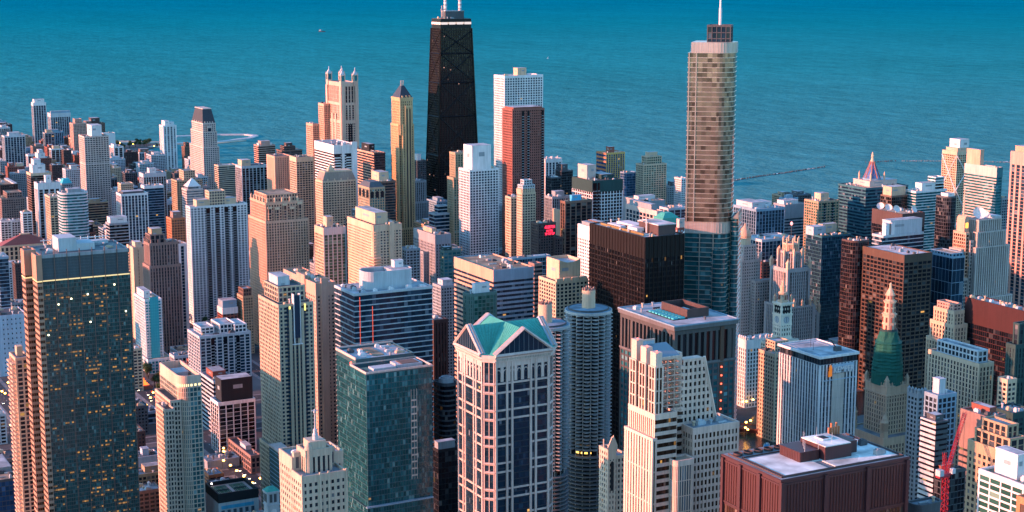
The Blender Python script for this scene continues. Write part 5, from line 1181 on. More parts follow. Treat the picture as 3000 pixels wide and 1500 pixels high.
def deco_block():
    bd = Bd('office_tower', 'cream art deco limestone tower with a turreted roof house and tall finial at the bottom', 'skyscraper', 279.3, 749.6)
    WALLC['lime'] = (.46, .37, .28)
    c = bd.vol(rectp(0, 0, 24.5, 15), 0, 157, 'punch', 'lime', 'dark', bw=3.0, fh=3.7, pw=1.55, sh=1.75, tb=4, par=1.5, lit=.02)
    bd.vol(rectp(.6, 15.3, 28.8, 34), 0, 163, 'punch', 'lime', 'dark', bw=3.2, fh=3.7, pw=1.7, sh=1.8, tb=7)
    s = bd.m('facade', wallm('lime'))
    for x in (-.4, 9.5, 14.2, 24.0): s.box(x, -.75, 0, x+1.0, .2, 158)
    bd.vol(rectp(5.5, 8, 19.5, 20), 155, 168, 'rib', 'lime', 'dark', bw=2.8, pw=1.4, fh=9, sh=.5, tb=4); s.box(8, 8.4, 167, 17, 18, 172); bd.m('turret', wallm('lime')).lathe(7.4, 9, [(2.2, 155), (2.2, 168.5), (1.8, 170), (.8, 171.4), (.1, 172)], 14)
    for x in (1.5, 21): s.box(x, 15.0, 150, x+3.5, 18, 165.5); bd.m('roof_opening', wallm('dgrey')).box(x+.9, 14.8, 156, x+2.6, 15.1, 163)
    f = bd.m('finial', wallm('lgrey')); f.lathe(12.4, 12, [(1.5, 172), (1.5, 175), (1.1, 175.4), (1.1, 177.5), (.4, 178), (.3, 186), (.8, 186.6), (.8, 187.6), (.2, 188.4)], 12); f.box(10.6, 11.8, 187.4, 14.2, 12.2, 187.9)
    bd.done(); clutter(bd.root, .6, 15.5, 28, 34, 162, 6, 8, [(5, 8, 20, 21)]); panes(bd.root, c, 'dark', .015, 100)
deco_block()

def gable_block():
    bd = Bd('apartment_tower', 'slim tan tower with pointed gables beside the pinkish white stepped tower', 'skyscraper', 452, 730)
    WALLC['gab'] = (.50, .38, .29)
    c = bd.vol(rectp(0, 0, 4.6, 9), 0, 152, 'punch', 'gab', 'dark', bw=2.2, fh=3.1, pw=1.2, sh=1.4, tb=2); bd.vol(rectp(4.8, 2, 14, 14), 0, 147, 'punch', 'gab', 'dark', bw=2.4, fh=3.1, pw=1.2, sh=1.3, tb=2)
    g = bd.m('gable', wallm('gab'))
    for (x0, x1, y, h) in ((-.4, 5, -.4, 152), (9, 14.2, 13, 148)): 
        g.face([(x0, y, h-6), (x1, y, h-6), (x1, y, h+1), ((x0+x1)/2, y, h+7), (x0, y, h+1)]); g.face([(x1, y+.8, h-6), (x0, y+.8, h-6), (x0, y+.8, h+1), ((x0+x1)/2, y+.8, h+7), (x1, y+.8, h+1)])
        g.face([(x0, y, h+1), ((x0+x1)/2, y, h+7), ((x0+x1)/2, y+.8, h+7), (x0, y+.8, h+1)]); g.face([((x0+x1)/2, y, h+7), (x1, y, h+1), (x1, y+.8, h+1), ((x0+x1)/2, y+.8, h+7)])
    a = bd.m('arched_window', wallm('black')); pts = [(-1, 0), (1, 0), (1, 16)]+[(math.cos(i*math.pi/6), 16+math.sin(i*math.pi/6)) for i in range(1, 6)]+[(-1, 16)]
    a.face([(2.3+p[0], -.6, 128+p[1]) for p in pts]); g.beam((-.3, 4.5, 152), (-.3, 4.5, 157), .3)
    bd.done(); panes(bd.root, c, 'dark', .03, 100)
gable_block()
B('orange panelled block with large dark windows cut by the lower right picture edge', 499.5, 455.5, 16, 20, 193, 'grid', 'orange', 'brown', bw=6.5, fh=7, pw=2.2, sh=2.6, tb=3, roofc='lgrey')
# ------------------------------------------------------------------ the other towers: label, x, y, width, depth, height, facade, wall, glass
B('wide pale grey apartment slab at the far left in front of the lake', 616.6, 3292.8, 40.0, 28.0, 91.6, 'rib', 'lgrey', 'navy', bw=6, up=[(0.25, 0.2, 0.75, 0.8, 6, 0, 'lgrey')])
B('tallest dark slim tower with a white cap in front of the water at far left', 754.1, 3673.4, 27.8, 19.5, 126.5, 'rib', 'lgrey', 'navy', bw=6, pw=1.2, tb=7, tbc='white', up=[(0.1, 0.1, 0.9, 0.9, 7, 0, 'white')])
B('wide striped tower with a raised rim standing at the shore beside the white-capped tower', 842.3, 3910.3, 47.0, 32.9, 81.2, 'rib', 'lgrey', 'navy', bw=5, tb=10, up=[(0, 0, 1, 0.25, 5, 0, 'blueg')])
B('short grey brown block at the foot of the white-capped tower', 744.3, 3522.2, 20.3, 18.0, 72.7, 'rib', 'grey', 'navy', bw=7, up=[(0.2, 0.2, 0.8, 0.8, 6, 0, 'cream')])
B('peach and brown apartment block behind the pale pink gridded tower', 791.6, 3460.6, 29.0, 31.3, 95.5, 'punch', 'pink', 'dark', up=[(0.2, 0.2, 0.7, 0.8, 9, 'punch', 'pink')])
B('dark brown block with stepped rooftop rooms nearest the lake', 898.3, 3795.1, 44.2, 30.9, 63.6, 'punch', 'brown', 'dark', up=[(0.3, 0.1, 0.75, 0.9, 12, 0, 'dbrown'), (0.0, 0.0, 0.3, 0.9, 5, 0, 'brown')])
B('plain white block peeping out right of the pink gridded tower', 887.2, 3592.1, 26.8, 18.8, 59.2, 'blank', 'white', 'dark')
B('pale pink tower covered in a fine grid of windows with a bare white rooftop box', 606.9, 2579.6, 38.8, 36.7, 154.6, 'grid', 'pinkw', 'dark', bw=4.2, fh=3.4, pw=1.3, sh=1.5, belt=(0.7,), up=[(0.33, 0.1, 0.75, 0.9, 17, 0, 'white')])
B('slim tower with white edges and dark middle beside the pink gridded tower', 810.1, 3199.0, 19.3, 34.9, 69.5, 'rib', 'white', 'black', bw=8, pw=2.6, up=[(0.1, 0.2, 0.4, 0.8, 4, 0, 'white')])
B('dark brown brick block beside the lagoon trees', 853.4, 3291.2, 29.9, 21.0, 47.3, 'punch', 'dbrown', 'dark', up=[(0.3, 0.3, 0.6, 0.7, 4, 0, 'dbrown')])
B('grey striped block with a copper brown rooftop at the lagoon', 897.0, 3331.4, 26.2, 21.3, 41.1, 'rib', 'lgrey', 'navy', bw=5, up=[(0.1, 0.1, 0.8, 0.8, 6, 0, 'brown')])
B('slender white tower standing alone in front of the lake left of the mansard tower', 905.1, 3173.4, 26.7, 26.8, 109.8, 'rib', 'white', 'grey', bw=7, pw=3, up=[(0.15, 0.1, 0.5, 0.9, 9, 0, 'white'), (0.5, 0.2, 0.9, 0.8, 6, 0, 'white')])
B('narrow brown block tucked left of the dark mansard tower', 958.7, 3209.9, 15.1, 21.5, 61.0, 'punch', 'brown', 'dark', up=[(0.2, 0.2, 0.7, 0.8, 8, 'punch', 'brown')])
B('pinkish tower with a tall dark mansard roof standing before the curved beach pier', 861.4, 2769.1, 23.2, 64.8, 149.4, 'punch', 'pinkw', 'navy', bw=4, pw=1.6, fh=3.4, sh=1.4, mans=(24, 0.16, 'slate'), step=[(-0.12, -0.12, 1.12, 1.12, 0.72), (-0.05, -0.05, 1.05, 1.05, 0.9)], tslot=1)
B('small dark block with white piers among the left low rises', 629.4, 3137.5, 14.8, 18.0, 68.7, 'rib', 'white', 'dark', bw=7)
B('red brown brick block with white stepped top at left', 635.0, 3085.3, 26.7, 30.2, 67.1, 'punch', 'brick', 'dark', up=[(0.1, 0.1, 0.6, 0.9, 9, 0, 'white'), (0.2, 0.2, 0.5, 0.8, 15, 0, 'lgrey')])
B('dark block with white window columns behind the terraced brown block', 692.8, 3226.5, 24.1, 18.0, 68.8, 'rib', 'white', 'dbrown', bw=8, up=[(0.2, 0.2, 0.7, 0.8, 5, 0, 'cream')])
B('dark narrow block with a pale blue blank end wall', 704.8, 3172.7, 14.6, 18.0, 70.6, 'punch', 'dbrown', 'dark', up=[(0.7, 0, 1, 1, 1, 0, 'lgrey')])
B('plain purple brown brick block below the white columned dark block', 619.1, 2884.3, 19.2, 18.0, 76.0, 'punch', 'dbrown', 'dark')
B('low red brown block with lumpy roof rooms at far left', 554.5, 2948.3, 29.9, 20.9, 69.8, 'punch', 'brick', 'dark', up=[(0.1, 0.2, 0.4, 0.8, 6, 0, 'brick'), (0.6, 0.2, 0.95, 0.8, 5, 0, 'cream')])
B('teal grey block cut by the left picture edge below the pale slab', 560.5, 3048.9, 11.1, 65.8, 69.7, 'punch', 'grey', 'navy')
B('grey low block with a row of square openings at left', 532.8, 2799.8, 26.2, 18.3, 75.6, 'punch', 'grey', 'dark', up=[(0.5, 0.2, 0.9, 0.8, 4, 0, 'lgrey')])
B('dark brown block touching the left edge, striped with pale ledges', 505.1, 2754.1, 8.9, 75.0, 79.9, 'band', 'dbrown', 'dark')
B('brown tower stacked in ledges under a cream slab cap and stepped crown', 494.2, 2450.7, 30.3, 29.3, 115.9, 'band', 'brown', 'black', fh=3.6, sh=1.5, tb=4, tbc='cream', up=[(0.12, 0.15, 0.75, 0.85, 12, 0, 'white'), (0.2, 0.2, 0.55, 0.8, 20, 0, 'white')])
B('white crowned tower of dark stripes between white piers', 452.8, 2204.0, 30.1, 21.1, 131.7, 'rib', 'white', 'black', bw=7, pw=2.2, tb=9, tbh=1, up=[(0.4, 0.3, 0.65, 0.7, 9, 0, 'white')])
B('small block with a turquoise pitched roof', 558.9, 2539.2, 16.5, 18.0, 86.3, 'punch', 'grey', 'dark', mans=(7, 0.25, 'aqua'))
B('pale concrete block with a white end wall left of the pink gridded tower', 598.1, 2684.2, 24.8, 22.2, 91.2, 'punch', 'lgrey', 'dark', up=[(0.4, 0.2, 0.8, 0.8, 5, 0, 'lgrey')])
B('cream gridded block pressed against the teal banded tower', 446.8, 2103.1, 14.0, 28.2, 126.3, 'grid', 'cream', 'dark', bw=4.5)
B('teal glass tower with white floor bands and rounded corner', 446.6, 2031.5, 33.8, 23.7, 139.3, 'band', 'lgrey', 'teal', fh=3.8, sh=1.5, rnd=9, up=[(0.25, 0.2, 0.75, 0.8, 4, 0, 'grey')])
B('dark brick block with a turquoise white end wall at the left edge', 459.2, 2508.3, 26.4, 75.0, 94.4, 'punch', 'dbrown', 'dark', up=[(0.78, 0, 1, 1, 0.8, 0, 'lgrey')])
B('pinkish brown brick block with stepped parapet at the left edge', 424.0, 2311.4, 31.9, 40.0, 99.4, 'punch', 'pbrown', 'dark', up=[(0.3, 0.2, 0.95, 0.9, 7, 'punch', 'pbrown')])
B('white gridded block at the left edge above the red roofed hall', 405.7, 2225.3, 13.5, 16.0, 80.8, 'grid', 'white', 'dark', bw=4)
B('second white gridded block, joined to the taller white one', 419.6, 2222.7, 14.5, 16.0, 80.2, 'grid', 'lgrey', 'dark', bw=4)
B('taller white gridded block with a dark right flank', 428.9, 2193.5, 12.1, 14.0, 95.1, 'grid', 'white', 'dark', bw=5)
B('long low grey hall with flat roofs at the left edge', 407.5, 2248.4, 46.0, 16.0, 51.5, 'band', 'grey', 'dark', fh=5)
B('long cream hall with hipped red roof behind the dark glass office tower', 391.9, 2164.8, 70.4, 26.0, 55.8, 'punch', 'cream', 'dark', bw=6, fh=6, pw=2.5, mans=(12, 0.42, 'redroof'))
B('small brown brick tower with a black rooftop cabin', 517.7, 2241.0, 19.6, 18.0, 53.6, 'punch', 'brick', 'dark', up=[(0.3, 0.2, 0.85, 0.8, 10, 0, 'black')])
B('dark banded office block with a white box crown', 482.4, 1940.9, 23.1, 18.0, 110.4, 'band', 'grey', 'black', fh=3.8, up=[(0.05, 0.1, 0.95, 0.9, 7, 0, 'white')], xv=[(-0.32, 0.2, 0, 0.8, 0.72, 'grid', 'white'), (1, 0.2, 1.28, 0.8, 0.78, 'grid', 'white')])
B('striped slab of white fins on dark glass with a brown west end', 534.5, 2082.5, 35.0, 24.3, 126.2, 'rib', 'white', 'navy', bw=4.6, pw=1.2, up=[(0.1, 0.2, 0.9, 0.9, 2, 0, 'dgrey')])
B('dark blue glass slab with thin floor lines behind the white finned slab', 595.5, 2190.5, 26.1, 18.2, 120.7, 'band', 'blueg', 'navy', fh=3.6, sh=0.7, tb=4, tbc='white')
B('dark ribbed slab with a pale rim behind the two glass slabs', 649.4, 2393.5, 34.8, 22.9, 112.6, 'rib', 'lgrey', 'black', bw=4, pw=1, tb=6, up=[(0.3, 0.2, 0.6, 0.7, 7, 0, 'white')])
B('small cream block peeping over the finned slab', 616.7, 2402.1, 18.7, 18.0, 98.5, 'punch', 'cream', 'dark')
B('tan classical block with a taller upper house', 682.7, 2332.1, 38.8, 28.3, 107.0, 'punch', 'tan', 'dark', bw=4, up=[(0.3, 0.1, 0.75, 0.9, 14, 'punch', 'cream')])
B('pale banded tower topped by a white glass pyramid', 616.0, 2059.9, 21.9, 21.5, 130.0, 'band', 'pinkw', 'grey', fh=3.4, sh=1.6, up=[(0.1, 0.1, 0.9, 0.9, 4, 'band', 'white')], pyr=(9, 'white', 4))
B('orange brick block with stepped mauve rooftop', 548.4, 1902.5, 17.1, 20.4, 117.2, 'punch', 'orange', 'dark', bw=3.4, up=[(0.2, 0.2, 0.8, 0.8, 7, 0, 'pbrown')])
B('brown art deco tower with a crown of small pinnacles and lower wings', 464.3, 1697.7, 31.4, 22.0, 123.4, 'rib', 'pbrown', 'dark', bw=3.2, pw=1.6, step=[(-0.05, -0.1, 1.05, 1.1, 0.8)], pin=8, up=[(0.05, 0.1, 0.55, 0.9, 9, 'rib', 'pbrown'), (0.12, 0.2, 0.48, 0.8, 15, 0, 'tan')])
B('small white modern block with dark strip windows beside the art deco tower', 505.9, 1758.7, 17.4, 17.6, 109.9, 'rib', 'white', 'navy', bw=8, pw=4)
B('cream tower with a single dark window stripe right of the dark glass office tower', 466.5, 1774.7, 18.3, 26.2, 107.1, 'rib', 'cream', 'dark', bw=9, pw=6.5, sh=0.8, up=[(0.2, 0.2, 0.6, 0.7, 5, 0, 'cream')])
B('huge white apartment slab with deep dark balcony slots and stepped roof houses', 547.4, 1819.4, 69.3, 16.2, 142.2, 'grid', 'white', 'navy', bw=4.0, fh=2.95, pw=1.5, sh=1.2, slots=(0.31, 0.47, 0.63, 0.78), up=[(0.12, 0.1, 0.4, 0.9, 7, 0, 'cream'), (0.34, 0.05, 0.62, 0.95, 17, 'punch', 'cream'), (0.62, 0.1, 0.82, 0.9, 7, 0, 'cream')])
B('salmon pink apartment tower with rounded bays and a notched crown of arches', 580.8, 1650.8, 43.4, 49.4, 165.9, 'rib', 'salmon', 'dark', bw=3.1, fh=3.0, pw=1.3, sh=1.0, bays=5, pin=10, up=[(0.08, 0.12, 0.9, 0.9, 8, 'punch', 'salmon')], step=[(-0.03, -0.06, 1.1, 1.08, 0.88)])
B('slim tan tower with brown crown left of the salmon pink tower', 552.0, 1650.1, 11.3, 19.5, 65.0, 'punch', 'tan', 'dark', bw=3, up=[(0.1, 0.1, 0.9, 0.9, 8, 'punch', 'brown')])
B('small block with blue glass top, white band and brown brick base', 530.7, 1657.1, 17.0, 18.0, 52.5, 'punch', 'brick', 'dark', bw=4, tb=7, tbc='white', up=[(0.0, 0.0, 1, 1, 8, 0, 'blueg')])
B('low grey parking deck with slotted west wall', 531.4, 1736.0, 15.2, 11.0, 20.0, 'band', 'lgrey', 'black', fh=4, sh=2)
B('low red brick house beside the grey parking deck', 546.6, 1738.1, 14.5, 12.0, 22.0, 'punch', 'brick', 'dark')
B('plain mauve brown box left of the huge white slab', 505.7, 1795.1, 27.6, 19.3, 34.7, 'rib', 'pbrown', 'dbrown', bw=3, pw=2.2)
B('grey white apartment block with terraces and stepped roof decks', 430.7, 1415.9, 48.9, 36.2, 80.3, 'grid', 'lgrey', 'navy', bw=5.2, fh=2.95, pw=1.3, sh=0.7, slots=(0.25, 0.5, 0.75), up=[(0.1, 0.3, 0.35, 0.9, 6, 'grid', 'white'), (0.45, 0.2, 0.75, 0.9, 8, 'grid', 'white'), (0.72, 0.1, 0.95, 0.8, 7, 'grid', 'white')])
B('cream banded hotel with a hollow curved front near the beach', 842.6, 2628.2, 31.4, 22.0, 89.6, 'band', 'cream', 'navy', fh=3.3, sh=1.4)
B('dark tower with pale green white fins and a rooftop box', 822.2, 2445.5, 42.9, 30.3, 108.8, 'rib', 'lgrey', 'black', bw=6, pw=1.3, tb=4, up=[(0.05, 0.2, 0.4, 0.8, 9, 0, 'cream')])
B('boxy banded tower with a small crown standing before open water', 986.0, 2833.3, 32.6, 24.7, 97.6, 'band', 'pink', 'brown', fh=3.8, sh=1.4, up=[(0.2, 0.2, 0.75, 0.8, 7, 0, 'pink'), (0.1, 0.3, 0.9, 0.7, 3, 0, 'white')])
B('dark brown stepped block with rooftop terraces', 975.2, 2678.0, 37.7, 27.9, 103.6, 'band', 'brown', 'dark', up=[(0.15, 0.15, 0.7, 0.85, 7, 'band', 'brown'), (0.3, 0.3, 0.6, 0.7, 12, 0, 'dbrown')])
B('salmon tower with a corrugated curved front', 825.1, 2296.3, 24.5, 33.3, 139.4, 'rib', 'salmon', 'dark', bw=3.4, pw=2.2, pd=1.4, fh=3, sh=1)
B('cream tower with dark glass corner and blank white crown', 784.7, 2098.0, 24.8, 25.6, 159.8, 'grid', 'cream', 'navy', bw=4.4, fh=3.2, tb=7, tbh=0)
B('white tower of blank piers and black balcony stacks', 799.9, 1995.7, 32.5, 69.8, 185.7, 'band', 'white', 'black', fh=3.6, sh=1.5, tb=12, slotsw=(0.0, 0.3, 0.52, 0.98), xp=[(0.34, 0.1), (0.76, 0.24)])
B('cream gridded tower under a tan mansard roof with corner turret', 759.5, 1936.4, 46.8, 24.2, 146.2, 'grid', 'cream', 'dark', bw=3.8, fh=3.3, pw=1.3, sh=1.4, mans=(11, 0.1, 'tanroof'), turret=1)
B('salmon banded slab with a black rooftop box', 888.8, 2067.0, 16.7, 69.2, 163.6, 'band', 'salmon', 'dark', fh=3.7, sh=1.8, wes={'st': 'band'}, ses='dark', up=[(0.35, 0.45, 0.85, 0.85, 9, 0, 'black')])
B('brown banded tower with a cream rooftop house', 819.7, 1889.9, 22.6, 35.6, 147.4, 'band', 'brown', 'dark', fh=3.5, sh=1.2, up=[(0.1, 0.2, 0.7, 0.9, 11, 0, 'cream')])
B('tan tower with arched crown windows and stepped teal glass front', 768.3, 1803.1, 20.5, 34.4, 152.8, 'punch', 'tan', 'teal', bw=3.4, pw=1.3, fh=3.3, sh=0.9, arch=1, step=[(0.15, -0.25, 1.1, 0, 0.72), (-0.05, -0.1, 1.2, -0.3, 0.5)], mans=(6, 0.2, 'dgrey'))
B('grey stone tower in setbacks right of the gold-pink pyramid tower', 956.7, 2080.6, 18.4, 18.0, 118.4, 'rib', 'grey', 'dark', bw=3, pw=1.6, step=[(-0.15, -0.2, 1.1, 1.1, 0.75), (-0.3, -0.3, 1.15, 1.2, 0.5)])
B('dark block beside the black tapering skyscraper', 1015.0, 2196.8, 14.8, 18.0, 132.9, 'punch', 'dgrey', 'black', up=[(0.1, 0.1, 0.5, 0.9, 9, 0, 'white')])
B('tall white gridded marble tower behind the red brown tower', 1091.5, 2058.5, 63.4, 32.0, 265.8, 'grid', 'white', 'navy', bw=4.2, fh=3.6, pw=1.5, sh=1.3, tb=4, topr=3, up=[(0.42, 0.3, 0.65, 0.7, 10, 0, 'cream')])
B('red brown granite tower with small square windows in front of the white marble tower', 1035.3, 1929.8, 49.7, 28.9, 229.2, 'grid', 'redgran', 'black', bw=3.4, fh=3.6, pw=1.5, sh=1.7, slots=(0.33, 0.5, 0.95), up=[(0.05, 0.05, 0.95, 0.95, 2, 0, 'brick')])
B('white gridded tower with a tall blank white rooftop box', 871.1, 1733.4, 39.4, 29.0, 176.3, 'grid', 'white', 'navy', bw=4.0, fh=3.3, pw=1.2, sh=1.0, up=[(0.12, 0.1, 0.78, 0.9, 29, 0, 'white')])
B('tan and green ribbed tower behind the white gridded tower', 921.7, 1875.8, 29.0, 16.3, 181.0, 'rib', 'tan', 'green', bw=3.6, pw=1.4, sh=0.8, fh=3.2, step=[(-0.12, -0.1, 0.3, 1, 0.82)])
B('low white terraced block at the foot of the black tapering skyscraper', 897.5, 1887.5, 21.5, 18.9, 100.4, 'band', 'lgrey', 'navy', fh=5, up=[(0.35, 0.3, 1, 1, 9, 'band', 'lgrey')])
B('shorter cream wing left of the castle-crowned cream tower', 901.5, 1683.9, 11.7, 14.0, 147.2, 'punch', 'cream', 'dark', bw=3.4)
B('cream tower with a castle-like crown of pinnacles', 899.0, 1651.1, 18.0, 12.7, 156.3, 'punch', 'cream', 'dark', bw=3.4, pin=12, up=[(0.05, 0.05, 0.95, 0.95, 9, 'punch', 'lgrey'), (0.2, 0.2, 0.8, 0.8, 15, 'punch', 'lgrey')])
B('white ribbed tower with scalloped top right of the red brown tower', 1202.7, 2134.5, 29.0, 20.3, 131.1, 'rib', 'white', 'navy', bw=6, pw=2.2, tb=6, pin=6)
B('dark green black block with a stepped roof', 1174.2, 2035.6, 19.2, 18.0, 125.5, 'curtain', 'dgrey', 'black', up=[(0.1, 0.1, 0.6, 0.8, 9, 0, 'dgrey')])
B('black glass block left of the stepped dark green block', 1137.3, 1999.1, 14.2, 18.0, 121.6, 'curtain', 'dgrey', 'black')
B('dark green tower with white grid corner and a pink rooftop box', 1053.6, 1746.9, 45.2, 51.0, 150.3, 'grid', 'white', 'black', bw=4.6, fh=4.2, pw=1.0, sh=1.0, tb=15, tbc='dgreen', slots=(0.02, 0.1, 0.2), up=[(0.15, 0.5, 0.45, 0.95, 17, 0, 'pinkw'), (0.5, 0.3, 0.9, 0.9, 5, 0, 'dgreen')])
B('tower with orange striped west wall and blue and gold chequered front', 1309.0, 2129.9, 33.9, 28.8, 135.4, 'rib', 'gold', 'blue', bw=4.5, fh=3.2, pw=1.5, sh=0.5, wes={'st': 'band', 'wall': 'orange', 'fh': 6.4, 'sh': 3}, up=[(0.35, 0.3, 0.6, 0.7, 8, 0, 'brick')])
B('dark blue glass block between the striped tower and the green cream tower', 1299.0, 2053.7, 18.4, 18.0, 113.2, 'curtain', 'blueg', 'blue')
B('cream and green tower with stepped crown in front of the lake', 1304.3, 2014.6, 40.4, 20.9, 129.5, 'grid', 'cream', 'green', bw=4.6, fh=3.3, pw=1.1, sh=1.1, up=[(0.2, 0.2, 0.85, 0.85, 11, 'grid', 'cream'), (0.3, 0.3, 0.7, 0.7, 17, 0, 'cream')])
B('low grey block near the water left of the glass skyscraper', 1362.4, 2036.3, 23.9, 18.0, 90.3, 'punch', 'grey', 'dark', up=[(0.4, 0.2, 0.95, 0.8, 6, 0, 'dgrey')])
B('narrow white block just left of the glass skyscraper', 1351.3, 1983.5, 11.1, 18.0, 109.5, 'punch', 'white', 'dark')
B('grey ribbed office block with a flat overhanging roof', 1019.1, 1790.3, 26.6, 19.8, 126.5, 'rib', 'grey', 'dark', bw=3.2, pw=1, up=[(0.3, 0.3, 0.8, 0.8, 6, 0, 'grey')])
B('dark office block with brown piers and blue tent on the roof', 943.4, 1626.2, 36.7, 10.5, 146.3, 'rib', 'brown', 'black', bw=7, pw=1.4, fh=3.8, up=[(0.3, 0.3, 0.65, 0.8, 6, 0, 'skyblue')])
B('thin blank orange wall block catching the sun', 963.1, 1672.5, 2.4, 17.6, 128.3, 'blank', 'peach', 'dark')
B('white block with tiny punched windows left of the black office tower', 802.5, 1314.4, 16.3, 43.0, 167.1, 'grid', 'white', 'black', bw=3.2, fh=3.3, pw=1.4, sh=1.5, tb=14, up=[(0.1, 0.3, 0.5, 0.9, 3, 0, 'grey'), (0.55, 0.3, 0.95, 0.9, 4, 0, 'brown')])
B('low museum hall with a pale stepped cornice in the sun', 1035.5, 1569.1, 8.2, 68.6, 135.8, 'grid', 'pinkw', 'navy', bw=8, fh=5, pw=1.6, tb=6, tbh=0, up=[(0.1, 0.2, 0.95, 0.9, 6, 0, 'grey')])
B('long grey flat roofed hall behind the pale-corniced hall', 1154.3, 1778.2, 31.4, 54.5, 113.2, 'blank', 'grey', 'dark', up=[(0.1, 0.4, 0.95, 0.6, 4, 0, 'white')])
B('dark brick block with a green copper corner roof', 958.2, 1440.4, 21.4, 18.0, 149.7, 'punch', 'dbrown', 'navy', bw=4, tb=6, tbc='copper', mans=(5, 0.3, 'copper'))
B('purple brick block with white windows and a pink rooftop box', 949.0, 1398.4, 15.3, 8.0, 145.8, 'punch', 'brick', 'white', bw=4, up=[(0.2, 0.2, 0.8, 0.8, 9, 0, 'pinkw')])
B('low dark block with white piers left of the glass skyscraper', 1107.7, 1653.2, 27.7, 19.4, 123.3, 'rib', 'lgrey', 'navy', bw=8)
B('low dark blue glass block behind the pink banded office', 708.8, 1322.0, 41.7, 8.0, 145.2, 'curtain', 'blueg', 'navy', fh=4)
B('dark brick hotel with glowing red sign letters high on its front', 891.4, 1598.2, 23.1, 18.0, 127.4, 'punch', 'dbrown', 'black', bw=3.2, pw=1.6, sign=1, step=[(0.9, -0.1, 1.35, 0.9, 0.86)])
B('dark teal office block with thin vertical fins and a grey rooftop', 1106.0, 1470.5, 40.0, 43.5, 145.7, 'rib', 'blueg', 'navy', bw=4.5, pw=0.7, fh=4, up=[(0.05, 0.25, 0.5, 0.95, 6, 0, 'lgrey'), (0.6, 0.5, 0.95, 0.95, 4, 0, 'white')])
B('grey banded block behind the teal finned block', 1242.3, 1592.8, 32.2, 22.6, 126.1, 'band', 'grey', 'navy', fh=3.8, sh=2, tb=18, tbh=0, up=[(0.1, 0.3, 0.8, 0.9, 4, 0, 'white')])
B('green glass and tan tower with exposed framing and a cream rooftop box', 1217.6, 1497.4, 31.0, 25.8, 144.0, 'grid', 'tan', 'green', bw=4.6, fh=3.4, pw=1.1, sh=1.1, slots=(0.3, 0.7), up=[(0.3, 0.3, 0.7, 0.75, 8, 0, 'cream')])
B('large dark teal glass office block carrying a coloured pyramid spire', 1279.1, 1485.1, 65.8, 50.6, 157.5, 'band', 'teal2', 'navy', fh=4, sh=1.6, up=[(0.25, 0.25, 0.9, 0.85, 6, 0, 'pinkw')], spire=1)
B('brown block with a cream rooftop house left of the teal white banded tower', 1242.1, 1397.9, 23.4, 18.0, 161.0, 'curtain', 'brown', 'black', up=[(0.05, 0.1, 0.95, 0.9, 10, 0, 'cream')])
B('teal glass tower ringed by close white balcony bands', 1268.9, 1387.2, 45.0, 15.4, 166.1, 'band', 'white', 'teal', fh=3.2, sh=0.8, sd=0.9, up=[(0.25, 0.2, 0.95, 0.9, 8, 0, 'white'), (0.7, 0.2, 1, 1, 14, 'band', 'white')])
B('brown office block with white satellite dishes along its roof', 1164.8, 1292.6, 31.0, 47.9, 159.5, 'curtain', 'dbrown', 'black', tb=16, tbc='dbrown', dishes=4)
B('grey block with white slab fins and a long pale rooftop shed', 1084.5, 1230.2, 52.8, 16.0, 151.4, 'band', 'lgrey', 'navy', fh=4, sh=0.9, up=[(0.2, 0.1, 1, 0.9, 14, 0, 'lgrey'), (0.05, -0.02, 0.14, 0.3, 12, 0, 'white'), (0.2, -0.02, 0.27, 0.3, 12, 0, 'white')])
B('tower with white cross bracing over its front and a stepped white crown', 1501.0, 1567.2, 32.3, 26.6, 182.1, 'grid', 'cream', 'brown', bw=3.4, fh=3.1, pw=0.9, sh=1.1, tb=5, xbr=1, up=[(0.1, 0.1, 0.7, 0.9, 4, 0, 'cream'), (0.25, 0.15, 0.75, 0.85, 15, 0, 'white')])
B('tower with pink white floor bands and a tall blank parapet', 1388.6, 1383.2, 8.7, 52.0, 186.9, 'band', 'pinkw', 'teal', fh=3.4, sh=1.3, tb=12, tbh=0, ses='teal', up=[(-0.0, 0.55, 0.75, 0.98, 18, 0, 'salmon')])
B('dark bronze tower with rounded front between two banded towers', 1260.4, 1326.8, 16.6, 18.0, 167.4, 'curtain', 'dgrey', 'black', rnd=12, up=[(0.2, 0.2, 0.8, 0.8, 3, 0, 'white')])
B('tall pink granite tower with dark window slots cut by the right picture edge', 1275.3, 1212.9, 16.2, 38.0, 225.3, 'rib', 'pink', 'navy', bw=8, pw=2.6, fh=3.8, sh=0.4, up=[(0.1, 0.1, 0.9, 0.9, 6, 0, 'salmon')], tb=14)
B('small grey gridded tower peeping beside the pink granite tower', 1422.4, 1406.0, 14.5, 18.0, 145.8, 'grid', 'grey', 'navy', bw=4)
B('dark teal glass block with a planted green roof', 1095.2, 1339.2, 39.7, 27.2, 134.2, 'curtain', 'teal2', 'navy', bw=2.4, up=[(-0.02, 0.5, 0.4, 1, 8, 0, 'lgrey'), (0.4, 0.7, 0.9, 0.95, 9, 0, 'cream')], garden=1)
B('dark bronze round-cornered block beside the planted roof', 1036.9, 1218.5, 23.5, 18.0, 151.0, 'curtain', 'dbrown', 'black', rnd=10)
B('low dark blue block with white mullions below the teal finned block', 1066.4, 1406.4, 46.1, 32.3, 122.9, 'rib', 'lgrey', 'navy', bw=5, pw=0.5, fh=4, sh=0.3)
B('low dark red brick block with a rose roof terrace', 1053.0, 1385.2, 34.3, 8.0, 102.2, 'punch', 'brick', 'dark', bw=5)
B('brown steel and glass office block of square windows, its west side orange in the sun', 1046.9, 1156.5, 34.4, 59.2, 146.0, 'grid', 'bronze', 'black', bw=5.6, fh=4.1, pw=0.9, sh=1.3, tb=8, topr=4, roofc='white')
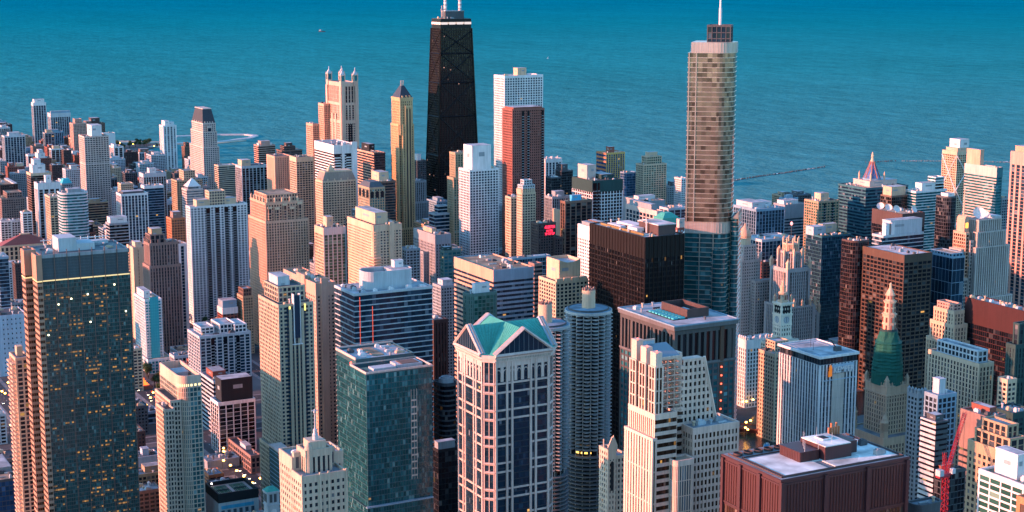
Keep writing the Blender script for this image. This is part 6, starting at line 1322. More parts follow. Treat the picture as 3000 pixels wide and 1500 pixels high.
B('teal glass block with a slatted roof right of the orange-lit brown office', 1114.3, 1162.1, 15.2, 32.6, 137.9, 'curtain', 'blueg', 'navy', bw=5, fh=12, up=[(0.05, 0.05, 0.95, 0.95, 3, 'rib', 'blueg')])
B('wide dark red steel office block cut by the right edge', 895.7, 843.0, 13.3, 74.9, 162.3, 'curtain', 'redsteel', 'black', bw=2.2, fh=4, tb=20, tbc='redsteel')
B('pale limestone art deco tower with a sunlit stepped top', 881.1, 914.6, 9.9, 22.0, 153.0, 'rib', 'cream', 'dark', bw=3.2, pw=1.6, fh=3.4, sh=0.9, step=[(-0.12, -0.1, 1.18, 1.1, 0.93), (-0.25, -0.2, 1.3, 1.2, 0.84)], up=[(0.1, 0.1, 0.9, 0.9, 5, 'punch', 'pink')])
B('long pale stone wing with a roof terrace in front of the limestone tower', 797.1, 800.9, 13.1, 49.8, 145.2, 'rib', 'cream', 'dark', bw=3.2, pw=1.5, fh=3.4, sh=0.8, up=[(0.25, 0.1, 0.9, 0.9, 8, 'grid', 'lgrey')])
B('black green stone tower with gilded trim at the right edge', 799.1, 770.4, 20.2, 8.0, 164.8, 'rib', 'dgreen', 'dark', bw=3, pw=1.7, fh=3.5, sh=1, step=[(-0.3, -0.35, 1, 1, 0.86)], up=[(0.2, 0.2, 0.8, 0.8, 14, 'rib', 'dgreen')])
B('narrow cream stone block beside the black green stone tower', 774.8, 752.4, 8.0, 8.0, 147.7, 'punch', 'cream', 'dark', bw=3.2, tb=3)
B('blue grey gridded block with a white rooftop tank', 688.5, 725.2, 14.9, 11.2, 154.3, 'grid', 'blueg', 'dark', bw=4, fh=3.5, pw=0.9, sh=0.9, up=[(0.25, 0.3, 0.6, 0.8, 9, 0, 'lgrey')])
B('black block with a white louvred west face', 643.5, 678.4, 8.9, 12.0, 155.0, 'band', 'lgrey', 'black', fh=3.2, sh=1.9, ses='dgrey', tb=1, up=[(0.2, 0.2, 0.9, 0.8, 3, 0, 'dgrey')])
B('brown brick block with a high blank wall', 682.1, 675.5, 13.1, 22.3, 153.5, 'band', 'pbrown', 'dark', fh=4, sh=2.6, tb=24, tbc='pbrown', up=[(0.55, 0.3, 1, 1, 3, 0, 'brick')])
B('dark green old block with ornate cornice at the right', 727.6, 700.5, 18.0, 18.2, 143.8, 'punch', 'dgreen', 'dark', bw=4, tb=4)
B('tan stone block with a row of columns around its roof house', 605.7, 582.0, 13.5, 31.4, 167.1, 'punch', 'tan', 'dark', bw=3.6, fh=3.6, pw=1.5, sh=1.5, tb=6, up=[(0.12, 0.12, 0.9, 0.9, 7, 'rib', 'tan'), (0.25, 0.25, 0.8, 0.8, 13, 'rib', 'tan')])
B('white gridded apartment block with a white rooftop box at the lower right corner', 523.0, 494.8, 12.5, 26.9, 188.5, 'grid', 'white', 'green', bw=6.4, fh=3.1, pw=0.7, sh=0.9, up=[(0.3, 0.3, 0.8, 0.8, 11, 0, 'white')])
B('dark low building site wrapped in black sheeting behind the red crane', 643.2, 671.7, 18.5, 5.0, 126.4, 'curtain', 'dgrey', 'black', up=[(0.1, 0.4, 0.6, 0.8, 3, 0, 'brick')])
B('grey stone block with a carved roofline behind the green draped tower', 741.0, 799.4, 8.5, 10.1, 130.9, 'punch', 'grey', 'dark', bw=3.4, tb=3, pin=6)
B('dark green and pink block with white piers and cream roof box', 620.8, 1582.6, 25.4, 25.8, 144.6, 'rib', 'lgrey', 'green', bw=5, pw=1.1, fh=3.3, tb=8, tbh=1, wes={'st': 'grid', 'wall': 'peach'}, up=[(0.3, 0.4, 0.6, 0.8, 10, 0, 'cream')])
B('cream apartment tower with curved balconies and blank end walls', 646.2, 1507.3, 31.6, 69.7, 156.1, 'punch', 'peach', 'dark', bw=3.4, fh=3, pw=1.5, sh=1.4, rndb=1, tb=7, tbh=0, up=[(0.2, 0.15, 0.65, 0.9, 11, 0, 'cream')])
B('brown tower with a flat overhanging roof behind the cream curved-balcony tower', 681.1, 1644.5, 34.8, 23.9, 140.3, 'band', 'brown', 'dark', up=[(0.15, 0.3, 0.7, 0.8, 10, 0, 'dgrey')], tb=2)
B('grey stone hotel block with orange lit corners and a green roof', 815.7, 1716.0, 20.5, 61.5, 103.1, 'rib', 'grey', 'dark', bw=4, pw=2, fh=3.6, sh=1.2, tb=12, up=[(0.2, 0.3, 0.5, 0.7, 5, 0, 'cream')], step=[(-0.35, 0.3, 0, 1.1, 0.78), (0.6, -0.2, 1.35, 1, 0.85)])
B('old green glass block with dark mansard attic', 781.4, 1621.6, 21.2, 9.0, 100.8, 'grid', 'green2', 'teal', bw=5, fh=4, up=[(0, 0, 0.5, 1, 4, 0, 'dgreen')])
B('low grey stone wing with square windows beside the stone hotel', 713.9, 1575.8, 16.4, 18.0, 115.2, 'punch', 'grey', 'dark', bw=4)
B('dark glass office tower with white floor lines and a rounded pale rooftop enclosure', 454.9, 1099.6, 64.5, 38.2, 174.5, 'band', 'lgrey', 'navy', fh=4.1, sh=0.75, sd=0.5, tb=2, redl=1, rpent=(0.22, 0.25, 0.85, 0.8, 13, 'lgrey'))
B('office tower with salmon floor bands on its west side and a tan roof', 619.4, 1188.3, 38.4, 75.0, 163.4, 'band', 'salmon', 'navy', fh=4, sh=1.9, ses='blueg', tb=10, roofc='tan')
B('purple banded office wing behind the salmon-banded office', 703.4, 1268.0, 7.9, 10.4, 149.3, 'band', 'pbrown', 'dark', fh=4, sh=1.8)
B('green glass apartment tower with a rounded corner and a white rooftop shed', 553.6, 1104.0, 26.3, 9.6, 163.9, 'grid', 'green2', 'green', bw=3.4, fh=3.1, pw=0.5, sh=0.5, rnd=5, up=[(0.25, 0.3, 0.75, 0.8, 7, 0, 'white')], roofc='brown')
B('narrow dark brown pier block left of the salmon-banded office', 552.5, 1165.7, 11.2, 18.0, 131.6, 'rib', 'dbrown', 'dgrey', bw=2.8, pw=1.4, pd=1)
B('low grey block between the two banded offices', 674.5, 1406.6, 18.1, 18.9, 107.0, 'punch', 'grey', 'dark', up=[(0.2, 0.2, 0.8, 0.8, 5, 0, 'lgrey')])
B('cream apartment tower with a gabled blank crown behind the round towers', 641.1, 1119.4, 30.2, 28.1, 163.4, 'grid', 'cream', 'dark', bw=4, fh=3.1, pw=1.3, sh=1.1, gab=1, up=[(0.18, 0.15, 0.85, 0.9, 14, 0, 'cream')])
B('dark curved office block with an oval roof ring behind the green-roofed tower', 532.2, 1108.9, 14.7, 16.3, 92.5, 'band', 'dgrey', 'black', fh=4, sh=1.3, rnd=14, oval=1)
B('black glass block with grey rooftop machinery left of the green-roofed tower', 464.4, 975.0, 15.4, 8.0, 84.4, 'curtain', 'black', 'black', fh=4, up=[(0.0, 0.2, 0.9, 0.9, 5, 0, 'grey')])
B('salmon stone tower with blank corners and a mast behind the tan near tower', 467.9, 1212.9, 17.1, 75.0, 161.8, 'punch', 'salmon2', 'dark', bw=4, fh=3.2, pw=2, sh=1.6, tb=11, tbh=0, mast=28)
B('tan striped tower with white vertical fins, dark glass notch and stepped roof', 392.0, 1091.8, 26.8, 43.1, 173.5, 'punch', 'tan2', 'navy', bw=3.2, fh=3.0, pw=1.3, sh=1.2, strp=1, up=[(0.15, 0.25, 0.9, 0.95, 11, 'grid', 'tan2'), (0.25, 0.45, 0.6, 0.9, 17, 0, 'lgrey')], pod=1)
B('dark banded office block with a yellow roof edge', 426.1, 1362.9, 20.5, 38.4, 50.2, 'band', 'lgrey', 'black', fh=3.9, sh=1.4, up=[(0.2, 0.4, 0.8, 0.9, 5, 0, 'brick')])
B('white pier and black glass office block with a tall black rooftop screen', 410.6, 1301.8, 32.7, 21.9, 46.9, 'rib', 'white', 'black', bw=6.2, pw=0.9, fh=3.8, up=[(0.12, 0.15, 1, 0.9, 19, 0, 'black2')])
B('white edged turquoise glass apartment tower', 436.3, 1622.4, 17.3, 41.1, 77.4, 'grid', 'white', 'cyan', bw=3.6, fh=3.0, pw=0.9, sh=0.7, xv=[], up=[(0.1, 0.25, 0.5, 0.9, 7, 0, 'white')], strc=1, step=[(-0.1, -0.25, 1.35, 1, 0.2)])
B('small yellow cream house beside the turquoise tower', 402.1, 1548.6, 9.3, 18.0, 44.1, 'punch', 'cream', 'dark', bw=4)
B('pale blue grey windowless hall dotted with small square holes', 295.8, 1674.1, 29.5, 40.0, 64.4, 'punch', 'blueg2', 'black', bw=4.5, fh=5, pw=3.2, sh=3.4, tb=4)
B('dark blue glass tower with a white edge at the left picture edge', 309.8, 1722.4, 9.8, 30.0, 117.4, 'band', 'blueg', 'navy', fh=3.8, sh=0.6)
B('dark brick flats behind the dark glass office tower', 372.2, 1965.1, 11.3, 18.0, 66.4, 'punch', 'dbrown', 'dark')
B('grey low flats beside the pale dotted hall', 329.3, 1769.6, 15.3, 18.0, 57.4, 'punch', 'grey', 'dark')
B('pale grey small office at the left edge below the street lights', 244.0, 1424.5, 10.6, 32.0, 28.0, 'punch', 'lgrey', 'black', bw=4.5)
B('dark blue glass block with a roof well at the lower left corner', 199.1, 1192.8, 21.8, 70.2, 40.0, 'curtain', 'dgrey', 'blue', fh=4, up=[(0.4, 0.3, 0.9, 0.8, 3, 0, 'grey')])
B('low block with rows of blue metal roofs', 372.5, 1427.0, 19.9, 18.0, 12.0, 'band', 'blueg', 'navy', fh=4.5, roofc='blueg')
B('low white walled block with a dark roof yard', 334.1, 1283.8, 18.0, 18.0, 14.0, 'blank', 'lgrey', 'dark', roofc='dgrey', up=[(0.3, 0.3, 0.6, 0.7, 5, 0, 'blueg2')])
B('purple brick warehouse behind the curved beige tower', 303.7, 1171.2, 17.5, 18.0, 22.0, 'punch', 'pbrown', 'dark', bw=5, roofc='lgrey')
B('low grey roofed shed by the lamp lit street', 387.6, 1264.1, 27.5, 19.2, 8.0, 'blank', 'grey', 'dark', roofc='lgrey')
B('low orange brick house by the lamp lit street', 374.3, 1218.3, 12.3, 18.0, 11.0, 'punch', 'orange', 'dark', bw=5, roofc='blueg')
B('low house with broken white roof sheets beside the tennis courts', 371.3, 1194.9, 17.6, 18.0, 9.0, 'blank', 'dbrown', 'dark', roofc='lgrey')
B('long brown brick terrace along the lamp lit street', 416.7, 1237.6, 8.0, 58.0, 16.0, 'punch', 'pbrown', 'dark', bw=5, fh=4.5, roofc='dgrey', up=[(0.3, 0.35, 0.9, 0.6, 3, 0, 'lgrey')])
B('low grey block with green roof garden right of the tan near tower', 553.1, 1400.0, 6.3, 33.9, 30.0, 'punch', 'grey', 'dark', roofc='dgreen')
B('low brick block with white window frames behind the masted stone tower', 517.3, 1325.7, 8.6, 16.9, 30.0, 'punch', 'pbrown', 'white', bw=4)
B('low tan block squeezed below the pinkish white stepped tower', 434.1, 672.0, 7.8, 8.0, 149.3, 'punch', 'tan', 'dark')
B('white terracotta block with a corner lantern left of the clock tower', 903.4, 1210.0, 35.2, 15.9, 67.0, 'rib', 'white', 'dark', bw=3.4, pw=1.5, fh=3.8, sh=1.2, tb=9, pin=10)
B('cream terracotta block with close square windows left of the white striped office', 857.5, 1106.7, 21.9, 24.0, 80.4, 'grid', 'cream', 'dark', bw=3.4, fh=3.6, pw=1.4, sh=1.4, tb=3, up=[(0.3, 0.4, 1, 1, 9, 'punch', 'cream')])
B('low round-shouldered grey roof at the bottom edge beside the red crane', 525.2, 563.1, 16.4, 8.0, 157.8, 'blank', 'dgrey', 'dark', rnd=8, roofc='grey')
def F(label, x, y, w, d, h, st, wall, glass, roof):
    k = dict(roofc=roof, nopane=1)
    if h > 26: k['up'] = [(.25, .25, .7, .75, 4, 0, wall)]
    B(label, x, y, w, d, h, st, wall, glass, **k)
F('taller tan block with a grey flat roof in front of the pale pink gridded tower', 582, 2487, 35, 22, 61, 'band', 'tan', 'dark', 'grey')
F('taller blue grey block with a pale flat roof left of the black tapering skyscraper', 1014, 2127, 21, 34, 79, 'punch', 'blueg', 'navy', 'lgrey')
F('taller pale grey block with a dark flat roof left of the slender white tower', 865, 3125, 29, 34, 57, 'grid', 'lgrey', 'navy', 'dgrey')
F('taller charcoal block with a bluish flat roof left of the dark mansard tower', 738, 2842, 22, 25, 60, 'grid', 'dgrey', 'black', 'blueg')
F('low silver grey block with a pale flat roof right of the turquoise glass tower', 457, 1593, 25, 16, 21, 'rib', 'lgrey', 'black', 'lgrey')
F('taller blue grey block with a dark flat roof left of the pale finned dark tower', 778, 2489, 33, 31, 54, 'rib', 'blueg', 'navy', 'dgrey')
F('taller silver grey block with a grey flat roof left of the slender white tower', 819, 3044, 28, 25, 51, 'punch', 'lgrey', 'black', 'grey')
F('mid-height charcoal block with a grey flat roof left of the terraced grey white block', 353, 1396, 21, 23, 27, 'punch', 'dgrey', 'black', 'grey')
F('taller dark brown block with a dark flat roof left of the white black-balconied tower', 762, 2006, 22, 34, 47, 'punch', 'dbrown', 'dark', 'dgrey')
F('taller grey block with a dark flat roof in front of the tall white marble tower', 1047, 2009, 34, 33, 79, 'punch', 'grey', 'dark', 'dgrey')
F('taller charcoal block with a bluish flat roof right of the orange and blue striped tower', 1627, 2054, 27, 33, 58, 'grid', 'dgrey', 'black', 'blueg')
F('low red brick block with a pale flat roof right of the turquoise glass tower', 437, 1549, 23, 25, 20, 'band', 'brick', 'dark', 'lgrey')
F('taller brown brick block with a tan flat roof in front of the dark white-capped tower', 709, 3479, 28, 25, 49, 'punch', 'pbrown', 'dark', 'tan')
F('taller blue grey block with a dark flat roof right of the dark white-capped tower', 788, 3684, 32, 19, 59, 'rib', 'blueg', 'navy', 'dgrey')
F('mid-height dark brown block with a tan flat roof left of the white pier black office', 330, 1322, 21, 33, 25, 'punch', 'dbrown', 'dark', 'tan')
F('taller silver grey block with a tan flat roof left of the teal banded tower', 360, 2010, 33, 20, 56, 'punch', 'lgrey', 'black', 'tan')
F('taller grey block with a tan flat roof left of the tan arched-crown tower', 709, 1841, 33, 33, 57, 'punch', 'grey', 'dark', 'tan')
F('taller pale grey block with a grey flat roof left of the slender white tower', 790, 3161, 32, 22, 49, 'punch', 'lgrey', 'navy', 'grey')
F('mid-height charcoal block with a dark flat roof right of the slender white tower', 875, 3003, 30, 23, 33, 'punch', 'dgrey', 'black', 'dgrey')
F('mid-height tan block with a dark flat roof right of the brown ledged tower', 555, 2409, 33, 33, 37, 'band', 'tan', 'dark', 'dgrey')
F('mid-height blue grey block with a bluish flat roof right of the white pyramid-topped tower', 677, 2007, 34, 17, 44, 'punch', 'blueg', 'navy', 'blueg')
F('low brown brick block with a dark flat roof left of the white pier black office', 212, 1322, 32, 27, 17, 'rib', 'pbrown', 'dark', 'dgrey')
F('taller cream block with a pale flat roof left of the slender white tower', 761, 3038, 20, 28, 47, 'punch', 'cream', 'dark', 'lgrey')
F('mid-height tan block with a bluish flat roof left of the brown brick terrace', 311, 1197, 27, 19, 27, 'grid', 'tan', 'dark', 'blueg')
F('low silver grey block with a tan flat roof right of the brown art deco tower', 473, 1635, 29, 28, 15, 'punch', 'lgrey', 'black', 'tan')
F('taller white block with a tan flat roof right of the pale pink gridded tower', 664, 2645, 25, 21, 56, 'punch', 'white', 'navy', 'tan')
F('taller brown brick block with a pale flat roof left of the cream dark-cornered tower', 720, 2171, 33, 34, 58, 'punch', 'pbrown', 'dark', 'lgrey')
F('taller tan block with a grey flat roof right of the golden pyramid-roofed tower', 916, 1963, 32, 32, 75, 'punch', 'tan', 'dark', 'grey')
F('mid-height blue grey block with a tan flat roof left of the tan classical block', 580, 2372, 23, 29, 36, 'band', 'blueg', 'navy', 'tan')
F('taller silver grey block with a bluish flat roof left of the dark white-capped tower', 703, 3806, 23, 33, 62, 'rib', 'lgrey', 'black', 'blueg')
F('taller tan block with a grey flat roof right of the orange and blue striped tower', 1618, 2084, 24, 25, 54, 'grid', 'tan', 'dark', 'grey')
F('taller pale grey block with a tan flat roof right of the slender white tower', 916, 3044, 20, 26, 54, 'punch', 'lgrey', 'navy', 'tan')
F('taller red brick block with a pale flat roof left of the slender white tower', 733, 3205, 34, 25, 56, 'punch', 'brick', 'dark', 'lgrey')
F('mid-height tan block with a pale flat roof right of the slender white tower', 877, 3039, 31, 30, 33, 'punch', 'tan', 'dark', 'lgrey')
F('taller tan block with a grey flat roof left of the dark white-capped tower', 727, 3683, 22, 28, 50, 'punch', 'tan', 'dark', 'grey')
F('taller blue grey block with a bluish flat roof right of the cream green stepped tower', 1598, 2047, 24, 17, 55, 'grid', 'blueg', 'navy', 'blueg')
F('taller silver grey block with a bluish flat roof left of the pale finned dark tower', 695, 2491, 35, 29, 51, 'rib', 'lgrey', 'black', 'blueg')
F('taller grey block with a tan flat roof in front of the dark mansard tower', 799, 2646, 33, 24, 53, 'punch', 'grey', 'dark', 'tan')
F('taller charcoal block with a grey flat roof left of the dark mansard tower', 676, 2766, 28, 29, 61, 'rib', 'dgrey', 'black', 'grey')
F('taller silver grey block with a tan flat roof in front of the dark mansard tower', 831, 2723, 21, 22, 60, 'grid', 'lgrey', 'black', 'tan')
F('taller red brick block with a dark flat roof left of the slender white tower', 706, 3324, 19, 28, 62, 'punch', 'brick', 'dark', 'dgrey')
F('mid-height grey block with a bluish flat roof right of the huge white slab', 619, 1844, 22, 29, 36, 'punch', 'grey', 'dark', 'blueg')
F('mid-height silver grey block with a dark flat roof left of the dark mansard tower', 797, 2804, 36, 22, 42, 'punch', 'lgrey', 'black', 'dgrey')
F('taller pale grey block with a tan flat roof right of the pale pink gridded tower', 646, 2643, 18, 28, 60, 'punch', 'lgrey', 'navy', 'tan')
F('mid-height white block with a dark flat roof right of the green-roofed teal block', 1065, 1276, 35, 27, 29, 'grid', 'white', 'navy', 'dgrey')
F('taller dark brown block with a bluish flat roof left of the dark white-capped tower', 726, 3966, 36, 30, 54, 'punch', 'dbrown', 'dark', 'blueg')
F('taller tan block with a pale flat roof right of the slender white tower', 913, 3003, 32, 26, 45, 'punch', 'tan', 'dark', 'lgrey')
F('mid-height red brick block with a tan flat roof right of the dark white-capped tower', 827, 3684, 35, 33, 44, 'grid', 'brick', 'dark', 'tan')
F('mid-height charcoal block with a tan flat roof left of the slender white tower', 847, 3201, 24, 30, 30, 'punch', 'dgrey', 'black', 'tan')
F('mid-height red brick block with a pale flat roof left of the slender white tower', 693, 3121, 35, 32, 44, 'punch', 'brick', 'dark', 'lgrey')
F('mid-height cream block with a bluish flat roof left of the pale finned dark tower', 835, 2568, 19, 26, 38, 'band', 'cream', 'dark', 'blueg')
F('mid-height tan block with a grey flat roof left of the dark mansard tower', 765, 2762, 33, 19, 31, 'band', 'tan', 'dark', 'grey')
F('mid-height silver grey block with a bluish flat roof left of the red brown granite tower', 1029, 1966, 26, 32, 26, 'grid', 'lgrey', 'black', 'blueg')
F('taller brown brick block with a tan flat roof left of the slender white tower', 881, 3201, 19, 30, 52, 'punch', 'pbrown', 'dark', 'tan')
F('low silver grey block with a dark flat roof right of the turquoise glass tower', 446, 1510, 23, 30, 22, 'grid', 'lgrey', 'black', 'dgrey')
F('taller grey block with a dark flat roof left of the slender white tower', 589, 3005, 26, 20, 56, 'band', 'grey', 'dark', 'dgrey')
F('mid-height blue grey block with a bluish flat roof in front of the dark white-capped tower', 713, 3606, 33, 32, 29, 'punch', 'blueg', 'navy', 'blueg')
F('taller silver grey block with a pale flat roof left of the slender white tower', 760, 3119, 36, 34, 45, 'band', 'lgrey', 'black', 'lgrey')
F('mid-height silver grey block with a grey flat roof left of the pale pink gridded tower', 545, 2725, 28, 25, 41, 'punch', 'lgrey', 'black', 'grey')
F('mid-height red brick block with a tan flat roof in front of the brown ledged tower', 482, 2412, 29, 31, 26, 'band', 'brick', 'dark', 'tan')
F('taller red brick block with a tan flat roof left of the dark white-capped tower', 632, 3442, 19, 21, 49, 'punch', 'brick', 'dark', 'tan')
F('mid-height pale grey block with a pale flat roof in front of the white pyramid-topped tower', 581, 1962, 35, 27, 25, 'band', 'lgrey', 'navy', 'lgrey')
F('taller cream block with a bluish flat roof left of the dark white-capped tower', 708, 3719, 32, 24, 54, 'rib', 'cream', 'dark', 'blueg')
F('taller blue grey block with a pale flat roof left of the dark mansard tower', 708, 2725, 20, 29, 50, 'band', 'blueg', 'navy', 'lgrey')
F('taller tan block with a pale flat roof left of the dark mansard tower', 723, 2963, 22, 20, 62, 'punch', 'tan', 'dark', 'lgrey')
F('taller tan block with a grey flat roof left of the slender white tower', 673, 3205, 24, 17, 48, 'punch', 'tan', 'dark', 'grey')
F('taller red brick block with a tan flat roof right of the dark white-capped tower', 753, 3607, 19, 17, 47, 'punch', 'brick', 'dark', 'tan')
F('taller cream block with a bluish flat roof in front of the tan green ribbed tower', 897, 1844, 20, 24, 59, 'band', 'cream', 'dark', 'blueg')
F('mid-height charcoal block with a grey flat roof right of the dark white-capped tower', 784, 3604, 30, 22, 33, 'punch', 'dgrey', 'black', 'grey')
F('taller blue grey block with a dark flat roof left of the dark white-capped tower', 729, 4045, 35, 17, 55, 'punch', 'blueg', 'navy', 'dgrey')
F('low silver grey block with a grey flat roof behind the huge white slab', 555, 1841, 18, 32, 21, 'grid', 'lgrey', 'black', 'grey')
F('mid-height red brick block with a grey flat roof left of the cream dark-cornered tower', 717, 2133, 31, 25, 27, 'band', 'brick', 'dark', 'grey')
F('taller white block with a bluish flat roof left of the dark mansard tower', 617, 2799, 35, 30, 59, 'punch', 'white', 'navy', 'blueg')
F('mid-height cream block with a pale flat roof left of the slender white tower', 739, 3006, 27, 26, 35, 'punch', 'cream', 'dark', 'lgrey')
F('low tan block with a dark flat roof right of the pale pink gridded tower', 640, 2530, 30, 25, 24, 'grid', 'tan', 'dark', 'dgrey')
F('mid-height brown brick block with a pale flat roof right of the dark white-capped tower', 779, 3521, 21, 22, 37, 'punch', 'pbrown', 'dark', 'lgrey')
F('taller brown brick block with a pale flat roof left of the dark mansard tower', 797, 2878, 23, 33, 53, 'rib', 'pbrown', 'dark', 'lgrey')
F('taller cream block with a grey flat roof right of the dark white-capped tower', 819, 3608, 27, 20, 50, 'rib', 'cream', 'dark', 'grey')
F('mid-height white block with a grey flat roof left of the tan classical block', 577, 2331, 27, 20, 38, 'punch', 'white', 'navy', 'grey')
F('mid-height red brick block with a dark flat roof left of the dark mansard tower', 777, 2923, 36, 24, 35, 'grid', 'brick', 'dark', 'dgrey')
F('mid-height dark brown block with a tan flat roof left of the slender white tower', 833, 3161, 30, 17, 26, 'band', 'dbrown', 'dark', 'tan')
F('low red brick block with a dark flat roof right of the turquoise glass tower', 465, 1553, 33, 22, 22, 'grid', 'brick', 'dark', 'dgrey')
F('mid-height white block with a grey flat roof right of the dark white-capped tower', 770, 3405, 25, 19, 38, 'punch', 'white', 'navy', 'grey')
F('taller silver grey block with a grey flat roof right of the dark white-capped tower', 861, 3718, 32, 31, 51, 'grid', 'lgrey', 'black', 'grey')
F('low cream block with a dark flat roof left of the slender white tower', 844, 3242, 24, 27, 19, 'band', 'cream', 'dark', 'dgrey')
F('mid-height silver grey block with a dark flat roof in front of the grey stone hotel', 767, 1638, 33, 24, 27, 'punch', 'lgrey', 'black', 'dgrey')
F('mid-height silver grey block with a tan flat roof right of the dark mansard tower', 862, 2721, 34, 32, 25, 'punch', 'lgrey', 'black', 'tan')
F('mid-height white block with a dark flat roof right of the pale pink gridded tower', 738, 2569, 25, 25, 43, 'rib', 'white', 'navy', 'dgrey')
F('mid-height grey block with a pale flat roof left of the dark white-capped tower', 660, 3563, 30, 25, 44, 'punch', 'grey', 'dark', 'lgrey')
F('mid-height blue grey block with a bluish flat roof right of the dark white-capped tower', 783, 3564, 26, 25, 34, 'grid', 'blueg', 'navy', 'blueg')
F('mid-height pale grey block with a bluish flat roof left of the white pyramid-topped tower', 575, 2005, 23, 19, 39, 'punch', 'lgrey', 'navy', 'blueg')
F('low charcoal block with a pale flat roof left of the salmon pink bay tower', 572, 1716, 27, 23, 18, 'punch', 'dgrey', 'black', 'lgrey')
F('taller dark brown block with a tan flat roof left of the slender white tower', 676, 3007, 19, 26, 54, 'rib', 'dbrown', 'dark', 'tan')
F('mid-height tan block with a bluish flat roof right of the dark mansard tower', 970, 2724, 28, 32, 33, 'rib', 'tan', 'dark', 'blueg')
F('taller tan block with a dark flat roof left of the slender white tower', 667, 3083, 19, 25, 52, 'punch', 'tan', 'dark', 'dgrey')
F('mid-height brown brick block with a pale flat roof left of the dark white-capped tower', 665, 3644, 19, 17, 43, 'grid', 'pbrown', 'dark', 'lgrey')
F('mid-height charcoal block with a dark flat roof left of the dark mansard tower', 770, 2842, 34, 33, 36, 'punch', 'dgrey', 'black', 'dgrey')
F('low dark brown block with a grey flat roof in front of the slender white tower', 846, 3005, 26, 18, 19, 'rib', 'dbrown', 'dark', 'grey')
F('mid-height silver grey block with a tan flat roof left of the dark mansard tower', 733, 2725, 30, 21, 43, 'punch', 'lgrey', 'black', 'tan')
# ------------------------------------------------------------------ vehicles, lamps, boats, crane
def lampmesh(b): b.lathe(0, 0, [(.22, 0), (.14, 8.6)], 6); b.beam((0, 0, 8.6), (1.2, 0, 9.0), .1)
def headmesh(b): b.lathe(1.2, 0, [(.25, 8.3), (.95, 8.7), (.95, 9.4), (.2, 9.8)], 8)
lm_, hm_ = unitmesh('lamp_post', lampmesh, wallm('dgrey')), unitmesh('lamp_head', headmesh, emitm('sodium_lamp', (1, .42, .06), 7))
def lamps(pts, label, group):
    for i, (x, y) in enumerate(pts):
        t = thing('street_lamp', label, 'street lamp', x, y, 0, group); put('lamp_post', lm_, t, (0, 0, 0)); put('lamp_head', hm_, t, (0, 0, 0))
CARC = ('white', 'dgrey', 'black', 'lgrey', 'brick', 'blueg', 'grey')
def car_parts(b): b.prism([(-2.2, -.9), (2.2, -.9), (2.2, .9), (-2.2, .9)], .35, .95, bottom=True, scale=.97)
def car_cab(b): b.prism([(-1.3, -.82), (1.0, -.82), (1.0, .82), (-1.3, .82)], .95, 1.5, scale=.8)
def car_wheels(b):
    for x in (-1.35, 1.35):
        for y in (-.9, .75):
            n = len(b.v); k = 10
            for yy in (y, y+.15): b.v += [(x+.34*math.cos(2*math.pi*i/k), yy, .34+.34*math.sin(2*math.pi*i/k)) for i in range(k)]
            b.f += [(n+i, n+(i+1) % k, n+k+(i+1) % k, n+k+i) for i in range(k)]; b.f += [tuple(n+i for i in range(k)), tuple(n+k+i for i in range(k))[::-1]]
def car_lights(b): b.box(-2.26, -.8, .6, -2.18, -.35, .85, True); b.box(-2.26, .35, .6, -2.18, .8, .85, True)
def car_head(b): b.box(2.18, -.8, .55, 2.26, -.4, .8, True); b.box(2.18, .4, .55, 2.26, .8, .8, True)
def car(x, y, rz, c, label, group):
    t = thing('car', label, 'car', x, y, .5, group); t.rotation_euler = (0, 0, rz)
    put('body', unitmesh('car_body', car_parts, wallm(c, .3, 0, .5)), t, (0, 0, 0)); put('cabin', unitmesh('car_cabin', car_cab, glassm('black', 0)), t, (0, 0, 0)); put('wheels', unitmesh('car_wheels', car_wheels, wallm('black')), t, (0, 0, 0))
    put('tail_lights', unitmesh('tail_lights', car_lights, emitm('tail_light', (1, .04, .03), 4)), t, (0, 0, 0)); put('headlights', unitmesh('headlights', car_head, emitm('headlight', (1, .85, .6), 5)), t, (0, 0, 0))
cr = random.Random(5)
CN = dict(white='white', dgrey='dark grey', black='black', lgrey='silver', brick='dark red', blueg='blue grey', grey='grey')
for (rx, y0, y1, n, where) in ((412, 1190, 1320, 12, 'on the lamp lit street beside the brick terrace'), (283, 1400, 1720, 22, 'on the street at the left picture edge'), (412, 1500, 1640, 12, 'on the street right of the dark green glass office tower')):
    for i in range(n):
        lane = cr.choice((-5.5, -2, 2, 5.5)); c = cr.choice(CARC)
        car(rx+lane, y0+(y1-y0)*(i+cr.random()*.6)/n, math.pi/2 if lane > 0 else -math.pi/2, c, CN[c]+' car '+where, 'cars '+where)
def canopy():
    t = thing('glowing_canopy', 'glowing red and orange swept sign canopy beside the street left of the curved beige tower', 'sign', 414, 1565)
    m = MB(); n = 10
    for i in range(n):
        a0, a1 = i/n, (i+1)/n; f = lambda a: (-7+10*a, -10*a, 24*(1-a)**1.6+2.5); w = lambda a: .5+3.2*a
        p, q = f(a0), f(a1); m.prism([(p[0]-w(a0), p[1]), (p[0]+w(a0), p[1]), (q[0]+w(a1), q[1]), (q[0]-w(a1), q[1])], q[2]-2, p[2], bottom=True)
    m.build('lit_arch', emitm('red_orange_glow', (1, .12, .02), 1.0), t); b = MB(); b.box(-5, -14, 0, 8, -9, 3.5); b.build('shop_roof', wallm('brick'), t)
canopy()
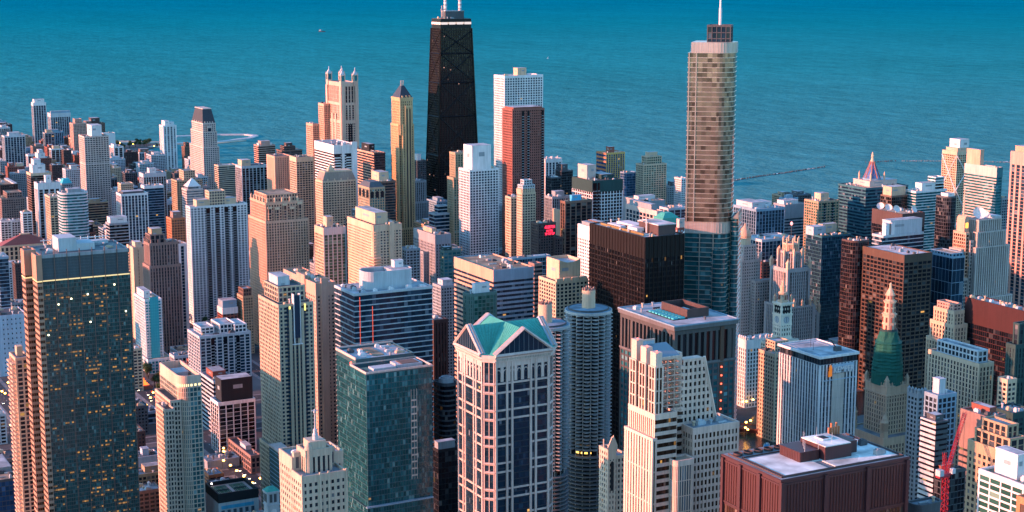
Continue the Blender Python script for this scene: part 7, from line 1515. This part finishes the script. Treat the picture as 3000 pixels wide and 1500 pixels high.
def boat():
    t = thing('tour_boat', 'blue and white tour boat on the green river beside the cream terracotta block', 'boat', 836, 1088, 0); t.rotation_euler = (0, 0, R(48))
    h = MB(); P = [(-13, -3), (8, -3), (12, -1.6), (14, 0), (12, 1.6), (8, 3), (-13, 3)]; h.prism([(x*.94, y*.9) for x, y in P], .1, 1.8, scale=1.06); h.build('hull', wallm('blueg'), t)
    d = MB(); d.prism([(x*.92, y*.86) for x, y in P], 1.8, 2.0); d.build('deck', wallm('skyblue'), t)
    c = MB(); c.box(-9, -2.1, 2, 5, 2.1, 4.2); c.build('cabin', wallm('blueg2'), t); w = MB(); w.box(-8.6, -2.16, 2.8, 4.6, 2.16, 3.7); w.build('cabin_window', glassm('black', 0), t)
    r = MB()
    for k in range(9): r.beam((-9+1.8*k, -2.2, 4.2), (-9+1.8*k, -2.2, 5.2), .08); r.beam((-9+1.8*k, 2.2, 4.2), (-9+1.8*k, 2.2, 5.2), .08)
    for y in (-2.2, 2.2): r.beam((-9, y, 5.2), (5.5, y, 5.2), .1)
    r.build('railing', wallm('white'), t); s = MB()
    for k in range(6): s.box(-7.5+2*k, -1.7, 4.2, -6.7+2*k, 1.7, 4.9)
    s.build('bench', wallm('skyblue'), t); b = MB(); b.box(6, -1.2, 2, 8.5, 1.2, 5); b.build('wheelhouse', wallm('white'), t)
boat()
def ship():
    t = thing('ship', 'small dark ship far out on the lake at the upper left', 'ship', 4264, 10823, -1.5); t.rotation_euler = (0, 0, R(-20))
    h = MB(); P = [(-26, -5), (18, -5), (26, 0), (18, 5), (-26, 5)]; h.prism([(x*.93, y*.9) for x, y in P], 0, 6, scale=1.06); h.build('hull', wallm('dgrey'), t)
    c = MB(); c.box(-20, -4, 6, -6, 4, 15); c.box(-16, -3, 15, -9, 3, 19); c.build('deckhouse', wallm('lgrey'), t); m = MB(); m.lathe(2, 0, [(.5, 6), (.3, 22)], 6); m.build('mast', wallm('grey'), t); f = MB(); f.lathe(-18, 0, [(1.6, 15), (1.3, 20)], 8); f.build('funnel', wallm('black'), t)
ship()
def small_boat(x, y, label):
    t = thing('sailing_boat', label, 'boat', x, y, -1.5); h = MB(); h.prism([(-5, -1.5), (3, -1.5), (6, 0), (3, 1.5), (-5, 1.5)], 0, 1.4, scale=1.05); h.build('hull', wallm('white'), t); s = MB(); s.face([(-4, 0, 2.5), (2, .1, 2.5), (1.6, .05, 12)]); s.face([(2, .1, 2.5), (-4, 0, 2.5), (1.6, .05, 12)]); s.build('sail', wallm('white'), t)
small_boat(3900, 6900, 'tiny white sail on open water left of the glass skyscraper')
small_boat(1050, 4700, 'tiny white boat near the beach at left')
def lattice(mb, p, q, w, n, r):
    p = Vector(p); q = Vector(q); d = (q-p).normalized(); u = d.cross(Vector((0, 0, 1)) if abs(d.z) < .9 else Vector((1, 0, 0))).normalized(); v = d.cross(u); cs = [u*w+v*w, -u*w+v*w, -u*w-v*w, u*w-v*w]
    for c in cs: mb.beam(p+c, q+c, r)
    for k in range(n):
        a, b = p+(q-p)*(k/n), p+(q-p)*((k+1)/n)
        for i in range(4): j = (i+1) % 4; mb.beam(a+cs[i], b+cs[j], r*.7); mb.beam(a+cs[i], a+cs[j], r*.7)
def crane():
    t = thing('tower_crane', 'red lattice tower crane with a raised jib over the dark building site at lower right', 'crane', 575.7, 597.9); rd = wallm((.34, .022, .038), .5)
    m = MB(); lattice(m, (0, 0, 0), (0, 0, 155), 1.25, 52, .12); m.build('mast', rd, t); s = MB(); s.lathe(0, 0, [(2.2, 155), (2.2, 156.5)], 12); s.box(-2.5, -2.5, 156.5, 2.5, 2.5, 157.3); s.build('slewing_platform', rd, t)
    j = MB(); tip = (24, 13, 183); lattice(j, (2, 1, 158), tip, .85, 18, .10); j.build('jib', rd, t); a = MB(); lattice(a, (-2, -1, 157), (-3.5, -2, 169), .7, 6, .11); a.beam((-3.5, -2, 169), (2, 1, 158), .11); a.build('a_frame', rd, t)
    c = MB(); c.box(-9, -5, 156.6, -2.4, -2, 157.6); c.build('counter_jib', rd, t); w = MB(); w.box(-9, -5.2, 157.6, -6.2, -1.8, 160.8); w.build('counterweight', wallm('lgrey'), t); b = MB(); b.box(1, -3.6, 157.2, 3.2, -1.6, 159.8); b.build('cab', wallm('white'), t)
    k = MB(); k.beam((-3.5, -2, 169), tip, .08); k.beam((-3.5, -2, 169), (-8, -4, 160), .08); k.beam(tip, (24, 13, 150), .07); k.build('cable', wallm('dgrey'), t)
crane()
def courts():
    t = thing('sports_roof_building', 'low dark building with two green tennis courts on its roof at the lower left', 'building', 345.6, 1103.4); W, D, H = 31, 31, 30
    w = MB(); w.box(0, 0, 0, W, D, H); w.build('wall', wallm('lgrey'), t); p = MB()
    for (x0, y0, x1, y1) in ((0, 0, W, 1), (0, D-1, W, D), (0, 1, 1, D-1), (W-1, 1, W, D-1)): p.box(x0-.1, y0-.1, H-4, x1+.1, y1+.1, H+3.0)
    p.build('screen_fence', wallm('black2'), t); f = MB(); f.box(1.1, 1.1, H, W-1.1, D-1.1, H+.2); f.build('roof_deck', wallm('pinkw'), t); bl = MB(); bl.box(2, -.4, H-9, W-4, .1, H-6.4); bl.build('sign_band', wallm('skyblue'), t)
    for x0 in (3, 16.5):
        c = MB(); c.box(x0, 4, H+.2, x0+10.9, D-4, H+.24); o = c.build('tennis_court', wallm((.05, .12, .06), .8), t); l = MB()
        for (a, b, c2, d2) in ((1, 1.5, 1.12, 21.5), (9.8, 1.5, 9.92, 21.5), (1, 1.5, 9.9, 1.62), (1, 21.4, 9.9, 21.5), (2.3, 1.5, 2.42, 21.5), (8.5, 1.5, 8.62, 21.5), (2.3, 6, 8.6, 6.12), (2.3, 17, 8.6, 17.12), (5.4, 6, 5.5, 17)): l.box(x0+a, 4+b, H+.24, x0+c2, 4+d2, H+.28)
        l.build('court_line', line, o); n = MB(); n.box(x0+.5, 15.4, H+.24, x0+10.4, 15.5, H+1.2); n.build('net', wallm('dgrey'), o)
    lm = MB(); lm.box(3, 26.5, H+2.6, 4, 27.2, H+3.4); lm.build('flood_lamp', emitm('white_flood_lamp', (1, .95, .85), 3), t); s = MB()
    for i in range(6): s.box(2+i*4.6, -.25, 8, 4.4+i*4.6, .1, 20)
    s.build('window', glassm('navy', .1), t)
courts()
def warehouse_clock():
    t = thing('clock_warehouse', 'pale stone warehouse with a green capped corner tower below the tennis courts', 'building', 352, 1050); m = wallm('lgrey')
    w = MB(); w.box(0, 0, 0, 27, 22, 26); w.box(-.6, -.6, 25, 27.6, 22.6, 26.6); w.build('wall', m, t); f = MB()
    for i in range(6):
        for k in range(5): f.box(1.5+i*4.2, -.2, 3+k*4.4, 4.2+i*4.2, .1, 6+k*4.4)
    f.build('window', glassm('dark', .08), t, 'stuff'); r = MB(); r.box(1, 1, 26.6, 26, 21, 26.9); r.build('roof', roofm('lgrey'), t)
    k = MB(); k.box(13.5, 2, 26, 22.5, 10, 46); k.box(13, 1.5, 36, 23, 10.5, 37); k.box(12.8, 1.3, 45.4, 23.2, 10.7, 46.6); ko = k.build('clock_turret', m, t); o = MB()
    for q in range(2): o.box(15.2+q*3.2, 1.7, 38.5, 17.2+q*3.2, 2.1, 44.5); o.box(13.2, 3.2+q*3, 38.5, 13.6, 5.2+q*3, 44.5)
    o.build('turret_opening', wallm('dgrey'), ko); c = MB(); c.prism(rectp(13, 1.5, 23, 10.5), 46.6, 49.2, scale=.35); c.build('turret_roof', wallm('copper'), ko); d = MB(); n = 24; d.face([(18+2.2*math.cos(2*math.pi*i/n), 1.2, 31.5+2.2*math.sin(2*math.pi*i/n)) for i in range(n)]); d.build('clock_face', wallm('white'), ko)
    clutter(t, 1, 10.6, 26, 21, 26.9, 5, 4)
warehouse_clock()
def blue_lit():
    t = thing('parking_building', 'dark parking block with a tall blue lit screen left of the art deco limestone tower', 'building', 380.9, 1053.2); w = MB(); w.box(0, .3, 0, 9, 36, 70); w.build('wall', wallm((.03, .07, .075), .7), t)
    s = MB(); 
    for k in range(20): s.box(-.2, 1, 4+3.3*k, .05, 35, 4.5+3.3*k)
    s.build('deck_slot', wallm('blueg'), t); e = MB(); e.box(-.3, -.1, 69, 9.3, 36.3, 70.4); e.build('parapet', wallm('pinkw'), t); b = MB()
    rr = random.Random(8)
    for k in range(20):
        for i in range(3): b.box(3.0+i*1.9+rr.uniform(-.2, .2), -.15, 3+3.3*k, 4.3+i*1.9, .4, 5.2+3.3*k, True)
    b.build('blue_screen', emitm('blue_led_screen', (.02, .16, 1), 1.1), t); c = MB(); c.box(2.6, .05, 1, 3.0, .35, 72); c.box(8.6, .05, 1, 8.95, .35, 72); c.build('screen_frame', wallm('lgrey'), t)
blue_lit()
lamps([(409.3, 1291.4), (406.5, 1282.7), (398.2, 1257.3), (399.0, 1241.8), (398.7, 1225.1), (399.1, 1208.3), (409.1, 1196.9), (410.6, 1305.7), (389.5, 1188.4), (399.4, 1188.1)], 'amber street lamp along the street beside the brown brick terrace', 'lamps beside the brick terrace')
lamps([(567.6, 1962.0), (524.9, 1849.0), (529.9, 1837.6), (509.7, 1818.1), (509.9, 1790.7), (511.9, 1760.9), (503.2, 1751.6), (520.8, 1774.5), (518.5, 1761.5), (522.5, 1761.4), (474.9, 1712.3), (447.3, 1645.4), (590.4, 2000.6), (601.5, 2013.0)], 'amber street lamp at the crossing left of the huge white slab', 'lamps at the crossing by the white slab')
lamps([(278.7, 1578.5), (279.8, 1569.0), (279.9, 1543.0), (278.5, 1513.1), (262.2, 1452.1), (262.2, 1423.5), (255.9, 1400.4), (255.9, 1388.7), (290.9, 1611.1), (304.0, 1635.4), (271.0, 1492.8)], 'amber street lamp along the busy street at the left picture edge', 'lamps at the left picture edge')
lamps([(400.0, 1485.8), (389.7, 1461.8), (384.5, 1445.4), (407.7, 1503.4)], 'amber street lamp near the glowing red canopy', 'lamps near the glowing canopy')
lamps([(1314.9, 1549.0), (1293.4, 1519.4), (1274.9, 1494.2), (1230.9, 1457.3), (1204.4, 1456.4), (1213.8, 1457.8), (1230.7, 1438.0), (1234.0, 1479.9)], 'amber street lamp in the dark plaza left of the orange-lit office', 'lamps in the dark plaza')
lamps([(895.2, 1204.6), (898.1, 1203.1), (907.3, 1205.2), (854.6, 1144.6), (861.6, 1147.3), (862.7, 1128.8), (843.4, 1130.4), (841.8, 1125.0)], 'pale riverside lamp beside the green river', 'lamps beside the river')
lamps([(511.3, 2519.0), (397.7, 2106.5), (387.8, 2076.0), (383.9, 2058.1), (796.0, 2279.6), (787.2, 2266.9), (1008.1, 3802.2), (1039.9, 3732.8), (988.9, 3848.1)], 'single amber street lamp among the distant low blocks', 'lamps among the distant blocks')
FOOT = [(617, 3293, 657, 3321), (754, 3673, 782, 3693), (842, 3910, 889, 3943), (744, 3522, 765, 3540), (792, 3461, 821, 3492), (898, 3795, 942, 3826), (887, 3592, 914, 3611), (607, 2580, 646, 2616), (810, 3199, 829, 3234), (853, 3291, 883, 3312), (897, 3331, 923, 3353), (905, 3173, 932, 3200), (959, 3210, 974, 3231), (861, 2769, 885, 2834), (629, 3137, 644, 3155), (635, 3085, 662, 3116), (693, 3226, 717, 3244), (705, 3173, 719, 3191), (619, 2884, 638, 2902), (555, 2948, 584, 2969), (561, 3049, 572, 3115), (533, 2800, 559, 2818), (505, 2754, 514, 2829), (494, 2451, 525, 2480), (453, 2204, 483, 2225), (559, 2539, 575, 2557), (598, 2684, 623, 2706), (447, 2103, 461, 2131), (447, 2031, 480, 2055), (459, 2508, 486, 2583), (424, 2311, 456, 2351), (406, 2225, 419, 2241), (420, 2223, 434, 2239), (429, 2193, 441, 2207), (408, 2248, 454, 2264), (392, 2165, 462, 2191), (518, 2241, 537, 2259), (482, 1941, 506, 1959), (535, 2082, 569, 2107), (596, 2190, 622, 2209), (649, 2393, 684, 2416), (617, 2402, 635, 2420), (683, 2332, 722, 2360), (616, 2060, 638, 2081), (548, 1903, 566, 1923), (464, 1698, 496, 1720), (506, 1759, 523, 1776), (466, 1775, 485, 1801), (547, 1819, 617, 1836), (581, 1651, 624, 1700), (552, 1650, 563, 1670), (531, 1657, 548, 1675), (531, 1736, 547, 1747), (547, 1738, 561, 1750), (506, 1795, 533, 1814), (431, 1416, 480, 1452), (843, 2628, 874, 2650), (822, 2445, 865, 2476), (986, 2833, 1019, 2858), (975, 2678, 1013, 2706), (825, 2296, 850, 2330), (785, 2098, 809, 2124), (800, 1996, 832, 2065), (760, 1936, 806, 1961), (889, 2067, 905, 2136), (820, 1890, 842, 1926), (768, 1803, 789, 1838), (957, 2081, 975, 2099), (1015, 2197, 1030, 2215), (1091, 2059, 1155, 2091), (1035, 1930, 1085, 1959), (871, 1733, 910, 1762), (922, 1876, 951, 1892), (897, 1888, 919, 1906), (901, 1684, 913, 1698), (899, 1651, 917, 1664), (1203, 2134, 1232, 2155), (1174, 2036, 1193, 2054), (1137, 1999, 1152, 2017), (1054, 1747, 1099, 1798), (1309, 2130, 1343, 2159), (1299, 2054, 1317, 2072), (1304, 2015, 1345, 2035), (1362, 2036, 1386, 2054), (1351, 1983, 1362, 2001), (1019, 1790, 1046, 1810), (943, 1626, 980, 1637), (963, 1673, 966, 1690), (802, 1314, 819, 1357), (1035, 1569, 1044, 1638), (1154, 1778, 1186, 1833), (958, 1440, 980, 1458), (949, 1398, 964, 1406), (1108, 1653, 1135, 1673), (709, 1322, 751, 1330), (891, 1598, 915, 1616), (1106, 1470, 1146, 1514), (1242, 1593, 1275, 1615), (1218, 1497, 1249, 1523), (1279, 1485, 1345, 1536), (1242, 1398, 1266, 1416), (1269, 1387, 1314, 1403), (1165, 1293, 1196, 1341), (1085, 1230, 1137, 1246), (1501, 1567, 1533, 1594), (1389, 1383, 1397, 1435), (1260, 1327, 1277, 1345), (1275, 1213, 1292, 1251), (1422, 1406, 1437, 1424), (1095, 1339, 1135, 1366), (1037, 1219, 1060, 1237), (1066, 1406, 1113, 1439), (1053, 1385, 1087, 1393), (1047, 1157, 1081, 1216), (1114, 1162, 1129, 1195), (896, 843, 909, 918), (881, 915, 891, 937), (797, 801, 810, 851), (799, 770, 819, 778), (775, 752, 783, 760), (689, 725, 703, 736), (643, 678, 652, 690), (682, 675, 695, 698), (728, 701, 746, 719), (606, 582, 619, 613), (523, 495, 536, 522), (643, 672, 662, 677), (741, 799, 750, 809), (621, 1583, 646, 1608), (646, 1507, 678, 1577), (681, 1645, 716, 1668), (816, 1716, 836, 1777), (781, 1622, 803, 1631), (714, 1576, 730, 1594), (455, 1100, 519, 1138), (619, 1188, 658, 1263), (703, 1268, 711, 1278), (554, 1104, 580, 1114), (553, 1166, 564, 1184), (675, 1407, 693, 1426), (641, 1119, 671, 1147), (532, 1109, 547, 1125), (464, 975, 480, 983), (468, 1213, 485, 1288), (392, 1092, 419, 1135), (426, 1363, 447, 1401), (411, 1302, 443, 1324), (436, 1622, 454, 1663), (402, 1549, 411, 1567), (296, 1674, 325, 1714), (310, 1722, 320, 1752), (372, 1965, 383, 1983), (329, 1770, 345, 1788), (244, 1424, 255, 1457), (199, 1193, 221, 1263), (372, 1427, 392, 1445), (334, 1284, 352, 1302), (304, 1171, 321, 1189), (388, 1264, 415, 1283), (374, 1218, 387, 1236), (371, 1195, 389, 1213), (417, 1238, 425, 1296), (553, 1400, 559, 1434), (517, 1326, 526, 1343), (434, 672, 442, 680), (903, 1210, 939, 1226), (858, 1107, 879, 1131), (525, 563, 542, 571), (1040, 2180, 1126, 2250), (885, 2223, 932, 2319), (914, 2034, 939, 2064), (735, 1045, 790, 1100), (428, 830, 476, 874), (583, 983, 619, 1019), (530, 954, 566, 990), (665, 1024, 702, 1107), (426, 543, 499, 587), (557, 822, 607, 890), (425, 640, 480, 671), (689, 840, 722, 885), (880, 1132, 906, 1152), (808, 907, 850, 950), (984, 1254, 1024, 1281), (962, 1294, 1023, 1327), (1136, 1165, 1199, 1196), (209, 1058, 276, 1100), (203, 1101, 215, 1121), (306, 1098, 336, 1155), (369, 878, 415, 938), (279, 749, 309, 784), (452, 730, 466, 744), (345, 1103, 377, 1135), (352, 1050, 379, 1072), (380, 1053, 390, 1090), (498, 476, 515, 499), (311, 1197, 338, 1217), (1065, 1276, 1099, 1303), (212, 1322, 244, 1349), (330, 1322, 350, 1355), (353, 1396, 374, 1418), (446, 1510, 469, 1541), (437, 1549, 460, 1574), (465, 1553, 498, 1575), (457, 1593, 482, 1609), (473, 1635, 502, 1663), (767, 1638, 800, 1662), (572, 1716, 599, 1739), (555, 1841, 574, 1873), (619, 1844, 641, 1873), (709, 1841, 742, 1874), (897, 1844, 916, 1868), (581, 1962, 616, 1989), (916, 1963, 948, 1995), (1029, 1966, 1056, 1999), (360, 2010, 393, 2030), (575, 2005, 598, 2024), (677, 2007, 711, 2024), (762, 2006, 784, 2040), (1047, 2009, 1082, 2042), (1598, 2047, 1622, 2064), (1627, 2054, 1654, 2086), (1618, 2084, 1643, 2108), (717, 2133, 748, 2159), (1014, 2127, 1035, 2161), (720, 2171, 753, 2205), (577, 2331, 604, 2351), (580, 2372, 603, 2401), (482, 2412, 511, 2444), (555, 2409, 588, 2443), (582, 2487, 617, 2509), (695, 2491, 730, 2520), (778, 2489, 812, 2521), (640, 2530, 670, 2555), (738, 2569, 763, 2594), (835, 2568, 855, 2594), (646, 2643, 665, 2672), (664, 2645, 690, 2666), (799, 2646, 832, 2670), (545, 2725, 572, 2750), (708, 2725, 728, 2754), (733, 2725, 763, 2747), (831, 2723, 853, 2745), (862, 2721, 896, 2754), (970, 2724, 997, 2756), (676, 2766, 704, 2795), (765, 2762, 798, 2781), (617, 2799, 652, 2830), (797, 2804, 833, 2826), (738, 2842, 760, 2868), (770, 2842, 804, 2875), (797, 2878, 820, 2911), (777, 2923, 812, 2947), (723, 2963, 745, 2983), (589, 3005, 615, 3025), (676, 3007, 695, 3033), (739, 3006, 766, 3032), (846, 3005, 872, 3023), (875, 3003, 905, 3027), (913, 3003, 945, 3028), (761, 3038, 782, 3067), (819, 3044, 848, 3069), (877, 3039, 908, 3069), (916, 3044, 936, 3070), (667, 3083, 686, 3109), (693, 3121, 728, 3153), (760, 3119, 796, 3152), (865, 3125, 895, 3159), (790, 3161, 822, 3183), (833, 3161, 863, 3178), (673, 3205, 697, 3222), (733, 3205, 767, 3230), (847, 3201, 871, 3230), (881, 3201, 900, 3231), (844, 3242, 867, 3269), (706, 3324, 725, 3352), (770, 3405, 795, 3424), (632, 3442, 651, 3464), (709, 3479, 737, 3504), (779, 3521, 801, 3543), (660, 3563, 690, 3588), (783, 3564, 808, 3589), (713, 3606, 746, 3638), (753, 3607, 773, 3624), (784, 3604, 815, 3627), (819, 3608, 846, 3629), (665, 3644, 684, 3661), (727, 3683, 750, 3711), (788, 3684, 820, 3703), (827, 3684, 862, 3716), (708, 3719, 740, 3743), (861, 3718, 893, 3750), (703, 3806, 726, 3839), (726, 3966, 762, 3996), (729, 4045, 764, 4062)]
# ------------------------------------------------------------------ trees
def crown_mesh(seed):
    r = random.Random(seed); mb = MB(); blobs = [(r.uniform(-2.2, 2.2), r.uniform(-2.2, 2.2), r.uniform(4.5, 9), r.uniform(1.3, 2.4)) for _ in range(11)]
    for (x, y, z, q) in blobs:
        for _ in range(70):
            d = Vector((r.gauss(0, 1), r.gauss(0, 1), r.gauss(0, 1))).normalized(); c = Vector((x, y, z))+d*q*r.uniform(.7, 1.08); u = d.orthogonal().normalized(); v = d.cross(u); a = r.uniform(0, 6.28); s = r.uniform(.28, .6)
            u2 = (u*math.cos(a)+v*math.sin(a)+d*r.uniform(-.5, .5))*s; v2 = (v*math.cos(a)-u*math.sin(a))*s*.7; mb.face([tuple(c-u2), tuple(c+v2), tuple(c+u2), tuple(c-v2)])
    return mb
def trunk(b): b.lathe(0, 0, [(.45, 0), (.28, 3.5), (.15, 6.5)], 7); b.beam((0, 0, 3), (1.6, .8, 6.5), .14); b.beam((0, 0, 3.4), (-1.4, -1, 6.8), .13); b.beam((0, 0, 4), (.3, -1.5, 7), .11)
TM = unitmesh('trunk', trunk, wallm((.06, .045, .035), .9)); CM = []
for i, c in enumerate(((.045, .075, .028), (.032, .062, .030), (.065, .085, .030))):
    o = crown_mesh(i).build('crown', wallm(c, .85)); CM.append(o.data); bpy.data.objects.remove(o)
tr = random.Random(3)
def trees(x0, y0, x1, y1, n, label, group, s0=.9, s1=1.5):
    for i in range(n):
        x, y = tr.uniform(x0, x1), tr.uniform(y0, y1)
        if any(a-4 < x < c+4 and b-4 < y < d+4 for a, b, c, d in FOOT): continue
        s = tr.uniform(s0, s1); t = thing('tree', label, 'tree', x, y, 0, group); t.rotation_euler = (0, 0, tr.uniform(0, 6)); put('trunk', TM, t, (0, 0, 0), 0, (s, s, s)); put('crown', CM[i % 3], t, (0, 0, 0), 0, (s, s, s*tr.uniform(.9, 1.15)))
trees(770, 3840, 890, 4130, 40, 'dark green park tree in the clump behind the pale slab at far left', 'trees in the lakeside park')
trees(955, 3765, 1075, 3880, 34, 'dark tree by the beach left of the slender white tower', 'trees by the beach')
trees(296, 1560, 330, 1720, 12, 'street tree by the busy street at the left picture edge', 'trees at the left street')
trees(424, 1480, 440, 1640, 14, 'street tree left of the curved beige tower', 'trees near the glowing canopy')
trees(424, 1180, 436, 1250, 5, 'dark street tree at the foot of the brown brick terrace', 'trees by the brick terrace')
trees(535, 1800, 575, 1960, 10, 'dark street tree beside the mauve brown box', 'trees beside the mauve box')
trees(730, 1100, 765, 1180, 10, 'riverside tree behind the pinkish white stepped tower', 'trees by the river')
trees(430, 2330, 520, 2440, 14, 'tree between the low blocks at left', 'trees between the low blocks')
trees(690, 2480, 760, 2640, 12, 'tree at the foot of the slender blocks near the pink gridded tower', 'trees by the pink gridded tower')
bridge()
